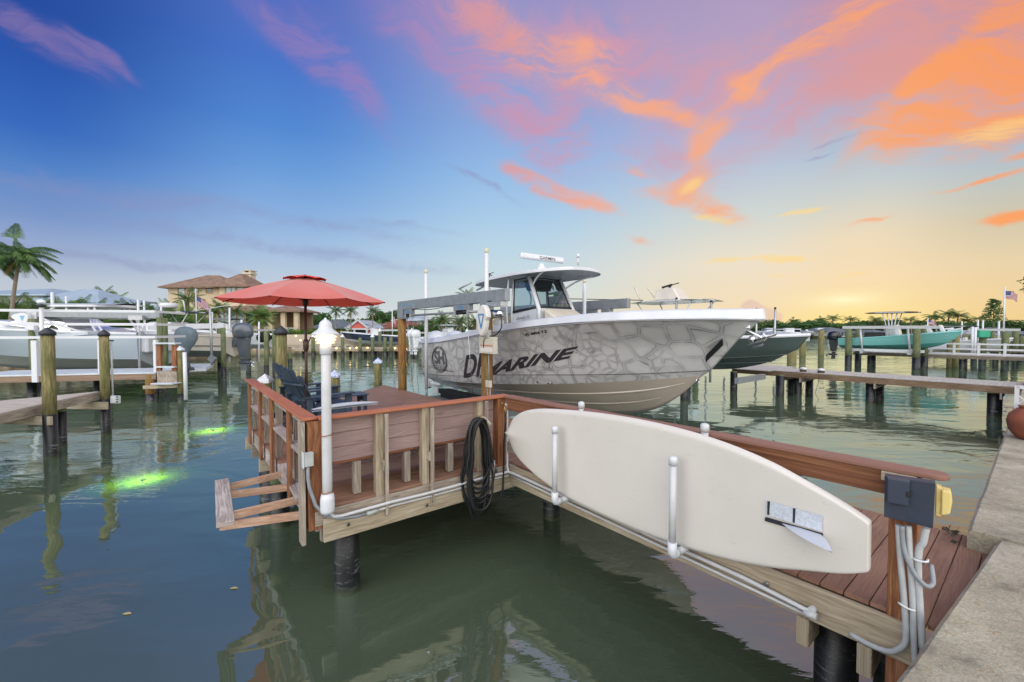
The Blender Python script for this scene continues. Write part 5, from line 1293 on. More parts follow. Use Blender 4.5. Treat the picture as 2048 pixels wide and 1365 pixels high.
for i,(px,yt,wl_) in enumerate(((2020,668,706),(1985,664,700),(2044,672,712),(1931,668,700))):
    p=Q(px,wl_,3*850/(wl_-660)); zt=3-(yt-660)*p.y/850
    piling((p.x,p.y),.28,zt,.8,pile_g,'greenish piling in the cluster at far right, %s'%['beneath the flag pole','just left of the flag pole','touching the frame edge','right of the navy bimini'][i],'pilings at far right',n=10)
# lattice screen and clay pot on the seawall
lat=thing('lattice_screen','white plastic lattice screen standing on the seawall at the right frame edge','lattice',W(6.4,-4.5,1.3))
c0=W(6.95,-4.42,1.31); dirl=(U*.0-V*1.0)
mb=MB()
for k in range(-3,8):
    for s_ in (1,-1):
        a0=k*.16; z0=.02; a1=a0+s_*.74
        lo=max(0,min(a0,a1)); 
        p0=Vector((a0,z0)); p1=Vector((a1,.76)); 
        def clipx(p0,p1):
            q0,q1=p0.copy(),p1.copy()
            for q,o in ((q0,q1),(q1,q0)):
                if q.x<0: f=(0-q.x)/(o.x-q.x) if o.x!=q.x else 0; q.y+= (o.y-q.y)*f; q.x=0
                if q.x>1.0: f=(1.0-q.x)/(o.x-q.x) if o.x!=q.x else 0; q.y+=(o.y-q.y)*f; q.x=1.0
            return q0,q1
        if max(p0.x,p1.x)<=0 or min(p0.x,p1.x)>=1: continue
        q0,q1=clipx(p0,p1); off=-.008 if s_>0 else .008
        mb.beam(c0+dirl*q0.x+Z*q0.y+U*off,c0+dirl*q1.x+Z*q1.y+U*off,.012,.045,U)
mb.build('lattice',pvc_w,lat)
mb=MB(); mb.beam(c0+Z*.02,c0+Z*.80,.05,.05,U); mb.beam(c0+Z*.78,c0+dirl+Z*.78,.05,.05); mb.beam(c0+Z*.02,c0+dirl+Z*.02,.05,.05); mb.build('frame',pvc_w,lat)
pp_=Q(2060,842,6.5); mb=MB(); mb.lathe([(.10,-.25),(.15,-.22),(.22,-.12),(.245,.02),(.22,.13),(.15,.21),(.11,.24),(.13,.265),(.09,.27)],(pp_.x,pp_.y,1.31+.25),28)
tag(mb.build('clay_pot',mat('terracotta','#6b3a29','#8d4e38',rough=.75,scale=5)),'round terracotta clay pot on the seawall at the right frame edge','pot')

# ================================================================ left side
def poly_deck(t,pts,z,m,name='deck',th=.05):
    mb=MB(); prism_xy(mb,[(p[0],p[1]) for p in pts],z-th,z); return mb.build(name,m,t)
ld=thing('dock','tan-topped finger dock entering low from the left edge between two capped pilings','dock',P(60,815,1.25))
e0,e1,e2=P(81,809,1.25),P(199,783,1.25),P(0,799,1.25)
d1=(e0-e1).normalized(); d2=(e2-e1).normalized()
A=e1; B=e1+d1*8; C=e1+d2*8+d1*2
tx=[(A.x,A.y),(B.x,B.y),(C.x,C.y)]
def ccw(p): 
    a=sum(p[i][0]*p[(i+1)%len(p)][1]-p[(i+1)%len(p)][0]*p[i][1] for i in range(len(p))); return p if a>0 else p[::-1]
poly_deck(ld,ccw(tx),1.25,dock_tan)
mb=MB(); mb.beam(A+d1*.0-Z*.13,B-Z*.13,.04,.20); mb.build('fascia',wood_gray,ld)
mb=MB(); mb.beam(A-Z*.13,C-Z*.13,.04,.20); mb.build('fascia',wood_gray,ld)
for (px,py,k) in ((103,842,0),(215,812,1)):
    a=Q(px,py,9.75 if k==0 else 11.8); b=a+Vector((-2.6,.25,0)); mb=MB(); mb.beam(a,b,.05,.20); mb.build('cross_beam',wood_pink if False else wood_tan,ld)
for (px,Y_) in ((122,10.8),(210,13.2)):
    p=Q(px,800,Y_); pile_parts(ld,p.x,p.y,.09,1.15,.9,pile_g,as_part=True,n=14)
piling(Q(96,700,9.85),.122,2.93,1.02,pile_y,'thick near piling with black cone cap at the left end of the finger dock',cap=(.13,.13,capblack,'c'),n=24)
piling(Q(208.5,700,12.0),.112,2.88,1.03,pile_y,'capped piling standing at the tip of the finger dock',cap=(.12,.13,capblack,'c'),n=24)
sg=thing('pole_sign','small white sign box on a thin grey pole beside the finger dock tip','sign',Q(226,790,12.1))
mb=MB(); mb.tube([Q(222,684,12.1),Q(226,800,12.1)],.026,8); mb.build('pole',ltgrey,sg)
mb=MB(); mb.tube([Q(213,681,12.1),Q(227,682,12.1)],.02,6); mb.build('hook',black,sg)
mb=MB(); mb.beam(Q(231,792,12.05)+Z*.0,Q(231,807,12.05),.24,.08,Vector((0,1,0))); mb.build('sign_box',pvc_w,sg,bevel=.01)
mb=MB()
for yy in (794,799,804): mb.beam(Q(234,yy-1,11.98),Q(234,yy+1.6,11.98),.05,.02,Vector((0,1,0)))
mb.build('marks',mat('sign_mark','#5a5a60',rough=.6),sg)
# white railed dock
wd=thing('dock','white decked dock with white railing in front of the covered grey cruiser','dock',Q(100,750,17))
floorw=mat('white_deck','#cfd6dc','#b9c3cc',rough=.5,scale=3)
yf=17.0; xl=(-80-1024)/850*yf; xr=(312-1024)/850*yf
def rotf(p): # front edge slightly skewed as measured
    return p
F0,F1=P(-90,753,1.25),P(312,745,1.25); n_=Vector((-(F1-F0).y,(F1-F0).x,0)).normalized()
poly_deck(wd,ccw([(F0.x,F0.y),(F1.x,F1.y),((F1+n_*2.4).x,(F1+n_*2.4).y),((F0+n_*2.4).x,(F0+n_*2.4).y)]),1.25,floorw)
mb=MB(); mb.beam(F0-Z*.17,F1-Z*.17,.05,.23); mb.build('fascia',wood('old_fascia','#6a5344','#86705e','#9c8a78'),wd)
for px in (63,194,312,-60):
    fr_=(px-(-90))/(402); p=F0.lerp(F1,fr_)
    w_=.22 if px==63 else .12
    mb=MB(); mb.box(p.x-w_/2,p.x+w_/2,p.y-.06,p.y+.08,1.25 if px!=63 else .95,2.58); mb.build('rail_post',pvc_w,wd,bevel=.01)
for z in (2.50,1.97,1.45):
    mb=MB(); mb.beam(F0+Z*z,F1+Z*z,.05,.10); mb.build('rail',pvc_w,wd)
    mb=MB(); mb.beam(F1+Z*z,F1+n_*2.4+Z*z,.05,.10); mb.build('rail',pvc_w,wd)
for px,dy in ((68,0),(117,1.6),(190,0.2),(243,1.8),(20,.5)):
    fr_=(px-(-90))/(402); p=F0.lerp(F1,fr_)+n_*(.3+dy); pile_parts(wd,p.x,p.y,.14,1.1,.98,pile_g,as_part=True,n=10)
mb=MB(); a=F0.lerp(F1,.60)+n_*1.0; mb.beam(F0.lerp(F1,.42)+n_*1.3+Z*1.50,F0.lerp(F1,.58)+n_*1.3+Z*1.62,1.2,.12); mb.build('ramp',floorw,wd)
gl_=thing('globe_lamp','white egg-shaped globe lamp on a white post rising from the white dock','lamp',Q(85,700,16.6))
p=Q(85,700,16.4); z0=Q(85,690,16.4).z
mb=MB(); mb.tube([(p.x,p.y,1.25),(p.x,p.y,Q(85,614,16.4).z)],.065,12); mb.build('post',pvc_w,gl_)
mb=MB(); mb.lathe([(.10,0),(.13,.03),(.10,.08)],(p.x,p.y,Q(85,615,16.4).z),14); mb.build('collar',black,gl_)
mb=MB(); mb.sphere((p.x,p.y,Q(85,604,16.4).z),.135,18,10,1,1,.68); mb.build('globe',mat('globe_white','#e0e4ea',rough=.2),gl_)
# wooden step platform at its end
stp=thing('step_platform','weathered wooden step platform with upright frame at the end of the white dock','steps',Q(335,740,17.6))
Ys=17.4
def qb(x0,y0,x1,y1,d=.1,dy=0): # upright board between pixel corners
    a=Q((x0+x1)/2,y0,Ys+dy); b=Q((x0+x1)/2,y1,Ys+dy); mb=MB(); mb.beam(a,b,(x1-x0)/850*Ys,d,Vector((0,1,0))); return mb
qb(315,690,323,742).build('upright',wood_brown,stp); qb(345,690,354,742).build('upright',wood_brown,stp)
mb=MB(); mb.beam(Q(312,687,Ys),Q(356,687,Ys),.35,.05); mb.build('top_shelf',floorw,stp)
mb=MB(); mb.beam(Q(316,734,Ys),Q(354,734,Ys),.3,.05); mb.build('shelf',floorw,stp)
mb=MB(); mb.beam(Q(315,754,Ys-.05),Q(354,754,Ys-.05),.05,.45); mb.build('riser',wood_gray,stp)
mb=MB(); mb.beam(Q(288,775,Ys-.1),Q(354,772,Ys-.1),.12,.14); mb.build('lower_beam',wood_tan,stp)
mb=MB(); mb.beam(Q(311,767,Ys-.2),Q(354,767,Ys-.2),.5,.04); mb.build('lower_step',floorw,stp)
for px,pm,zt in ((299,pile_o,1.15),(360,pile_y,2.2)):
    p=Q(px,700,17.5); pile_parts(stp,p.x,p.y,.17 if px<340 else .11,zt,.35,pm,as_part=True,n=14,cap=None if px<340 else (.13,.14,capwhite,'sq'))
mb=MB(); mb.tube([Q(369,705,17.2),Q(372,800,17.2)],.07,10); tag(mb.build('white_pipe',pvc_w),'thick white pipe rising from the water beside the covered outboard','pipe')

# cruiser (bow to the left), its lift and covered outboard
greyhull=mat('cruiser_grey','#98a4ad',rough=.3,coat=.3)
cr=hull_thing('cruiser','large pale grey express cruiser behind the white railing at left','' or 10.6,1.6,1.15,2.75,3.35,1.65,greyhull,mat('cruiser_bottom','#a9a89e',rough=.35),white) if False else hull_thing('cruiser','large pale grey express cruiser behind the white railing at left',11.5,1.6,1.0,2.78,3.25,1.6,greyhull,mat('cruiser_bottom','#a9a89e',rough=.35),white)
cs=Q(322,690,21.5); place(cr,(cs.x,cs.y,0),math.pi+.04)
mb=MB(); hexa(mb,[Vector(p) for p in ((2.2,-1.2,2.8),(9.3,-1.0,3.1),(9.3,1.0,3.1),(2.2,1.2,2.8))],[Vector(p) for p in ((2.6,-1.0,3.1),(7.6,-.7,3.5),(7.6,.7,3.5),(2.6,1.0,2.95))]); mb.build('cabin_trunk',white,cr,bevel=.08)
mb=MB(); hexa(mb,[Vector(p) for p in ((3.2,1.22,2.95),(6.6,1.05,3.25),(6.6,-1.05,3.25),(3.2,-1.22,2.95))],[Vector(p) for p in ((3.9,.95,3.55),(5.2,.9,3.62),(5.2,-.9,3.62),(3.9,-.95,3.55))]); mb.build('windscreen',smoked,cr)
mb=MB(); mb.box(-.3,1.2,-1.2,1.2,1.9,2.7); mb.build('aft_seat',white,cr,bevel=.06)
htz=Q(190,612,21.5).z
mb=MB(); mb.grid(lambda i,j:(1.4+3.7*i,1.15*(2*j-1)*(1-.15*abs(2*i-1)**4),htz+.10*(1-(2*j-1)**2)),10,8); mb.grid(lambda i,j:(1.4+3.7*i,1.15*(2*j-1)*(1-.15*abs(2*i-1)**4),htz-.10),10,8,flip=True); 
mb.grid(lambda i,j:(lambda a:(3.25+1.85*math.cos(a),1.12*max(-1,min(1,1.15*math.sin(a))),htz-.12+.13*j))(2*math.pi*i),24,1); mb.build('hardtop',white,cr)
for s_ in (-1,1):
    for pts in ([(1.6,s_*1.25,2.7),(2.0,s_*1.15,3.3),(2.3,s_*1.0,htz-.08)],[(1.9,s_*1.25,2.7),(2.3,s_*1.15,3.3),(2.6,s_*1.0,htz-.08)],[(2.3,s_*1.2,2.75),(4.6,s_*1.1,3.55),(4.0,s_*1.0,htz-.08)],[(2.6,s_*1.2,2.75),(5.8,s_*1.1,3.3)],[(5.4,s_*1.0,3.3),(4.6,s_*1.05,htz-.3),(4.9,s_*.9,htz-.08)]):
        mb=MB(); mb.tube(catmull(pts,6),.05,6); mb.build('hardtop_leg',pvc_w,cr)
canv=mat('grey_canvas','#5b6a73','#6a7982',rough=.85,scale=5,bump=.01)
co_=thing('covered_outboard','outboard motor wrapped in a blue-grey canvas cover at the stern of the grey cruiser','outboard',(0,0,0))
oc=Q(372,700,20.6); 
def qq(px,py,Y=20.6): return Q(px,py,Y)
mb=MB()
prof=[(qq(349,676),.20),(qq(356,664),.30),(qq(368,657),.36),(qq(382,660),.36),(qq(392,668),.30),(qq(394,680),.24)]
mb.lathe([(.14,-1.15),(.20,-.75),(.30,-.45),(.40,-.2),(.46,.05),(.44,.28),(.32,.45),(.15,.53),(.001,.55)],(oc.x,oc.y,qq(372,676).z),20,True,0,0,1.15,.8,axis=Matrix.Rotation(R(12),3,'Y')); c_=mb.build('canvas_cover',canv,co_)
mb=MB(); b0=qq(368,722); b1=qq(377,738); mb.beam(qq(366,705),qq(375,742),.22,.3,Vector((0,1,0))); mb.beam(qq(362,740),qq(388,738),.12,.16); mb.tube([qq(375,735),qq(378,752)],.05,6); mb.build('lower_leg',mat('drive_leg_grey','#3d464e',rough=.4),co_,bevel=.02)
ll=thing('boat_lift','long pale lift beam with teardrop motor cover above the grey cruiser','boat lift',Q(170,630,20.4))
mb=MB(); mb.beam(Q(24,627,20.4),Q(322,631,19.6),.16,.30); mb.build('beam',alu,ll)
mb=MB(); mb.beam(Q(100,636,20.5),Q(300,638,19.7),.06,.08); mb.build('drive_shaft',alu,ll)
mb=MB(); mb.beam(Q(60,634,20.3),Q(80,634,20.3),.3,.45); mb.build('bracket',alu_b,ll); mb=MB(); mb.beam(Q(262,636,19.6),Q(290,636,19.6),.3,.2); mb.build('bracket',alu_b,ll)
mc=Q(40,637,20.0); poly=[(-.45,.10),(-.30,.19),(.0,.26),(.22,.24),(.36,.12),(.38,-.05),(.28,-.22),(.10,-.33),(-.05,-.30),(-.25,-.1),(-.42,.02)]
mb=MB(); mb.prism([(a,-b*.0+b) for a,b in poly][::-1],0,.25,lambda a,b,d:(mc.x+a,mc.y+d,mc.z+b)); mb.build('motor_cover',pvc_w,ll,bevel=.03,seg=2)
mb=MB(); mb.prism([(-.02,.12),(.22,.12),(.10,-.12)],0,.01,lambda a,b,d:(mc.x+a,mc.y-.012+d,mc.z+b)); mb.build('triangle_mark',ltb,ll)
def px_pile(px,yt,Y_,r,pm,lab,zw=.95,grp=None,cap=None,n=14):
    p=Q(px,yt,Y_); r*=1/math.sqrt(1+((px-1024)/850)**2)**.8; return piling((p.x,p.y),r,p.z,zw,pm,lab,grp,cap,n)
px_pile(66,638,19.8,.24,pile_g,'green piling with white electric box under the long pale lift beam')
mb=MB(); mb.beam(Q(63,645,19.5),Q(63,661,19.5),.42,.2,Vector((0,1,0))); tag(mb.build('electric_box',pvc_w,bevel=.02),'white electric box mounted on the green piling under the lift beam','electric box')
px_pile(319,635,19.4,.14,pile_g,'green lift piling behind the right end of the white railing')
px_pile(329,636,20.6,.15,pile_g,'second green lift piling just right of the railing end')
for i,(px,yt,Y_,zb) in enumerate(((104,585,22.5,2),(132,593,23.5,2),(276,600,20.2,1.4),(288,602,23.2,1.4),(322,613,24,2))):
    p=Q(px,yt,Y_); t=thing('guide_post','tall white guide pipe around the grey cruiser, %s from the left'%['first','second','third','fourth','fifth'][i],'guide post',(p.x,p.y,0),'white guide pipes around the cruiser')
    mb=MB(); mb.tube([(p.x,p.y,zb-.6),(p.x,p.y,p.z)],.065 if i==0 else .05,9); mb.build('pipe',pvc_w,t)
# cream boat behind, second lift
cbt=hull_thing('cream_boat','cream walkaround boat with grey outboard on the lift below the beige house','' or 8.5,1.4,1.35,2.75,3.2,1.75,cream,mat('bottom_olive','#8a8a78',rough=.4),cream) if False else hull_thing('cream_boat','cream walkaround boat with grey outboard on the lift below the beige house',8.5,1.4,1.25,2.55,3.1,1.7,cream,mat('bottom_olive','#8a8a78',rough=.4),cream)
cs=Q(468,690,27.5); place(cbt,(cs.x,cs.y,0),math.pi+.03)
mb=MB(); mb.tube([(0,-1.28,2.0),(4.5,-1.36,2.05)],.02,4); mb.tube([(0,1.29,2.0),(4.5,1.37,2.05)],.025,4); mb.build('stripe',black,cbt)
mb=MB(); hexa(mb,[Vector(p) for p in ((3.2,-1.0,2.6),(6.4,-.8,2.9),(6.4,.8,2.9),(3.2,1.0,2.6))],[Vector(p) for p in ((3.4,-.8,3.5),(4.8,-.6,3.5),(4.8,.6,3.5),(3.4,.8,3.5))]); mb.build('cabin',white,cbt,bevel=.06)
tz_=Q(370,625,27.5).z
set_ttop(cbt,1.9,4.9,1.05,2.7,tz_,white,legm=pvc_w,canvas=black)
mb=MB(); mb.lathe([(.40,0),(.48,.06),(.50,.25),(.40,.34),(.001,.36)],(4.1,0,tz_+.25),18); mb.build('radar_dome',pvc_w,cbt)
mb=MB(); mb.tube([(2.9,.2,tz_),(3.0,.2,tz_+.7),(3.1,.2,tz_+.75)],.04,5); mb.tube([(3.2,-.6,tz_+.05),(-1.5,-1.4,tz_+1.0)],.02,5); mb.build('antenna',pvc_w,cbt)
add_ob(PG,cbt,(.05,0,2.35),1.5)
l2=thing('boat_lift','white lift beam on green pilings above the cream boat','boat lift',Q(380,655,25))
mb=MB(); mb.beam(Q(298,655,25.5),Q(449,652,25.5),.18,.30); mb.build('beam',pvc_w,l2)
mb=MB(); mb.beam(Q(305,650,29),Q(449,649,29),.15,.15); mb.build('beam',alu_b,l2)
for px,Y_ in ((446,25.5),(438,29),(335,29)):
    p=Q(px,656,Y_); pile_parts(l2,p.x,p.y,.14,p.z,.75,pile_g,as_part=True,n=10)
mb=MB(); mb.tube([Q(420,617,25),Q(424,730,25)],.07,8); mb.build('guide_post',alu_b,l2)
mb=MB(); mb.tube([Q(424,625,29),Q(424,700,29)],.06,8); mb.build('guide_post',pvc_w,l2)
mb=MB(); mb.beam(Q(420,715,25),Q(430,722,25),.25,.3); mb.build('cradle_foot',alu,l2)
mb=MB(); prism_xy(mb,ccw([tuple(P(x,y,.95))[:2] for x,y in ((372,738),(412,737),(428,727),(380,728))]),.80,.95); tag(mb.build('floating_platform',floorw),'small white low platform on the water below the cream boat','platform')
# white boats with dark canvas, third slip
wb2=hull_thing('white_boat','long white centre console with dark folded canvas beyond the cream boat',8.0,1.3,1.4,2.55,3.0,1.8,white,cream,white)
cs=Q(546,690,36); place(wb2,(cs.x,cs.y,0),math.pi+.02)
set_console(wb2,4.0,2.3,1.0,1.2,1.4); 
set_ttop(wb2,2.4,5.2,1.0,2.5,3.9,alu_b,canvas=mat('black_canvas','#16181b',rough=.9),bars=2)
co2=thing('covered_outboard','outboard under a rounded black canvas cover at the stern of the long white boat','outboard',(0,0,0))
p=Q(533,675,35); mb=MB(); mb.sphere((p.x-.25,p.y,p.z),.62,16,10,1,.6,.75); mb.sphere((p.x+.65,p.y+.3,p.z),.45,14,8,1,.6,.8); mb.build('canvas_cover',bpy.data.materials['black_canvas'],co2)
mb=MB(); mb.beam((p.x,p.y,p.z-.3),(p.x+.1,p.y,p.z-1.6),.25,.3,Vector((0,1,0))); mb.build('lower_leg',bpy.data.materials['drive_leg_grey'],co2,bevel=.03)
l3=thing('boat_lift','thin horizontal lift beam above the long white boat left of the umbrella pole','boat lift',Q(500,664,33))
mb=MB(); mb.beam(Q(450,660,33),Q(575,661,33),.12,.12); mb.build('beam',alu_b,l3)
for px,Y_,yt in ((459,34,616),(518,34,644),(483,30,640)):
    mb=MB(); mb.tube([Q(px,yt,Y_),Q(px,725,Y_)],.065,8); mb.build('guide_post',pvc_w,l3)
px_pile(496,663,34,.2,pile_g,'far greenish piling between the grey outboard and the black cover',.7)
px_pile(532,662,23.5,.13,pile_g,'slim green piling in front of the black covered outboard',1.0)
px_pile(549,661,25,.15,pile_g,'slim green piling immediately left of the big black-capped piling',1.0)
px_pile(580,706,37,.2,pile_g,'low far piling behind the umbrella pole',.4)
# pilings standing just off our platform
px_pile(562,665,10.6,.148,pile_y,'big piling with black cone cap right behind the blue chairs',.9,cap=(.15,.17,capblack,'c'),n=22)
piling(W(-2.1,5.15),.125,1.98,.9,pile_y,'square-capped piling at the far end of the left railing',cap=(.135,.13,capwhite,'sq'),n=20)
p=Q(669,751,10.6); piling((p.x,p.y),.13,p.z,.9,pile_y,'solar-capped piling just behind the lamp post',cap=(.14,.13,capblue,'sq'),n=20)
p=Q(645,745,11.6); 
p=Q(756,724,15.0); piling((p.x,p.y),.135,p.z,.9,pile_y,'solar-capped piling at the far corner of the platform deck',cap=(.15,.14,capblue,'sq'),n=20)
# ================================================================ umbrella, chairs, side table
Yu=7.6; ub_=Q(612,700,Yu); ub_.z=ZD
um=thing('patio_umbrella','open coral red octagonal patio umbrella over the platform deck','umbrella',ub_)
redf=bpy.data.materials.new('coral_fabric'); redf.use_nodes=True; t=NT(redf.node_tree)
nn=t.n('ShaderNodeTexNoise',{'Vector':t.n('ShaderNodeTexCoord').outputs['Object'],'Scale':2.,'Detail':3.}).outputs[0]
cc_=t.ramp(nn,[(.3,'#e2685c'),(.7,'#ea7a6e')])
d_=t.n('ShaderNodeBsdfPrincipled',{'Base Color':cc_,'Roughness':.7,'Sheen Weight':.5,'Sheen Roughness':.5,'Specular IOR Level':.3}); tr_=t.n('ShaderNodeBsdfTranslucent',{0:lin('#d2381f')}); m_=t.n('ShaderNodeMixShader',{0:.35,1:d_.outputs[0],2:tr_.outputs[0]}); t.n('ShaderNodeOutputMaterial',{0:m_.outputs[0]})
bronze=mat('bronze_pole','#3d2c28','#4a3630',rough=.35,scale=4,metal=.3)
zr=3.50; za=3.93; Ru=1.40; rotu=R(6)
def canopy(i,j,k):
    a0=2*math.pi*k/8+rotu; a1=a0+math.pi/4
    r=j; e0=Vector((math.cos(a0),math.sin(a0),0)); e1=Vector((math.cos(a1),math.sin(a1),0))
    d=e0.lerp(e1,i)*Ru*r
    sag=.055*r*math.sin(math.pi*i); bul=.05*math.sin(math.pi*r)
    edge=(.04*math.sin(math.pi*i))*(r**3)
    q=d*(1-edge); return (ub_.x+q.x,ub_.y+q.y,za-(za-zr)*r**1.12-sag*.5+bul*.4)
mb=MB()
for k in range(8): mb.grid(lambda i,j,k=k:canopy(i,.10+.90*j,k),6,8,sm=True)
cn=mb.build('canopy',redf,um)
mb=MB()
for k in range(8): mb.grid(lambda i,j,k=k:Vector(canopy(i,.0+.27*j,k))+Vector((0,0,.045+.035*math.sin(math.pi*i)*j)),6,3,sm=True)
mb.build('vent_flap',mat('coral_flap','#d9482f',rough=.8),cn)
for k in range(8):
    a=2*math.pi*k/8+rotu; e=Vector((math.cos(a),math.sin(a),0))
    mb=MB(); mb.tube([Vector((ub_.x,ub_.y,za-.03)),Vector(canopy(0,.5,k))-Z*.025,Vector(canopy(0,.99,k))-Z*.02],.009,5); rb_=mb.build('rib',bronze,um)
    mb=MB(); mb.tube([Vector((ub_.x,ub_.y,zr+.02)),Vector(canopy(0,.52,k))-Z*.03],.008,5); mb.build('strut',bronze,rb_)
mb=MB(); mb.tube([ub_,ub_+Z*1.2,Vector((ub_.x,ub_.y,za+.05))],.024,12); mb.build('pole',bronze,um)
mb=MB(); mb.lathe([(.026,0),(.05,.02),(.05,.12),(.026,.16)],(ub_.x,ub_.y,zr-.07),12); mb.build('runner',black,um)
mb=MB(); zk_=Q(612,690,Yu).z; mb.lathe([(.026,-.12),(.046,-.08),(.05,.06),(.03,.10)],(ub_.x,ub_.y,zk_),12); mb.tube([(ub_.x+.04,ub_.y,zk_+.04),(ub_.x+.10,ub_.y-.02,zk_+.14)],.010,6); mb.build('crank',bronze,um)
mb=MB(); mb.lathe([(.26,0),(.26,.03),(.08,.07),(.035,.10),(.035,.3)],ub_,20); mb.build('base',black,um)
def adirondack():
    t=thing('adirondack_chair',None,None)
    # faces +x
    for k in range(7):
        x0=-.18+k*.085; z0=.28+(k*.085)*.22
        mb=MB(); mb.beam((x0,-.27,z0),(x0,.27,z0),.078,.022,Vector((-.2,0,1))); mb.build('seat_slat',charcoal,t)
    for k in range(5):
        y=-.236+k*.118; h=[.80,.92,.96,.92,.80][k]; d=Vector((-.50,0,1)).normalized()
        p0=Vector((-.20-.04+abs(y)*.17,y*.92,.22)); p1=p0+d*h+Vector((0,y*.14,0))
        mb=MB(); mb.beam(p0,p1,.124,.022,Vector((1,0,.50))); mb.build('back_slat',charcoal,t,bevel=.006)
    mb=MB(); mb.tube([(-.52,-.30,.78),(-.555,-.15,.785),(-.565,0,.785),(-.555,.15,.785),(-.52,.30,.78)],.022,6); mb.build('back_brace',charcoal,t)
    mb=MB(); mb.beam((-.38,-.3,.52),(-.38,.3,.52),.04,.07); mb.build('back_brace',charcoal,t)
    for s_ in (-1,1):
        mb=MB(); mb.prism([(-.48,s_*.28),(-.48,s_*.36),(.30,s_*.42),(.38,s_*.40),(.38,s_*.29),(.30,s_*.27)] if s_>0 else [(-.48,s_*.28),(.30,s_*.27),(.38,s_*.29),(.38,s_*.40),(.30,s_*.42),(-.48,s_*.36)],.56,.585,lambda a,b,d:(a,b,d)); mb.build('armrest',charcoal,t,bevel=.006)
        mb=MB(); mb.beam((.30,s_*.31,0),(.30,s_*.31,.56),.025,.13,Vector((1,0,0))); mb.build('front_leg',charcoal,t)
        mb=MB(); mb.beam((-.62,s_*.285,.03),(.30,s_*.285,.32),.025,.12); mb.build('side_rail',charcoal,t)
        mb=MB(); mb.beam((-.42,s_*.31,.08),(-.42,s_*.31,.56),.025,.09,Vector((1,0,0))); mb.build('rear_leg',charcoal,t)
    return t
PA=Proto(adirondack())
t=PA.put(W(-1.30,4.00,ZD),math.atan2(U.y,U.x)+R(17),'dark blue slatted chair nearer the lamp post, facing the big boat','slatted deck chairs'); t['category']='chair'; t.scale=(1.1,1.1,1.1)
t=PA.put(W(-1.22,5.15,ZD),math.atan2(U.y,U.x)+R(12),'dark blue slatted chair farther from the lamp post, nearest the black-capped piling','slatted deck chairs'); t.scale=(1.1,1.1,1.1); t['category']='chair'
# low slatted table in front of the nearer chair
c=P(690,790,1.62); tb_=thing('side_table','low dark slatted side table between the chairs and the bench','table',(c.x,c.y,ZD))
du=W(1,0)-W(0,0); dv=W(0,1)-W(0,0)
for k in range(5):
    o_=(k-2)*.105
    mb=MB(); mb.beam(c+dv*o_-du*.42,c+dv*o_+du*.42,.098,.025); mb.build('top_slat',charcoal,tb_,bevel=.005)
for a in (-.36,.36):
    for b_ in (-.2,.2):
        mb=MB(); p=c+du*a+dv*b_; mb.beam((p.x,p.y,ZD),(p.x,p.y,c.z-.01),.06,.06,Vector((1,0,0))); mb.build('leg',charcoal,tb_)
    mb=MB(); mb.beam(c+du*a-dv*.2-Z*.1,c+du*a+dv*.2-Z*.1,.03,.1); mb.build('apron',charcoal,tb_)

pk=thing('plank','pale curved plank lying along the bench back beside the lamp post','plank',P(700,808,2.0))
a,b=P(632,823,2.07),P(765,807,2.07); sd2=Vector((-(b-a).y,(b-a).x,0)).normalized()
mb=MB(); mb.grid(lambda i,j:a.lerp(b,i)+sd2*((j-.5)*.22*math.sin(math.pi*min(.97,max(.03,i)))**.5+.14)+Z*(.02*math.sin(math.pi*i)),16,3); mb.grid(lambda i,j:a.lerp(b,i)+sd2*((j-.5)*.22*math.sin(math.pi*min(.97,max(.03,i)))**.5+.14)+Z*(.02*math.sin(math.pi*i)-.025),16,3,flip=True); mb.build('blade',pvc,pk)
# ================================================================ shores
def leafmat(name,a,b,c=None,tr=.25):
    m=bpy.data.materials.new(name); m.use_nodes=True; t=NT(m.node_tree)
    p=t.n('ShaderNodeTexCoord').outputs['Object']
    n=t.n('ShaderNodeTexNoise',{'Vector':p,'Scale':1.3,'Detail':4.}).outputs[0]
    col=t.ramp(n,[(.35,a),(.65,b)])
    d=t.n('ShaderNodeBsdfDiffuse',{0:col}); g=t.n('ShaderNodeBsdfTranslucent',{0:col})
    mx=t.n('ShaderNodeMixShader',{0:tr,1:d.outputs[0],2:g.outputs[0]}); t.n('ShaderNodeOutputMaterial',{0:mx.outputs[0]}); return m
palm_g=leafmat('palm_leaf','#4a6b3a','#82995c')
palm_d=leafmat('palm_leaf_dark','#3d5a38','#6c8650')
palm_y=leafmat('palm_leaf_dry','#7a5f38','#a08452')
leaf_g=leafmat('hedge_leaf','#3a5c26','#688c38')
leaf_d=leafmat('tree_leaf','#345235','#5d7a49')
leaf_l=leafmat('bright_leaf','#5f8a2a','#8fb83a')
trunkm=mat('palm_trunk','#6f6457','#958a7c',rough=.95,scale=3,sc=(1,1,6),lo=.3,hi=.7,bump=.02)
trunk_b=mat('tree_trunk','#584a3c','#776757',rough=.95,scale=3,sc=(1,1,.6))
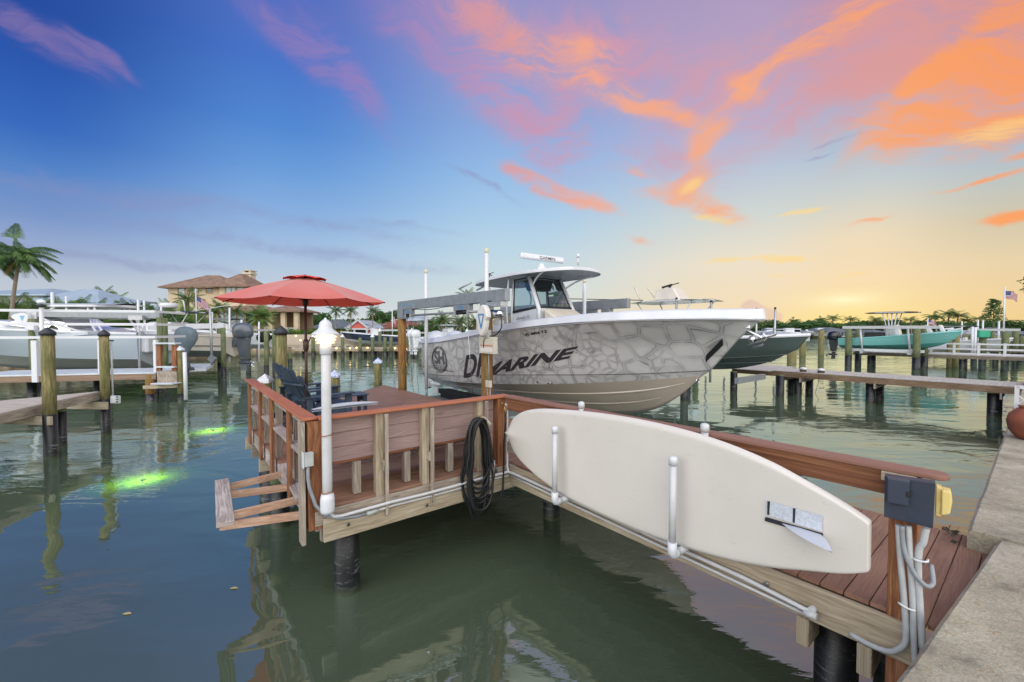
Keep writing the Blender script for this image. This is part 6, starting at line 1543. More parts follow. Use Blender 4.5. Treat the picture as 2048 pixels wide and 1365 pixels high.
# seawalls along the far and left shores (corrugated panels with a cap)
def seawall_line(name,label,pts,ztop,step=.9,amp=.12,m=sandm,capm_=None,cap=.28):
    t=thing(name,label,'seawall',(pts[0].x,pts[0].y,0)); mb=MB()
    for a,b in zip(pts[:-1],pts[1:]):
        L=(b-a).length; n=min(int(L/step)*4,1600); d=(b-a).normalized(); nn=Vector((d.y,-d.x,0))
        prof=[0,0,1,1]
        for i in range(n):
            f0,f1=i/n,(i+1)/n; o0,o1=prof[i%4]*amp+.08,prof[(i+1)%4]*amp+.08
            p=a.lerp(b,f0)+nn*o0; q=a.lerp(b,f1)+nn*o1
            mb.quad([p+Z*-1,q+Z*-1,q+Z*(ztop-cap),p+Z*(ztop-cap)],[(f0*L,0),(f1*L,0),(f1*L,1),(f0*L,1)])
    mb.build('sheet_face',m,t)
    mb=MB()
    for a,b in zip(pts[:-1],pts[1:]):
        mb.beam(a+Z*(ztop-cap/2),b+Z*(ztop-cap/2),.55,cap)
    mb.build('cap',capm_ or mat('shore_cap','#b5aa98','#9d917d',rough=.9,scale=.8) if 'shore_cap' not in bpy.data.materials else bpy.data.materials['shore_cap'],t); return t
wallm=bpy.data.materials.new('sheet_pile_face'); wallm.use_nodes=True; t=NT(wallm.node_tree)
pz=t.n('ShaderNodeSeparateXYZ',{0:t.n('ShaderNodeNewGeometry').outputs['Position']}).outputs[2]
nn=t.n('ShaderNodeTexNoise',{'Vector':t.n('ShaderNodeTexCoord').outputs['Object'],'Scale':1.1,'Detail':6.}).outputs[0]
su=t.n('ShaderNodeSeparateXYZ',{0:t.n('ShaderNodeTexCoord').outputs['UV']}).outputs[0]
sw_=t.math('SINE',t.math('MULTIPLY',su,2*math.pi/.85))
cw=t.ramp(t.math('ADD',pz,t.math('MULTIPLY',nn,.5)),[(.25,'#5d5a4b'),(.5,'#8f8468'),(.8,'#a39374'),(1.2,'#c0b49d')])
cw=t.mix(t.mr(sw_,-.1,.5,0,.6),cw,'#6f6048')  # shade of the corrugation recesses painted in as darker stripes
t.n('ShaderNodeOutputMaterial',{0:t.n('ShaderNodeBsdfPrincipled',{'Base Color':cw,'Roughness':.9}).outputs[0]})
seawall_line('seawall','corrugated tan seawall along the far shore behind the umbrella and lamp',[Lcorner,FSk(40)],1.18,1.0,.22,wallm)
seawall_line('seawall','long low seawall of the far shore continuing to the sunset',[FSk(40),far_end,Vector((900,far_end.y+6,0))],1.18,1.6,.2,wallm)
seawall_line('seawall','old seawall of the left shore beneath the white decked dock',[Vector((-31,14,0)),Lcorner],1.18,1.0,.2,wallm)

# ================================================================ trees
def frond(mb,base,az_,el_,L,droop,w=.5,n=9,wind=Vector((0,0,0)),nl=13,fold=.35):
    d=Vector((math.cos(az_)*math.cos(el_),math.sin(az_)*math.cos(el_),math.sin(el_)))
    pts=[]; p=base.copy(); v=d.copy()
    for i in range(n+1):
        pts.append(p.copy()); p=p+v*(L/n); v=(v+Vector((0,0,-droop/n))+wind/n); v.normalize()
    b=0
    for i in range(n):
        a,c=pts[i],pts[i+1]; s=(c-a).cross(Z); 
        if s.length<1e-5: s=Vector((1,0,0))
        s.normalize(); ww=.03*L*(1-i/n)+.005
        mb.quad([a-s*ww,a+s*ww,c+s*ww*.8,c-s*ww*.8],mi=0)
    for i in range(nl*2):
        f=.12+.88*i/(nl*2); k=min(int(f*n),n-1); a=pts[k].lerp(pts[k+1],f*n-k); t_=(pts[k+1]-pts[k]).normalized()
        s=t_.cross(Z); s=s.normalized() if s.length>1e-5 else Vector((1,0,0)); up=s.cross(t_)
        ln=w*math.sin(math.pi*min(1,f*.85+.12))**.7*(.85+.3*rnd.random())
        for sg in (-1,1):
            q=(s*sg*.8+t_*.6+up*(fold*.3)-Z*.55+wind*.3).normalized()
            e=a+q*ln+Z*(-.25*ln*ln); m_=a+q*ln*.5+t_*.035*L*.3
            wd=t_*(.008*L+.003)
            mb.quad([a-wd*.6,a+wd*.6,m_+wd,e,m_-wd*.6])
def palm(name,h,nf,L,droop,mt,curve=(0,0),r=.16,w=.55,wind=Vector((0,0,0)),dry=3,elr=(-.2,1.25),seed=1,nl=20):
    global rnd
    rs_=random.Random(seed); old=rnd; rnd=rs_
    t=thing(name,None,None)
    top=Vector((curve[0],curve[1],h)); pts=[]
    for i in range(9):
        f=i/8; pts.append(Vector((curve[0]*f**1.6,curve[1]*f**1.6,h*f)))
    mb=MB(); mb.tube(pts,[r*(1.25-.45*i/8) for i in range(9)],9); mb.build('trunk',trunkm,t)
    mb=MB()
    for k in range(nf):
        a=2*math.pi*(k*.618)+rs_.uniform(-.2,.2); e=elr[0]+(elr[1]-elr[0])*((k+.5)/nf)**.9
        frond(mb,top,a,e,L*rs_.uniform(.8,1.1),droop*rs_.uniform(.8,1.25),w,wind=wind,nl=nl)
    mb.build('crown',mt,t)
    if dry:
        mb=MB()
        for k in range(dry): frond(mb,top-Z*.1,rs_.uniform(0,6.3),-.7,L*.6,1.2,w*.7,nl=8)
        mb.sphere(top-Z*.15,.25*(r/.16),8,6); mb.build('dry_fronds',palm_y,t)
    rnd=old; return Proto(t)
def leafy(name,shape,n,size,mt,trunk=None,seed=2,lobes=None):
    """shape: list of (cx,cy,cz,rx,ry,rz) clumps; leaves scattered through them"""
    r_=random.Random(seed); t=thing(name,None,None); mb=MB(); tot=sum(s[3]*s[4]*s[5] for s in shape)**1
    for s in shape:
        k=int(n*s[3]*s[4]*s[5]/tot)
        for i in range(k):
            v=Vector((r_.gauss(0,1),r_.gauss(0,1),r_.gauss(0,1))).normalized()*(r_.random()**.35)
            jj=1+.35*mnoise.noise(v*2.2+Vector((s[0],s[1],s[2])))
            c=Vector((s[0]+v.x*s[3]*jj,s[1]+v.y*s[4]*jj,s[2]+v.z*s[5]*jj)); a=Vector((r_.gauss(0,1),r_.gauss(0,1),r_.gauss(0,1))).normalized(); b=a.orthogonal().normalized(); sz=size*r_.uniform(.6,1.4)
            mb.quad([c-a*sz,c-b*sz*.5,c+a*sz,c+b*sz*.5])
    mb.build('crown' if trunk else 'foliage',mt,t)
    if trunk:
        h,r=trunk; mb=MB(); mb.tube([(0,0,-.2),(0.05*h*.2,0,h*.5),(0,0,h)],[r*1.2,r,r*.6],8)
        for s in shape[:4]: mb.tube([(0,0,h*.6),(s[0]*.6,s[1]*.6,s[2]*.8),(s[0],s[1],s[2])],[r*.6,r*.35,r*.12],6)
        mb.build('trunk',trunk_b,t)
    return Proto(t)
wnd=Vector((.7,.1,0))
coco=palm('palm_tree',8.0,18,2.9,2.1,palm_d,(1.1,0),.13,.8,Vector((1.0,.1,0)),4,seed=5,nl=30)
coco2=palm('palm_tree',7.0,20,2.7,1.3,palm_d,(.3,0),.15,.6,Vector((.3,0,0)),3,seed=6)
phoenix=palm('palm_tree',4.2,30,2.7,1.35,palm_d,(0,0),.27,.5,Vector((0,0,0)),9,(-.35,1.3),seed=8)
ball=palm('palm_tree',3.0,34,1.35,.9,palm_g,(0,0),.2,.5,Vector((0,0,0)),12,(-.9,1.4),seed=9)
areca=palm('palm_tree',.8,30,3.0,1.1,palm_g,(0,0),.2,.6,Vector((0,0,0)),2,(.35,1.45),seed=10)
thin=palm('palm_tree',5.6,15,1.9,1.2,palm_g,(.3,0),.11,.6,Vector((.2,0,0)),2,seed=12)
bush=leafy('shrub',[(0,0,.6,1.0,.8,.75),(.7,.2,.5,.7,.6,.55),(-.7,0,.45,.7,.6,.5)],900,.13,leaf_g)
hedge=leafy('hedge',[(x*.9,0,.75,.75,.5,.85) for x in range(-4,5)],3200,.11,leaf_g,seed=3)
oak=leafy('broadleaf_tree',[(0,0,4.6,2.0,1.8,1.3),(1.5,.4,3.9,1.3,1.3,1.0),(-1.6,.2,4.0,1.4,1.3,1.0),(.3,-.5,5.4,1.2,1.2,.9),(2.2,0,4.7,.9,.9,.7)],1900,.22,leaf_d,(3.6,.18),seed=4)
thicket=leafy('thicket',[(0,0,1.6,2.6,1.2,1.5),(2.4,.3,1.3,1.6,1.2,1.2),(-2.4,0,1.7,1.8,1.1,1.5),(.8,0,2.7,1.4,1.0,.8),(-1.2,.4,2.9,1.1,1,.7)],2600,.2,leaf_d,seed=14)
def pine_():
    t=thing('pine_tree',None,None); r_=random.Random(5); mb=MB(); mb.tube([(0,0,0),(0,0,10)],[.22,.06],7); mb.build('trunk',trunk_b,t); mb=MB()
    for i in range(26):
        z=4.2+i*.23; L=2.9*(1-((z-4.2)/6.6))**.6+.3; 
        for k in range(6):
            a=r_.uniform(0,6.28); d=Vector((math.cos(a),math.sin(a),.12)); 
            for j in range(9):
                c=Vector((0,0,z))+d*L*(.25+.75*j/9)+Vector((r_.gauss(0,.12),r_.gauss(0,.12),r_.gauss(0,.06))); s=.30
                e=Vector((r_.gauss(0,1),r_.gauss(0,1),.1)).normalized()
                mb.quad([c-e*s,c-Z*s*.35,c+e*s,c+Z*s*.3])
    mb.build('crown',leaf_d,t); return Proto(t)
pine=pine_()
GZ=1.12
HT={}
def real_h(P_):
    if P_ not in HT:
        zs=sorted(v.co.z for c in bpy.data.objects if c.parent==P_.o for v in c.data.vertices); HT[P_]=zs[-max(1,len(zs)//400)]
    return HT[P_]
def tree(P_,px,Y_,ytop,hnom,label,rz=None,group=None,cat='palm tree',sx=1.0,zb=GZ):
    p=Q(px,700,Y_); zt=3-(ytop-660)*Y_/850; s=(zt-zb)/real_h(P_)
    o=P_.put((p.x,p.y,zb),rnd.uniform(0,6.28) if rz is None else rz,label,group,(s*sx,s*sx,s)); o['category']=cat; return o
# left shore palms
LS=[(coco,12,33,470,9.3,'big windblown coconut palm with leaning trunk whose crown meets the left frame edge',0),
]
o=tree(coco,18,30,452,9.0,'leaning coconut palm with a windblown crown, the tallest tree at left',0.0)
o=tree(coco,-62,31,447,9.0,'coconut palm mostly outside the left frame edge, only its windblown fronds showing',0.1)
for i,(px,Y_,yt,lab) in enumerate([(5,33,590,'feathery clump palm behind the motor cover at the left frame edge'),(58,34,596,'feathery clump palm between the leaning trunk and the globe lamp'),(118,35,592,'feathery clump palm directly behind the tallest white guide pipe'),(160,34,600,'feathery clump palm just left of the blue metal roof peak'),(95,36,600,'feathery clump palm behind the globe lamp'),(196,36,606,'feathery clump palm below the left blue roof slope'),(30,35,604,'feathery clump palm right of the leaning trunk base')]):
    tree(areca,px,Y_,yt,3.9,lab,group='clump palms along the left shore',cat='palm tree',sx=1.15)
for i,(px,Y_,yt,lab) in enumerate([(215,40,612,'dark thicket below the blue roof ridge'),(265,38,608,'dark thicket below the right blue roof slope'),(150,38,606,'dark thicket behind the cruiser hardtop'),(60,38,612,'dark thicket behind the globe lamp'),(10,38,612,'dark thicket at the left frame edge'),(330,44,625,'dark thicket at the foot of the beige house')]):
    tree(thicket,px,Y_,yt,3.6,lab,rz=rnd.uniform(-.3,.3),group='thickets along the left shore',cat='thicket')
for px,Y_,yt,lab in [(208,62,571,'small palm crown peeking over the blue roof ridge'),(238,64,580,'second small palm crown peeking over the blue roof'),(250,39,598,'palm against the right blue roof slope'),(278,39,602,'palm beside the twin white guide pipes')]:
    tree(thin,px,Y_,yt,6.4,lab,cat='palm tree')
for px,Y_,yt,sx,P_,h,lab in [(378,54,575,1.1,coco2,7.6,'tall palm in front of the beige house left corner window'),(362,52,600,1.,areca,3.9,'short clump palm by the beige house left wall'),(395,50,620,1.,areca,3.9,'short clump palm below the flag'),(430,55,606,.9,coco2,7.6,'drooping palm in front of the beige house garage wing'),(437,55,598,1.0,thin,6.4,'slim palm left of the umbrella tip'),(475,54,606,1.0,coco2,7.6,'drooping palm behind the umbrella left edge'),
    (523,50,612,1.3,ball,4.3,'shaggy fan palm with brown skirt under the umbrella')]:
    tree(P_,px,Y_,yt,h,lab,cat='palm tree',sx=sx)
tree(bush,403,44,662,1.4,'rounded yellow-green bush above the cream boat',cat='shrub')
for k,(px,Y_,lab) in enumerate([(585,56,'long clipped hedge behind the big black-capped piling'),(640,57,'clipped hedge behind the lamp post'),(520,57,'clipped hedge on the patio left of the big piling')]):
    p=Q(px,700,Y_); o=hedge.put((p.x,p.y,GZ),.65,lab,'clipped hedges on the far lawn',(1.05,1,1.25)); o['category']='hedge'
for px,Y_,yt,P_,h,sx,lab in [(642,80,626,oak,6.2,1.3,'round green tree right of the beige porch'),(622,75,632,oak,6.2,1.0,'green tree behind the umbrella pole'),(671,60,604,coco2,7.6,.9,'palm with dark curved trunk under the umbrella right rim'),(703,60,604,coco2,7.6,.9,'tall feathery palm left of the coral gable'),(745,62,606,coco2,7.6,.85,'tall feathery palm right of the coral gable'),(762,95,622,oak,6.2,.9,'dark tree left of the lift beam end'),(785,100,620,oak,6.2,1.0,'dark rounded tree touching the lift beam end'),(757,78,640,areca,3.9,.8,'palm clump left of the red-brown roof')]:
    tree(P_,px,Y_,yt,h,lab,cat='broadleaf tree' if P_ is oak else 'palm tree',sx=sx)
for px,Y_,yt,lab in [(886,62,622,'stout date palm left of the pair under the lift beam'),(920,63,624,'stout date palm right of the pair under the lift beam'),(862,70,630,'stout date palm behind the white guide post'),(950,72,628,'stout date palm half hidden by the lift motor'),(1018,80,628,'stout date palm seen through the boat console glass')]:
    tree(phoenix,px,Y_,yt,5.3,lab,group='date palms on the far shore',cat='palm tree',sx=1.25)
tree(coco2,938,85,574,7.6,'tall palm whose crown shows above the lift beam',cat='palm tree')
for i,(px,Y_,yt,lab) in enumerate([(835,68,650,'dark green hedge thicket below the pale grey roof'),(870,70,652,'dark thicket between the white guide post and date palms'),(905,72,648,'dark thicket behind the two date palms'),(945,74,652,'dark thicket behind the gear cover'),(800,72,655,'dark thicket behind the rusty piling'),(985,80,650,'dark thicket behind the stained lift piling')]):
    tree(thicket,px,Y_,yt,3.6,lab,rz=rnd.uniform(-.3,.3),group='thickets on the far shore',cat='thicket')
# right far shore tree line
names=['first','second','third','fourth','fifth','sixth','seventh','eighth','ninth','tenth','eleventh','twelfth','thirteenth','fourteenth','fifteenth','sixteenth','seventeenth','eighteenth','nineteenth','twentieth','twenty-first','twenty-second']
ptops=[(1546,640),(1580,636),(1605,650),(1622,642),(1645,634),(1664,631),(1697,633),(1722,641),(1746,634),(1768,640),(1800,636),(1822,634),(1843,640),(1872,624),(1893,620),(1912,624),(1940,634),(1960,632),(1968,640),(2020,640)]
for i,(px,yt) in enumerate(ptops):
    Y_=150+ (i*37%40); P_=[coco2,coco,thin][i%3]; h={0:7.6,1:9.0,2:6.4}[i%3]
    tree(P_,px,Y_,yt-2,h,'%s palm from the left on the far sunset shore'%names[i],group='palms on the far sunset shore',cat='palm tree',sx=1.8)
for i in range(20):
    px=1530+i*27; yt=643+((i*7)%9)-3
    tree(thicket,px,165+(i*13%25),yt,3.6,'%s dark tree clump from the left on the far sunset shore'%names[i],rz=rnd.uniform(-.4,.4),group='dark tree clumps on the far sunset shore',cat='thicket',sx=1.7)
for i in range(9):
    tree(thicket,604+i*29,104+(i*5%9),634+(i*7%8),3.6,'%s dark tree clump from the left behind the coral pavilion and brick houses'%names[i],rz=rnd.uniform(-.4,.4),group='dark tree clumps behind the far houses',cat='thicket',sx=1.2)
# long tree belt closing the view behind the boats
for i in range(14):
    px=1030+i*38; tree(thicket,px,175,652+(i*5%6),3.6,'%s dark tree clump from the left behind the big boat bow'%names[i],rz=0,group='dark tree clumps behind the big boat',cat='thicket',sx=2.0)
tree(pine,1985,120,598,10.2,'tall layered pine standing above the roofs at far right',cat='pine tree',rz=0,sx=.8)
# branch tips at the right frame edge: a tree on our bank
br=leafy('broadleaf_tree',[(0,0,5.2,1.5,1.5,.55),(.4,.5,4.5,1.3,1.3,.45),(.2,-.5,3.8,1.2,1.2,.4),(.3,0,5.9,1.2,1.2,.5)],900,.16,leaf_d,(4.5,.14),seed=21)
p=Q(2082,640,40); o=br.put((p.x,p.y,1.26),0,'leafy tree mostly outside the right frame edge with only branch tips showing','' and None,(1,1,1.25)); o['category']='tree'

# ================================================================ houses
roof_b=mat('brown_tile_roof','#6b5648','#8e7562',rough=.9,scale=1.2,detail=8,sc=(1,1,3))
roof_g=mat('grey_shingle_roof','#4d565c','#68727a',rough=.9,scale=2,detail=6)
roof_r=mat('red_brown_roof','#6b3a2e','#8a4f3e',rough=.9,scale=2,detail=6)
roof_bl=mat('blue_metal_roof','#8d9fac','#9fb0bb',rough=.5,scale=.6,sc=(6,.2,.2),metal=0)
roof_w=mat('pale_metal_roof','#8e9ba6','#a3afb8',rough=.5,scale=1)
stucco=mat('beige_stucco','#bfae90','#cbbb9e',rough=.95,scale=1.5)
stucco_w=mat('white_wall','#cfcfca','#c2c1bb',rough=.9,scale=1.5)
coral=mat('coral_siding','#c9655a','#d47467',rough=.9,scale=1,sc=(.2,.2,14))
brick=mat('brick_red_wall','#7b3f33','#95574a',rough=.95,scale=3)
greenw=mat('green_siding','#86a096','#92ab9f',rough=.9,scale=1,sc=(.2,.2,14))
trimm=mat('tan_trim','#a58b68',rough=.9)
def hip(mb,x0,x1,y0,y1,z0,z1,o=.7,th=.18,gable=False):
    x0-=o;x1+=o;y0-=o;y1+=o; w,d=x1-x0,y1-y0; k=min(w,d)/2
    if w>=d: r0,r1=Vector((x0+k,(y0+y1)/2,z1)),Vector((x1-k,(y0+y1)/2,z1))
    else: r0,r1=Vector(((x0+x1)/2,y0+k,z1)),Vector(((x0+x1)/2,y1-k,z1))
    if gable: r0,r1=Vector(((x0+x1)/2,y0,z1)),Vector(((x0+x1)/2,y1,z1))
    a,b,c,d_=[Vector(p) for p in ((x0,y0,z0),(x1,y0,z0),(x1,y1,z0),(x0,y1,z0))]
    if w>=d and not gable: fs=[(a,b,r1,r0),(b,c,r1),(c,d_,r0,r1),(d_,a,r0)]
    elif not gable: fs=[(a,b,r0),(b,c,r1,r0),(c,d_,r1),(d_,a,r0,r1)]
    else: fs=[(a,b,r0),(b,c,r1,r0),(c,d_,r1),(d_,a,r0,r1)]
    for f in fs: mb.quad(f)
    mb.box(x0,x1,y0,y1,z0-th,z0-.003)
def winbox(par,x,z,w,h,y,gm=winm,fm=trimm,frame=.14):
    mb=MB(); 
    mb.box(x-w/2-frame,x+w/2+frame,y-.06,y-.003,z+h/2,z+h/2+frame); mb.box(x-w/2-frame,x+w/2+frame,y-.06,y-.003,z-h/2-frame,z-h/2)
    mb.box(x-w/2-frame,x-w/2,y-.055,y-.003,z-h/2,z+h/2); mb.box(x+w/2,x+w/2+frame,y-.055,y-.003,z-h/2,z+h/2)
    if w>1.1: mb.box(x-.05,x+.05,y-.05,y-.015,z-h/2,z+h/2)
    f=mb.build('window',fm,par); mb=MB(); mb.quad([(x-w/2,y-.012,z-h/2),(x+w/2,y-.012,z-h/2),(x+w/2,y-.012,z+h/2),(x-w/2,y-.012,z+h/2)]); mb.build('pane',gm,f)
def X_(px,Y_): return (px-1024)/850*Y_*.9999
def Z_(py,Y_): return 3-(py-660)*Y_/850
def house(label,parts,cat='house'):
    """parts: (kind, px0,px1, yTop(eave px), yRidge px, Y front, depth, wall, roof, windows)"""
    t=thing('house',label,cat,(X_(parts[0][0],parts[0][4]),parts[0][4],GZ))
    for (px0,px1,ye,yr,Y_,dep,wm,rm,wins,*kw) in parts:
        x0,x1=X_(px0,Y_),X_(px1,Y_); ze=Z_(ye,Y_); zr=Z_(yr,Y_-.3+dep/2)
        mb=MB(); mb.box(x0,x1,Y_,Y_+dep,GZ-.3,ze-.1); w_=mb.build('wall',wm,t)
        mb=MB(); hip(mb,x0,x1,Y_,Y_+dep,ze,zr,kw[0] if kw else .7,gable=bool(kw and len(kw)>1)); mb.build('roof',rm,t)
        for (wx,wy,ww,wh,gm) in wins: winbox(t,X_(wx,Y_),Z_(wy,Y_),ww,wh,Y_,gm,trimm if wm is stucco else pvc_w)
    return t
bh=house('large two-storey beige stucco house with brown tile roof behind the umbrella',[
 (338,455,575,551,66,7,stucco,roof_b,[(365,583,.9,1.9,winlt),(393,580,.7,1.2,winlt),(420,580,.8,.9,winm),(448,579,.8,.9,winm),(470,580,.1,.1,winm)],.9),
 (440,492,573,549,63,5.5,stucco,roof_b,[(464,582,1.5,2.0,winlt),(481,583,1.0,1.9,winlt)],.9),
 (410,545,622,612,59,5,stucco,roof_b,[(449,641,1.3,2.6,winlt),(476,640,1.8,2.8,winlt),(500,641,1.0,2.4,winm)],.6)])
mb=MB(); Yh=70; mb.box(X_(488,Yh),X_(503,Yh),Yh+0,Yh+1.4,9,Z_(549,Yh)); mb.box(X_(486,Yh),X_(505,Yh),Yh-.2,Yh+1.6,Z_(549,Yh),Z_(546,Yh)); mb.box(X_(488,Yh),X_(492,Yh),Yh+0,Yh+1.4,Z_(546,Yh),Z_(542.5,Yh)); mb.box(X_(499,Yh),X_(503,Yh),Yh+0,Yh+1.4,Z_(546,Yh),Z_(542.5,Yh)); mb.box(X_(486,Yh),X_(505,Yh),Yh-.2,Yh+1.6,Z_(542.5,Yh),Z_(541,Yh)); mb.build('chimney',mat('pale_stucco','#c9c0ad','#bdb39f',rough=.95),bh)
# porch wing
Yp=58; mb=MB(); hip(mb,X_(528,Yp),X_(596,Yp),Yp,Yp+5,Z_(622,Yp),Z_(611,Yp+3),.6); mb.build('roof',roof_b,bh)
for px in (540,566,592): mb=MB(); mb.box(X_(px,Yp)-.3,X_(px,Yp)+.3,Yp,Yp+.5,GZ,Z_(622,Yp)-.15); mb.build('porch_column',stucco,bh)
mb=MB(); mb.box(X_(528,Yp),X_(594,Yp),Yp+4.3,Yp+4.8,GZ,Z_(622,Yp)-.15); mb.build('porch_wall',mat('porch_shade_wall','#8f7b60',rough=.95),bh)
mb=MB(); mb.box(X_(580,Yp)+.3,X_(608,Yp)-.3,Yp+.1,Yp+.2,2.2,3.0)
rl=MB(); y_=Yp+.1
for zz in (2.35,3.2): rl.box(X_(567,Yp),X_(592,Yp),y_,y_+.08,zz,zz+.1)
for i in range(9): x=X_(567,Yp)+(X_(592,Yp)-X_(567,Yp))*i/8; rl.box(x-.04,x+.04,y_,y_+.08,2.4,3.25)
rl.build('porch_railing',pvc_w,bh)
mb=MB(); mb.box(X_(505,57.2),X_(613,57.2),57,58.2,GZ-.2,2.1); tag(mb.build('patio_wall',mat('pale_patio_wall','#c2b6a4','#b0a390',rough=.9,scale=1)),'pale raised patio wall in front of the beige house porch','wall')
mb=MB(); 
for k,(x0,x1) in enumerate(((600,700),)):
    mb.beam(FSk(-6)+V*1.4+Z*1.75,FSk(9)+V*1.4+Z*1.75,.35,1.3)
tag(mb.build('garden_wall',mat('cream_garden_wall','#cdbfae','#bfb09d',rough=.9,scale=.8)),'low cream garden wall above the far seawall behind the lamp','wall')
house('low house with a wide blue metal hip roof at left',[(30,200,613,579,50,8,stucco,roof_bl,[(150,640,3,2,winm),(185,642,1,2,winm)],1.0)])
house('second blue metal roof beyond the leaning palm at the left edge',[(-120,95,590,578,52,14,stucco_w,roof_bl,[],1.0)])
house('low house with grey shingle roof and brick wall behind the lamp post',[(622,692,656,640,72,9,brick,roof_g,[(650,662,1.2,1.1,winm)],.5)])
gh=house('small coral gabled pavilion with white posts on the far shore',[(697,735,656,641,66,7,coral,roof_w,[],.5,1)])
Yg=65.3
mb=MB(); mb.prism([(X_(697,Yg),Z_(657,Yg)),(X_(735,Yg),Z_(657,Yg)),(X_(716,Yg),Z_(643,Yg))],0,.15,lambda a,b,d:(a,Yg-.15+d,b)); mb.build('gable',coral,gh)
mb=MB(); 
for a,b in (((694,658),(716,641)),((738,658),(716,641)),((692,658.5),(742,658.5))): mb.beam(Vector((X_(a[0],Yg-.3),Yg-.3,Z_(a[1],Yg))),Vector((X_(b[0],Yg-.3),Yg-.3,Z_(b[1],Yg))),.15,.22)
mb.build('white_trim',pvc_w,gh)
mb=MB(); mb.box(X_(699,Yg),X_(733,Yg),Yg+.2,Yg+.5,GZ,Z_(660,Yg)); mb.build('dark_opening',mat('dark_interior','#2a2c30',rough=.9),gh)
for px in (697,710,735): mb=MB(); mb.box(X_(px,Yg)-.12,X_(px,Yg)+.12,Yg-.35,Yg-.1,GZ,Z_(658,Yg)); mb.build('porch_post',pvc_w,gh)
mb=MB(); mb.box(X_(680,62),X_(760,62),62,62.2,GZ,Z_(667,62)); tag(mb.build('garden_fence',pvc_w),'long white solid fence below the coral pavilion','fence')
house('brick house with red-brown hip roof right of the coral pavilion',[(742,830,657,640,74,12,brick,roof_r,[(760,663,1,1.2,winm),(785,664,1.2,1.2,winm)],.8)])
house('two-storey green house with pale metal roof behind the guide post',[(792,868,641,631,84,10,greenw,roof_w,[(862,648,1.2,1.8,winlt),(835,648,1.2,1.6,winlt)],.8)])
house('white-walled house with red roof glimpsed behind the lift motor',[(945,1010,655,644,85,9,stucco_w,roof_r,[(962,662,1.4,1.2,winm)],.8)])
fh=[(1655,1702,663,655,'grey-roofed waterfront house left of the teal boat outboard',roof_g,stucco_w),(1545,1575,668,662,'pale low house beyond the slate boat bow',roof_w,stucco_w),(1745,1790,668,660,'low dark-roofed house behind the teal boat',roof_g,stucco_w),(1862,1935,672,664,'low tan house behind the navy bimini',roof_b,stucco),(1945,1990,669,661,'white low house between pine and navy bimini',roof_w,stucco_w),(2008,2060,668,655,'grey hip-roofed house at the right edge of the far shore',roof_g,stucco_w)]
for (a,b,ye,yr,lab,rm,wm) in fh:
    house(lab,[(a,b,ye,yr,150,14,wm,rm,[(a+(b-a)*.3,ye+5,2.2,1.6,winm),(a+(b-a)*.7,ye+5,2.2,1.6,winm)],1.0)])
# ================================================================ far dock with pilings and far boats
fd=thing('dock','long far tan dock with string of little lights in front of the coral pavilion','dock',Q(740,700,48))
mb=MB(); a=Q(596,696,50); b=Q(835,698,50); a.z=b.z=.86; mb.beam(a,b,1.6,.12); mb.build('deck',dock_tan,fd)
mb=MB(); mb.beam(a-Z*.2-Vector((0,.75,0)),b-Z*.2-Vector((0,.75,0)),.06,.28); mb.build('fascia',wood_tan,fd)
for px in (607,628,670,701,731,751,773,793,812,829): 
    p=Q(px,700,50.5); pile_parts(fd,p.x,p.y,.19,.75,.55,pile_g,as_part=True,n=8)
for i,(px,yt) in enumerate(((626,674),(685,674),(720,676),(745,674),(770,675),(782,675),(813,672))):
    p=Q(px,yt,48.6); c=(.22,.3,capwhite,'c')
    piling((p.x,p.y),.20,p.z,.5,pile_g,'%s tall piling from the left along the far dock'%names[i],'pilings along the far dock',cap=c if i in (0,1,3,6) else None,n=9)
bulb=emis('warm_bulb','#ffcf80',4)
for i,(px,py) in enumerate(((673,697),(700,697),(713,696),(735,696),(790,697),(800,699),(812,698),(803,706),(592,672),(601,681))):
    p=Q(px,py,48.3); mb=MB(); mb.sphere(p,.10,8,6); tag(mb.build('dock_bulb',bulb),'%s tiny warm lamp from the left around the far dock'%names[i],'lamp','tiny lamps on the far dock')
nvh=mat('navy_hull','#27344e',rough=.25,coat=.5)
b3=hull_thing('navy_boat','navy hulled white boat at the far dock left of the rusty piling',8.5,1.4,1.0,2.1,2.7,1.45,nvh,white,white)
p=Q(815,700,56); place(b3,(p.x,p.y,0),math.pi+.1); set_console(b3,4.2,2,1.1,1.3,1.3); set_ttop(b3,2.6,5.4,1.1,2.1,3.7,alu_b,canvas=alu_b)
b4=hull_thing('white_boat','white boat with twin white outboards behind the rusty piling',7.5,1.3,1.0,2.1,2.6,1.45,white,cream,white)
p=Q(838,700,44); place(b4,(p.x,p.y,0),R(40)); set_console(b4,3.6,2,1,1.1,1.3); set_ttop(b4,2.4,4.6,1.0,2.1,3.5,alu_b,canvas=white)
for y in (-.4,.4): add_ob(PW,b4,(-.05,y,2.1),1.25)
b5=hull_thing('white_boat','small white cuddy boat glimpsed left of the stained lift piling',6.5,1.2,1.5,2.3,2.8,1.8,cream,white,white)
p=Q(930,685,50); place(b5,(p.x,p.y,0),R(-10)); mb=MB(); hexa(mb,[Vector(q) for q in ((1.5,-.8,2.4),(4.6,-.6,2.6),(4.6,.6,2.6),(1.5,.8,2.4))],[Vector(q) for q in ((2.2,-.6,3.2),(3.2,-.5,3.2),(3.2,.5,3.2),(2.2,.6,3.2))]); mb.build('cabin',white,b5,bevel=.05)
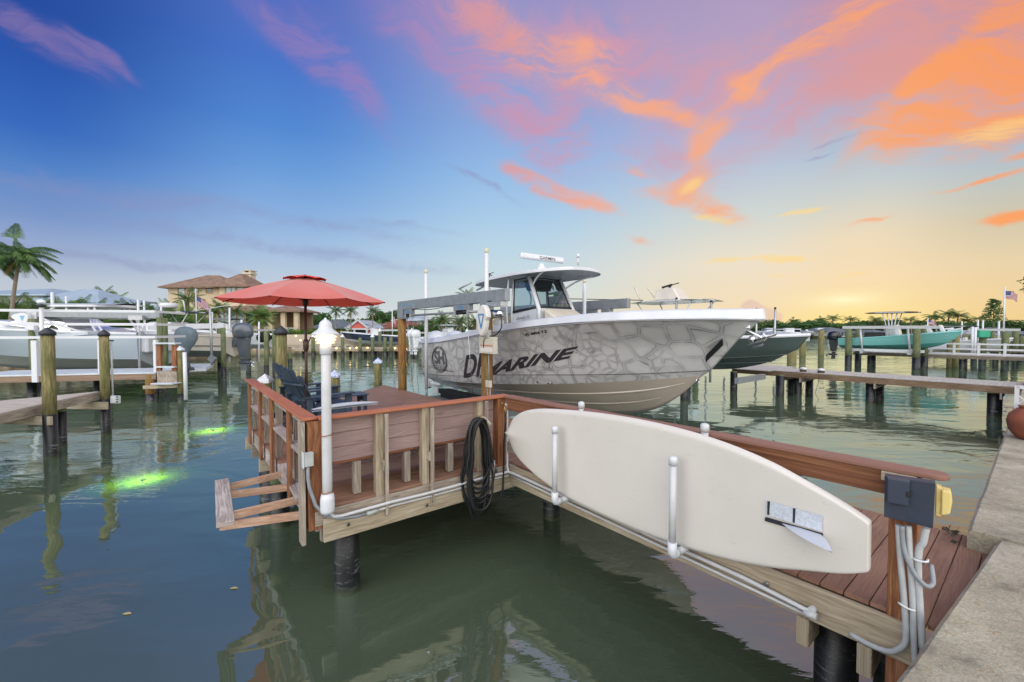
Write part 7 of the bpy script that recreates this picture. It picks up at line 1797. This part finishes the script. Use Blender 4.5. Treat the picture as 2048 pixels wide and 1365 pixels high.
for i,(x0,x1,y,Y_,lab) in enumerate(((758,827,661,52,'white lift beam over the navy hulled boat'),(832,890,666,55,'thin lift beam right of the rusty piling'),(932,972,662,52,'white lift beam left of the stained piling'))):
    t=thing('boat_lift',lab,'boat lift',Q((x0+x1)/2,700,Y_)); mb=MB(); mb.beam(Q(x0,y,Y_),Q(x1,y,Y_),.18,.2); mb.build('beam',alu_b,t)
    for px in (x0+2,x1-3):
        p=Q(px,700,Y_); pile_parts(t,p.x,p.y,.2,Z_(y,Y_)-.1,.6,pile_g,as_part=True,n=8,cap=(.2,.4,capwhite,'c'))
# far sunset-shore docks and moored boats, small
for i,(x0,x1,y,lab) in enumerate(((1550,1625,670,'thin dock on the sunset shore beyond the slate bow'),(1640,1700,672,'thin dock on the sunset shore by the grey-roofed house'),(1860,1960,674,'thin dock on the sunset shore behind the navy bimini'))):
    t=thing('dock',lab,'dock',Q(x0,y,155)); mb=MB(); a,b=Q(x0,y,158),Q(x1,y,158); mb.beam(a,b,1.5,.3); mb.build('deck',wood_dk,t)
    for k in range(6): p=a.lerp(b,k/5); mb=MB(); mb.tube([(p.x,p.y-.8,-.5),(p.x,p.y-.8,2.2)],.25,6); mb.build('piling',pile_g,t)
for i,(px,lab,s_) in enumerate(((1560,'white boat on the sunset shore nearest the slate bow',1),(1598,'white boat on the sunset shore right of the slate bow',1.2),(1662,'white cruiser moored at the grey-roofed house',1.3))):
    b=hull_thing('white_boat',lab,8*s_,1.4*s_,.9,2.0,2.6,1.4,white,cream,white,N=16); p=Q(px,700,156); place(b,(p.x,p.y,0),R(170)); mb=MB(); mb.box(2,5,-1,1,2.0,3.6); mb.build('cabin',white,b,bevel=.1)
# flags
def flagmat():
    m=bpy.data.materials.new('striped_flag'); m.use_nodes=True; t=NT(m.node_tree); uv=t.n('ShaderNodeTexCoord').outputs['UV']; s=t.n('ShaderNodeSeparateXYZ',{0:uv}).outputs
    st=t.math('GREATER_THAN',t.math('MODULO',t.math('MULTIPLY',s[1],13.),2.),1.0)
    c=t.mix(st,'#a8303a','#d9d6da'); can=t.math('MULTIPLY',t.math('LESS_THAN',s[0],.4),t.math('GREATER_THAN',s[1],.46))
    stars=t.n('ShaderNodeTexVoronoi',{'Vector':uv,'Scale':22.},feature='F1'); stars.inputs['Randomness'].default_value=0
    c2=t.mix(t.math('LESS_THAN',stars.outputs[0],.2),'#2b3f78','#d9dcea')
    c=t.mix(can,c,c2); b=t.n('ShaderNodeBsdfDiffuse',{0:c}); tr=t.n('ShaderNodeBsdfTranslucent',{0:c}); mx=t.n('ShaderNodeMixShader',{0:.35,1:b.outputs[0],2:tr.outputs[0]}); t.n('ShaderNodeOutputMaterial',{0:mx.outputs[0]}); return m
fm_=flagmat()
def flag(px,ytop,ybase,Y_,w,h,lab,droop=.5,fy=None,r=.05):
    p=Q(px,700,Y_); zt=Z_(ytop,Y_); zb=GZ if ybase is None else Z_(ybase,Y_)
    t=thing('flagpole',lab,'flagpole',(p.x,p.y,zb)); mb=MB(); mb.tube([(p.x,p.y,zb),(p.x,p.y,zt)],[r*1.2,r*.8],8); mb.build('pole',pvc_w,t)
    z0=zt-.3 if fy is None else Z_(fy,Y_)
    mb=MB(); mb.grid(lambda i,j:(p.x+w*i*(1-.1*i),p.y+.15*math.sin(i*9)*w*.4,z0-h*(1-j)-droop*h*i-.06*math.sin(i*7+j)),14,6,uvfn=lambda i,j:(i,j)); mb.build('flag',fm_,t); return t
flag(394,578,None,46,1.45,.95,'flagpole with a drooping stars and stripes flag before the beige house',.9,591)
flag(2006,574,None,55,1.9,1.0,'tall flagpole with flag at far right beside the pine',.55,580,.08)
flag(1854,636,None,110,2.1,1.2,'small flagpole and flag between the teal boat top and sunset palms',.4,639,.12)
flag(785,616,None,58,.5,.9,'thin flagpole with furled flag behind the far dock',.9,628,.07)
flag(626,627,None,110,2.0,1.2,'tiny flag over the trees right of the porch',.5,628,.1)
# underwater lights: green submersible lamps
gm=emis('green_lamp_glow','#c8ff4a',3)
for i,(px,py,lab,e) in enumerate(((285,964,'green underwater light glowing in the water nearer the viewer',600),(425,864,'green underwater light glowing farther out beside the left rail',600))):
    p=P(px,py,-.9); p.z=-.80; t=thing('underwater_light',lab,'underwater light',p,'green underwater lights')
    mb=MB(); mb.sphere(p,.05,12,8); mb.build('lens',gm,t)
    mb=MB(); mb.lathe([(.03,-.07),(.035,-.04),(.03,-.03)],p,12); mb.tube([p-Z*.05,p-Z*.08+Vector((.2,.3,0)),p-Z*.08+Vector((.5,.9,0))],.008,5); mb.build('housing',black,t)
    l=bpy.data.lights.new('green_light','SPOT'); l.energy=e; l.color=(.74,1,.04); l.shadow_soft_size=.05; l.spot_size=R(165); l.spot_blend=1.; l.use_shadow=True
    lo=bpy.data.objects.new('green_light',l); COL.objects.link(lo); lo.parent=t; lo.location=(0,0,.42)
# drifting leaves
lm_=mat('floating_leaf','#b0a27a',rough=.8)
for i,(px,py,lab) in enumerate(((468,1177,'small pale leaf floating on the water left of the near dock piling'),(254,1228,'tiny pale leaf floating at lower left'),)):
    c=P(px,py,.004); mb=MB(); mb.grid(lambda a,b:(c.x+.05*(a-.5)*2,c.y+.022*math.sin(math.pi*a)*(b*2-1),c.z+.006*math.sin(3*a)),8,3); tag(mb.build('floating_leaf',lm_),lab,'leaf')
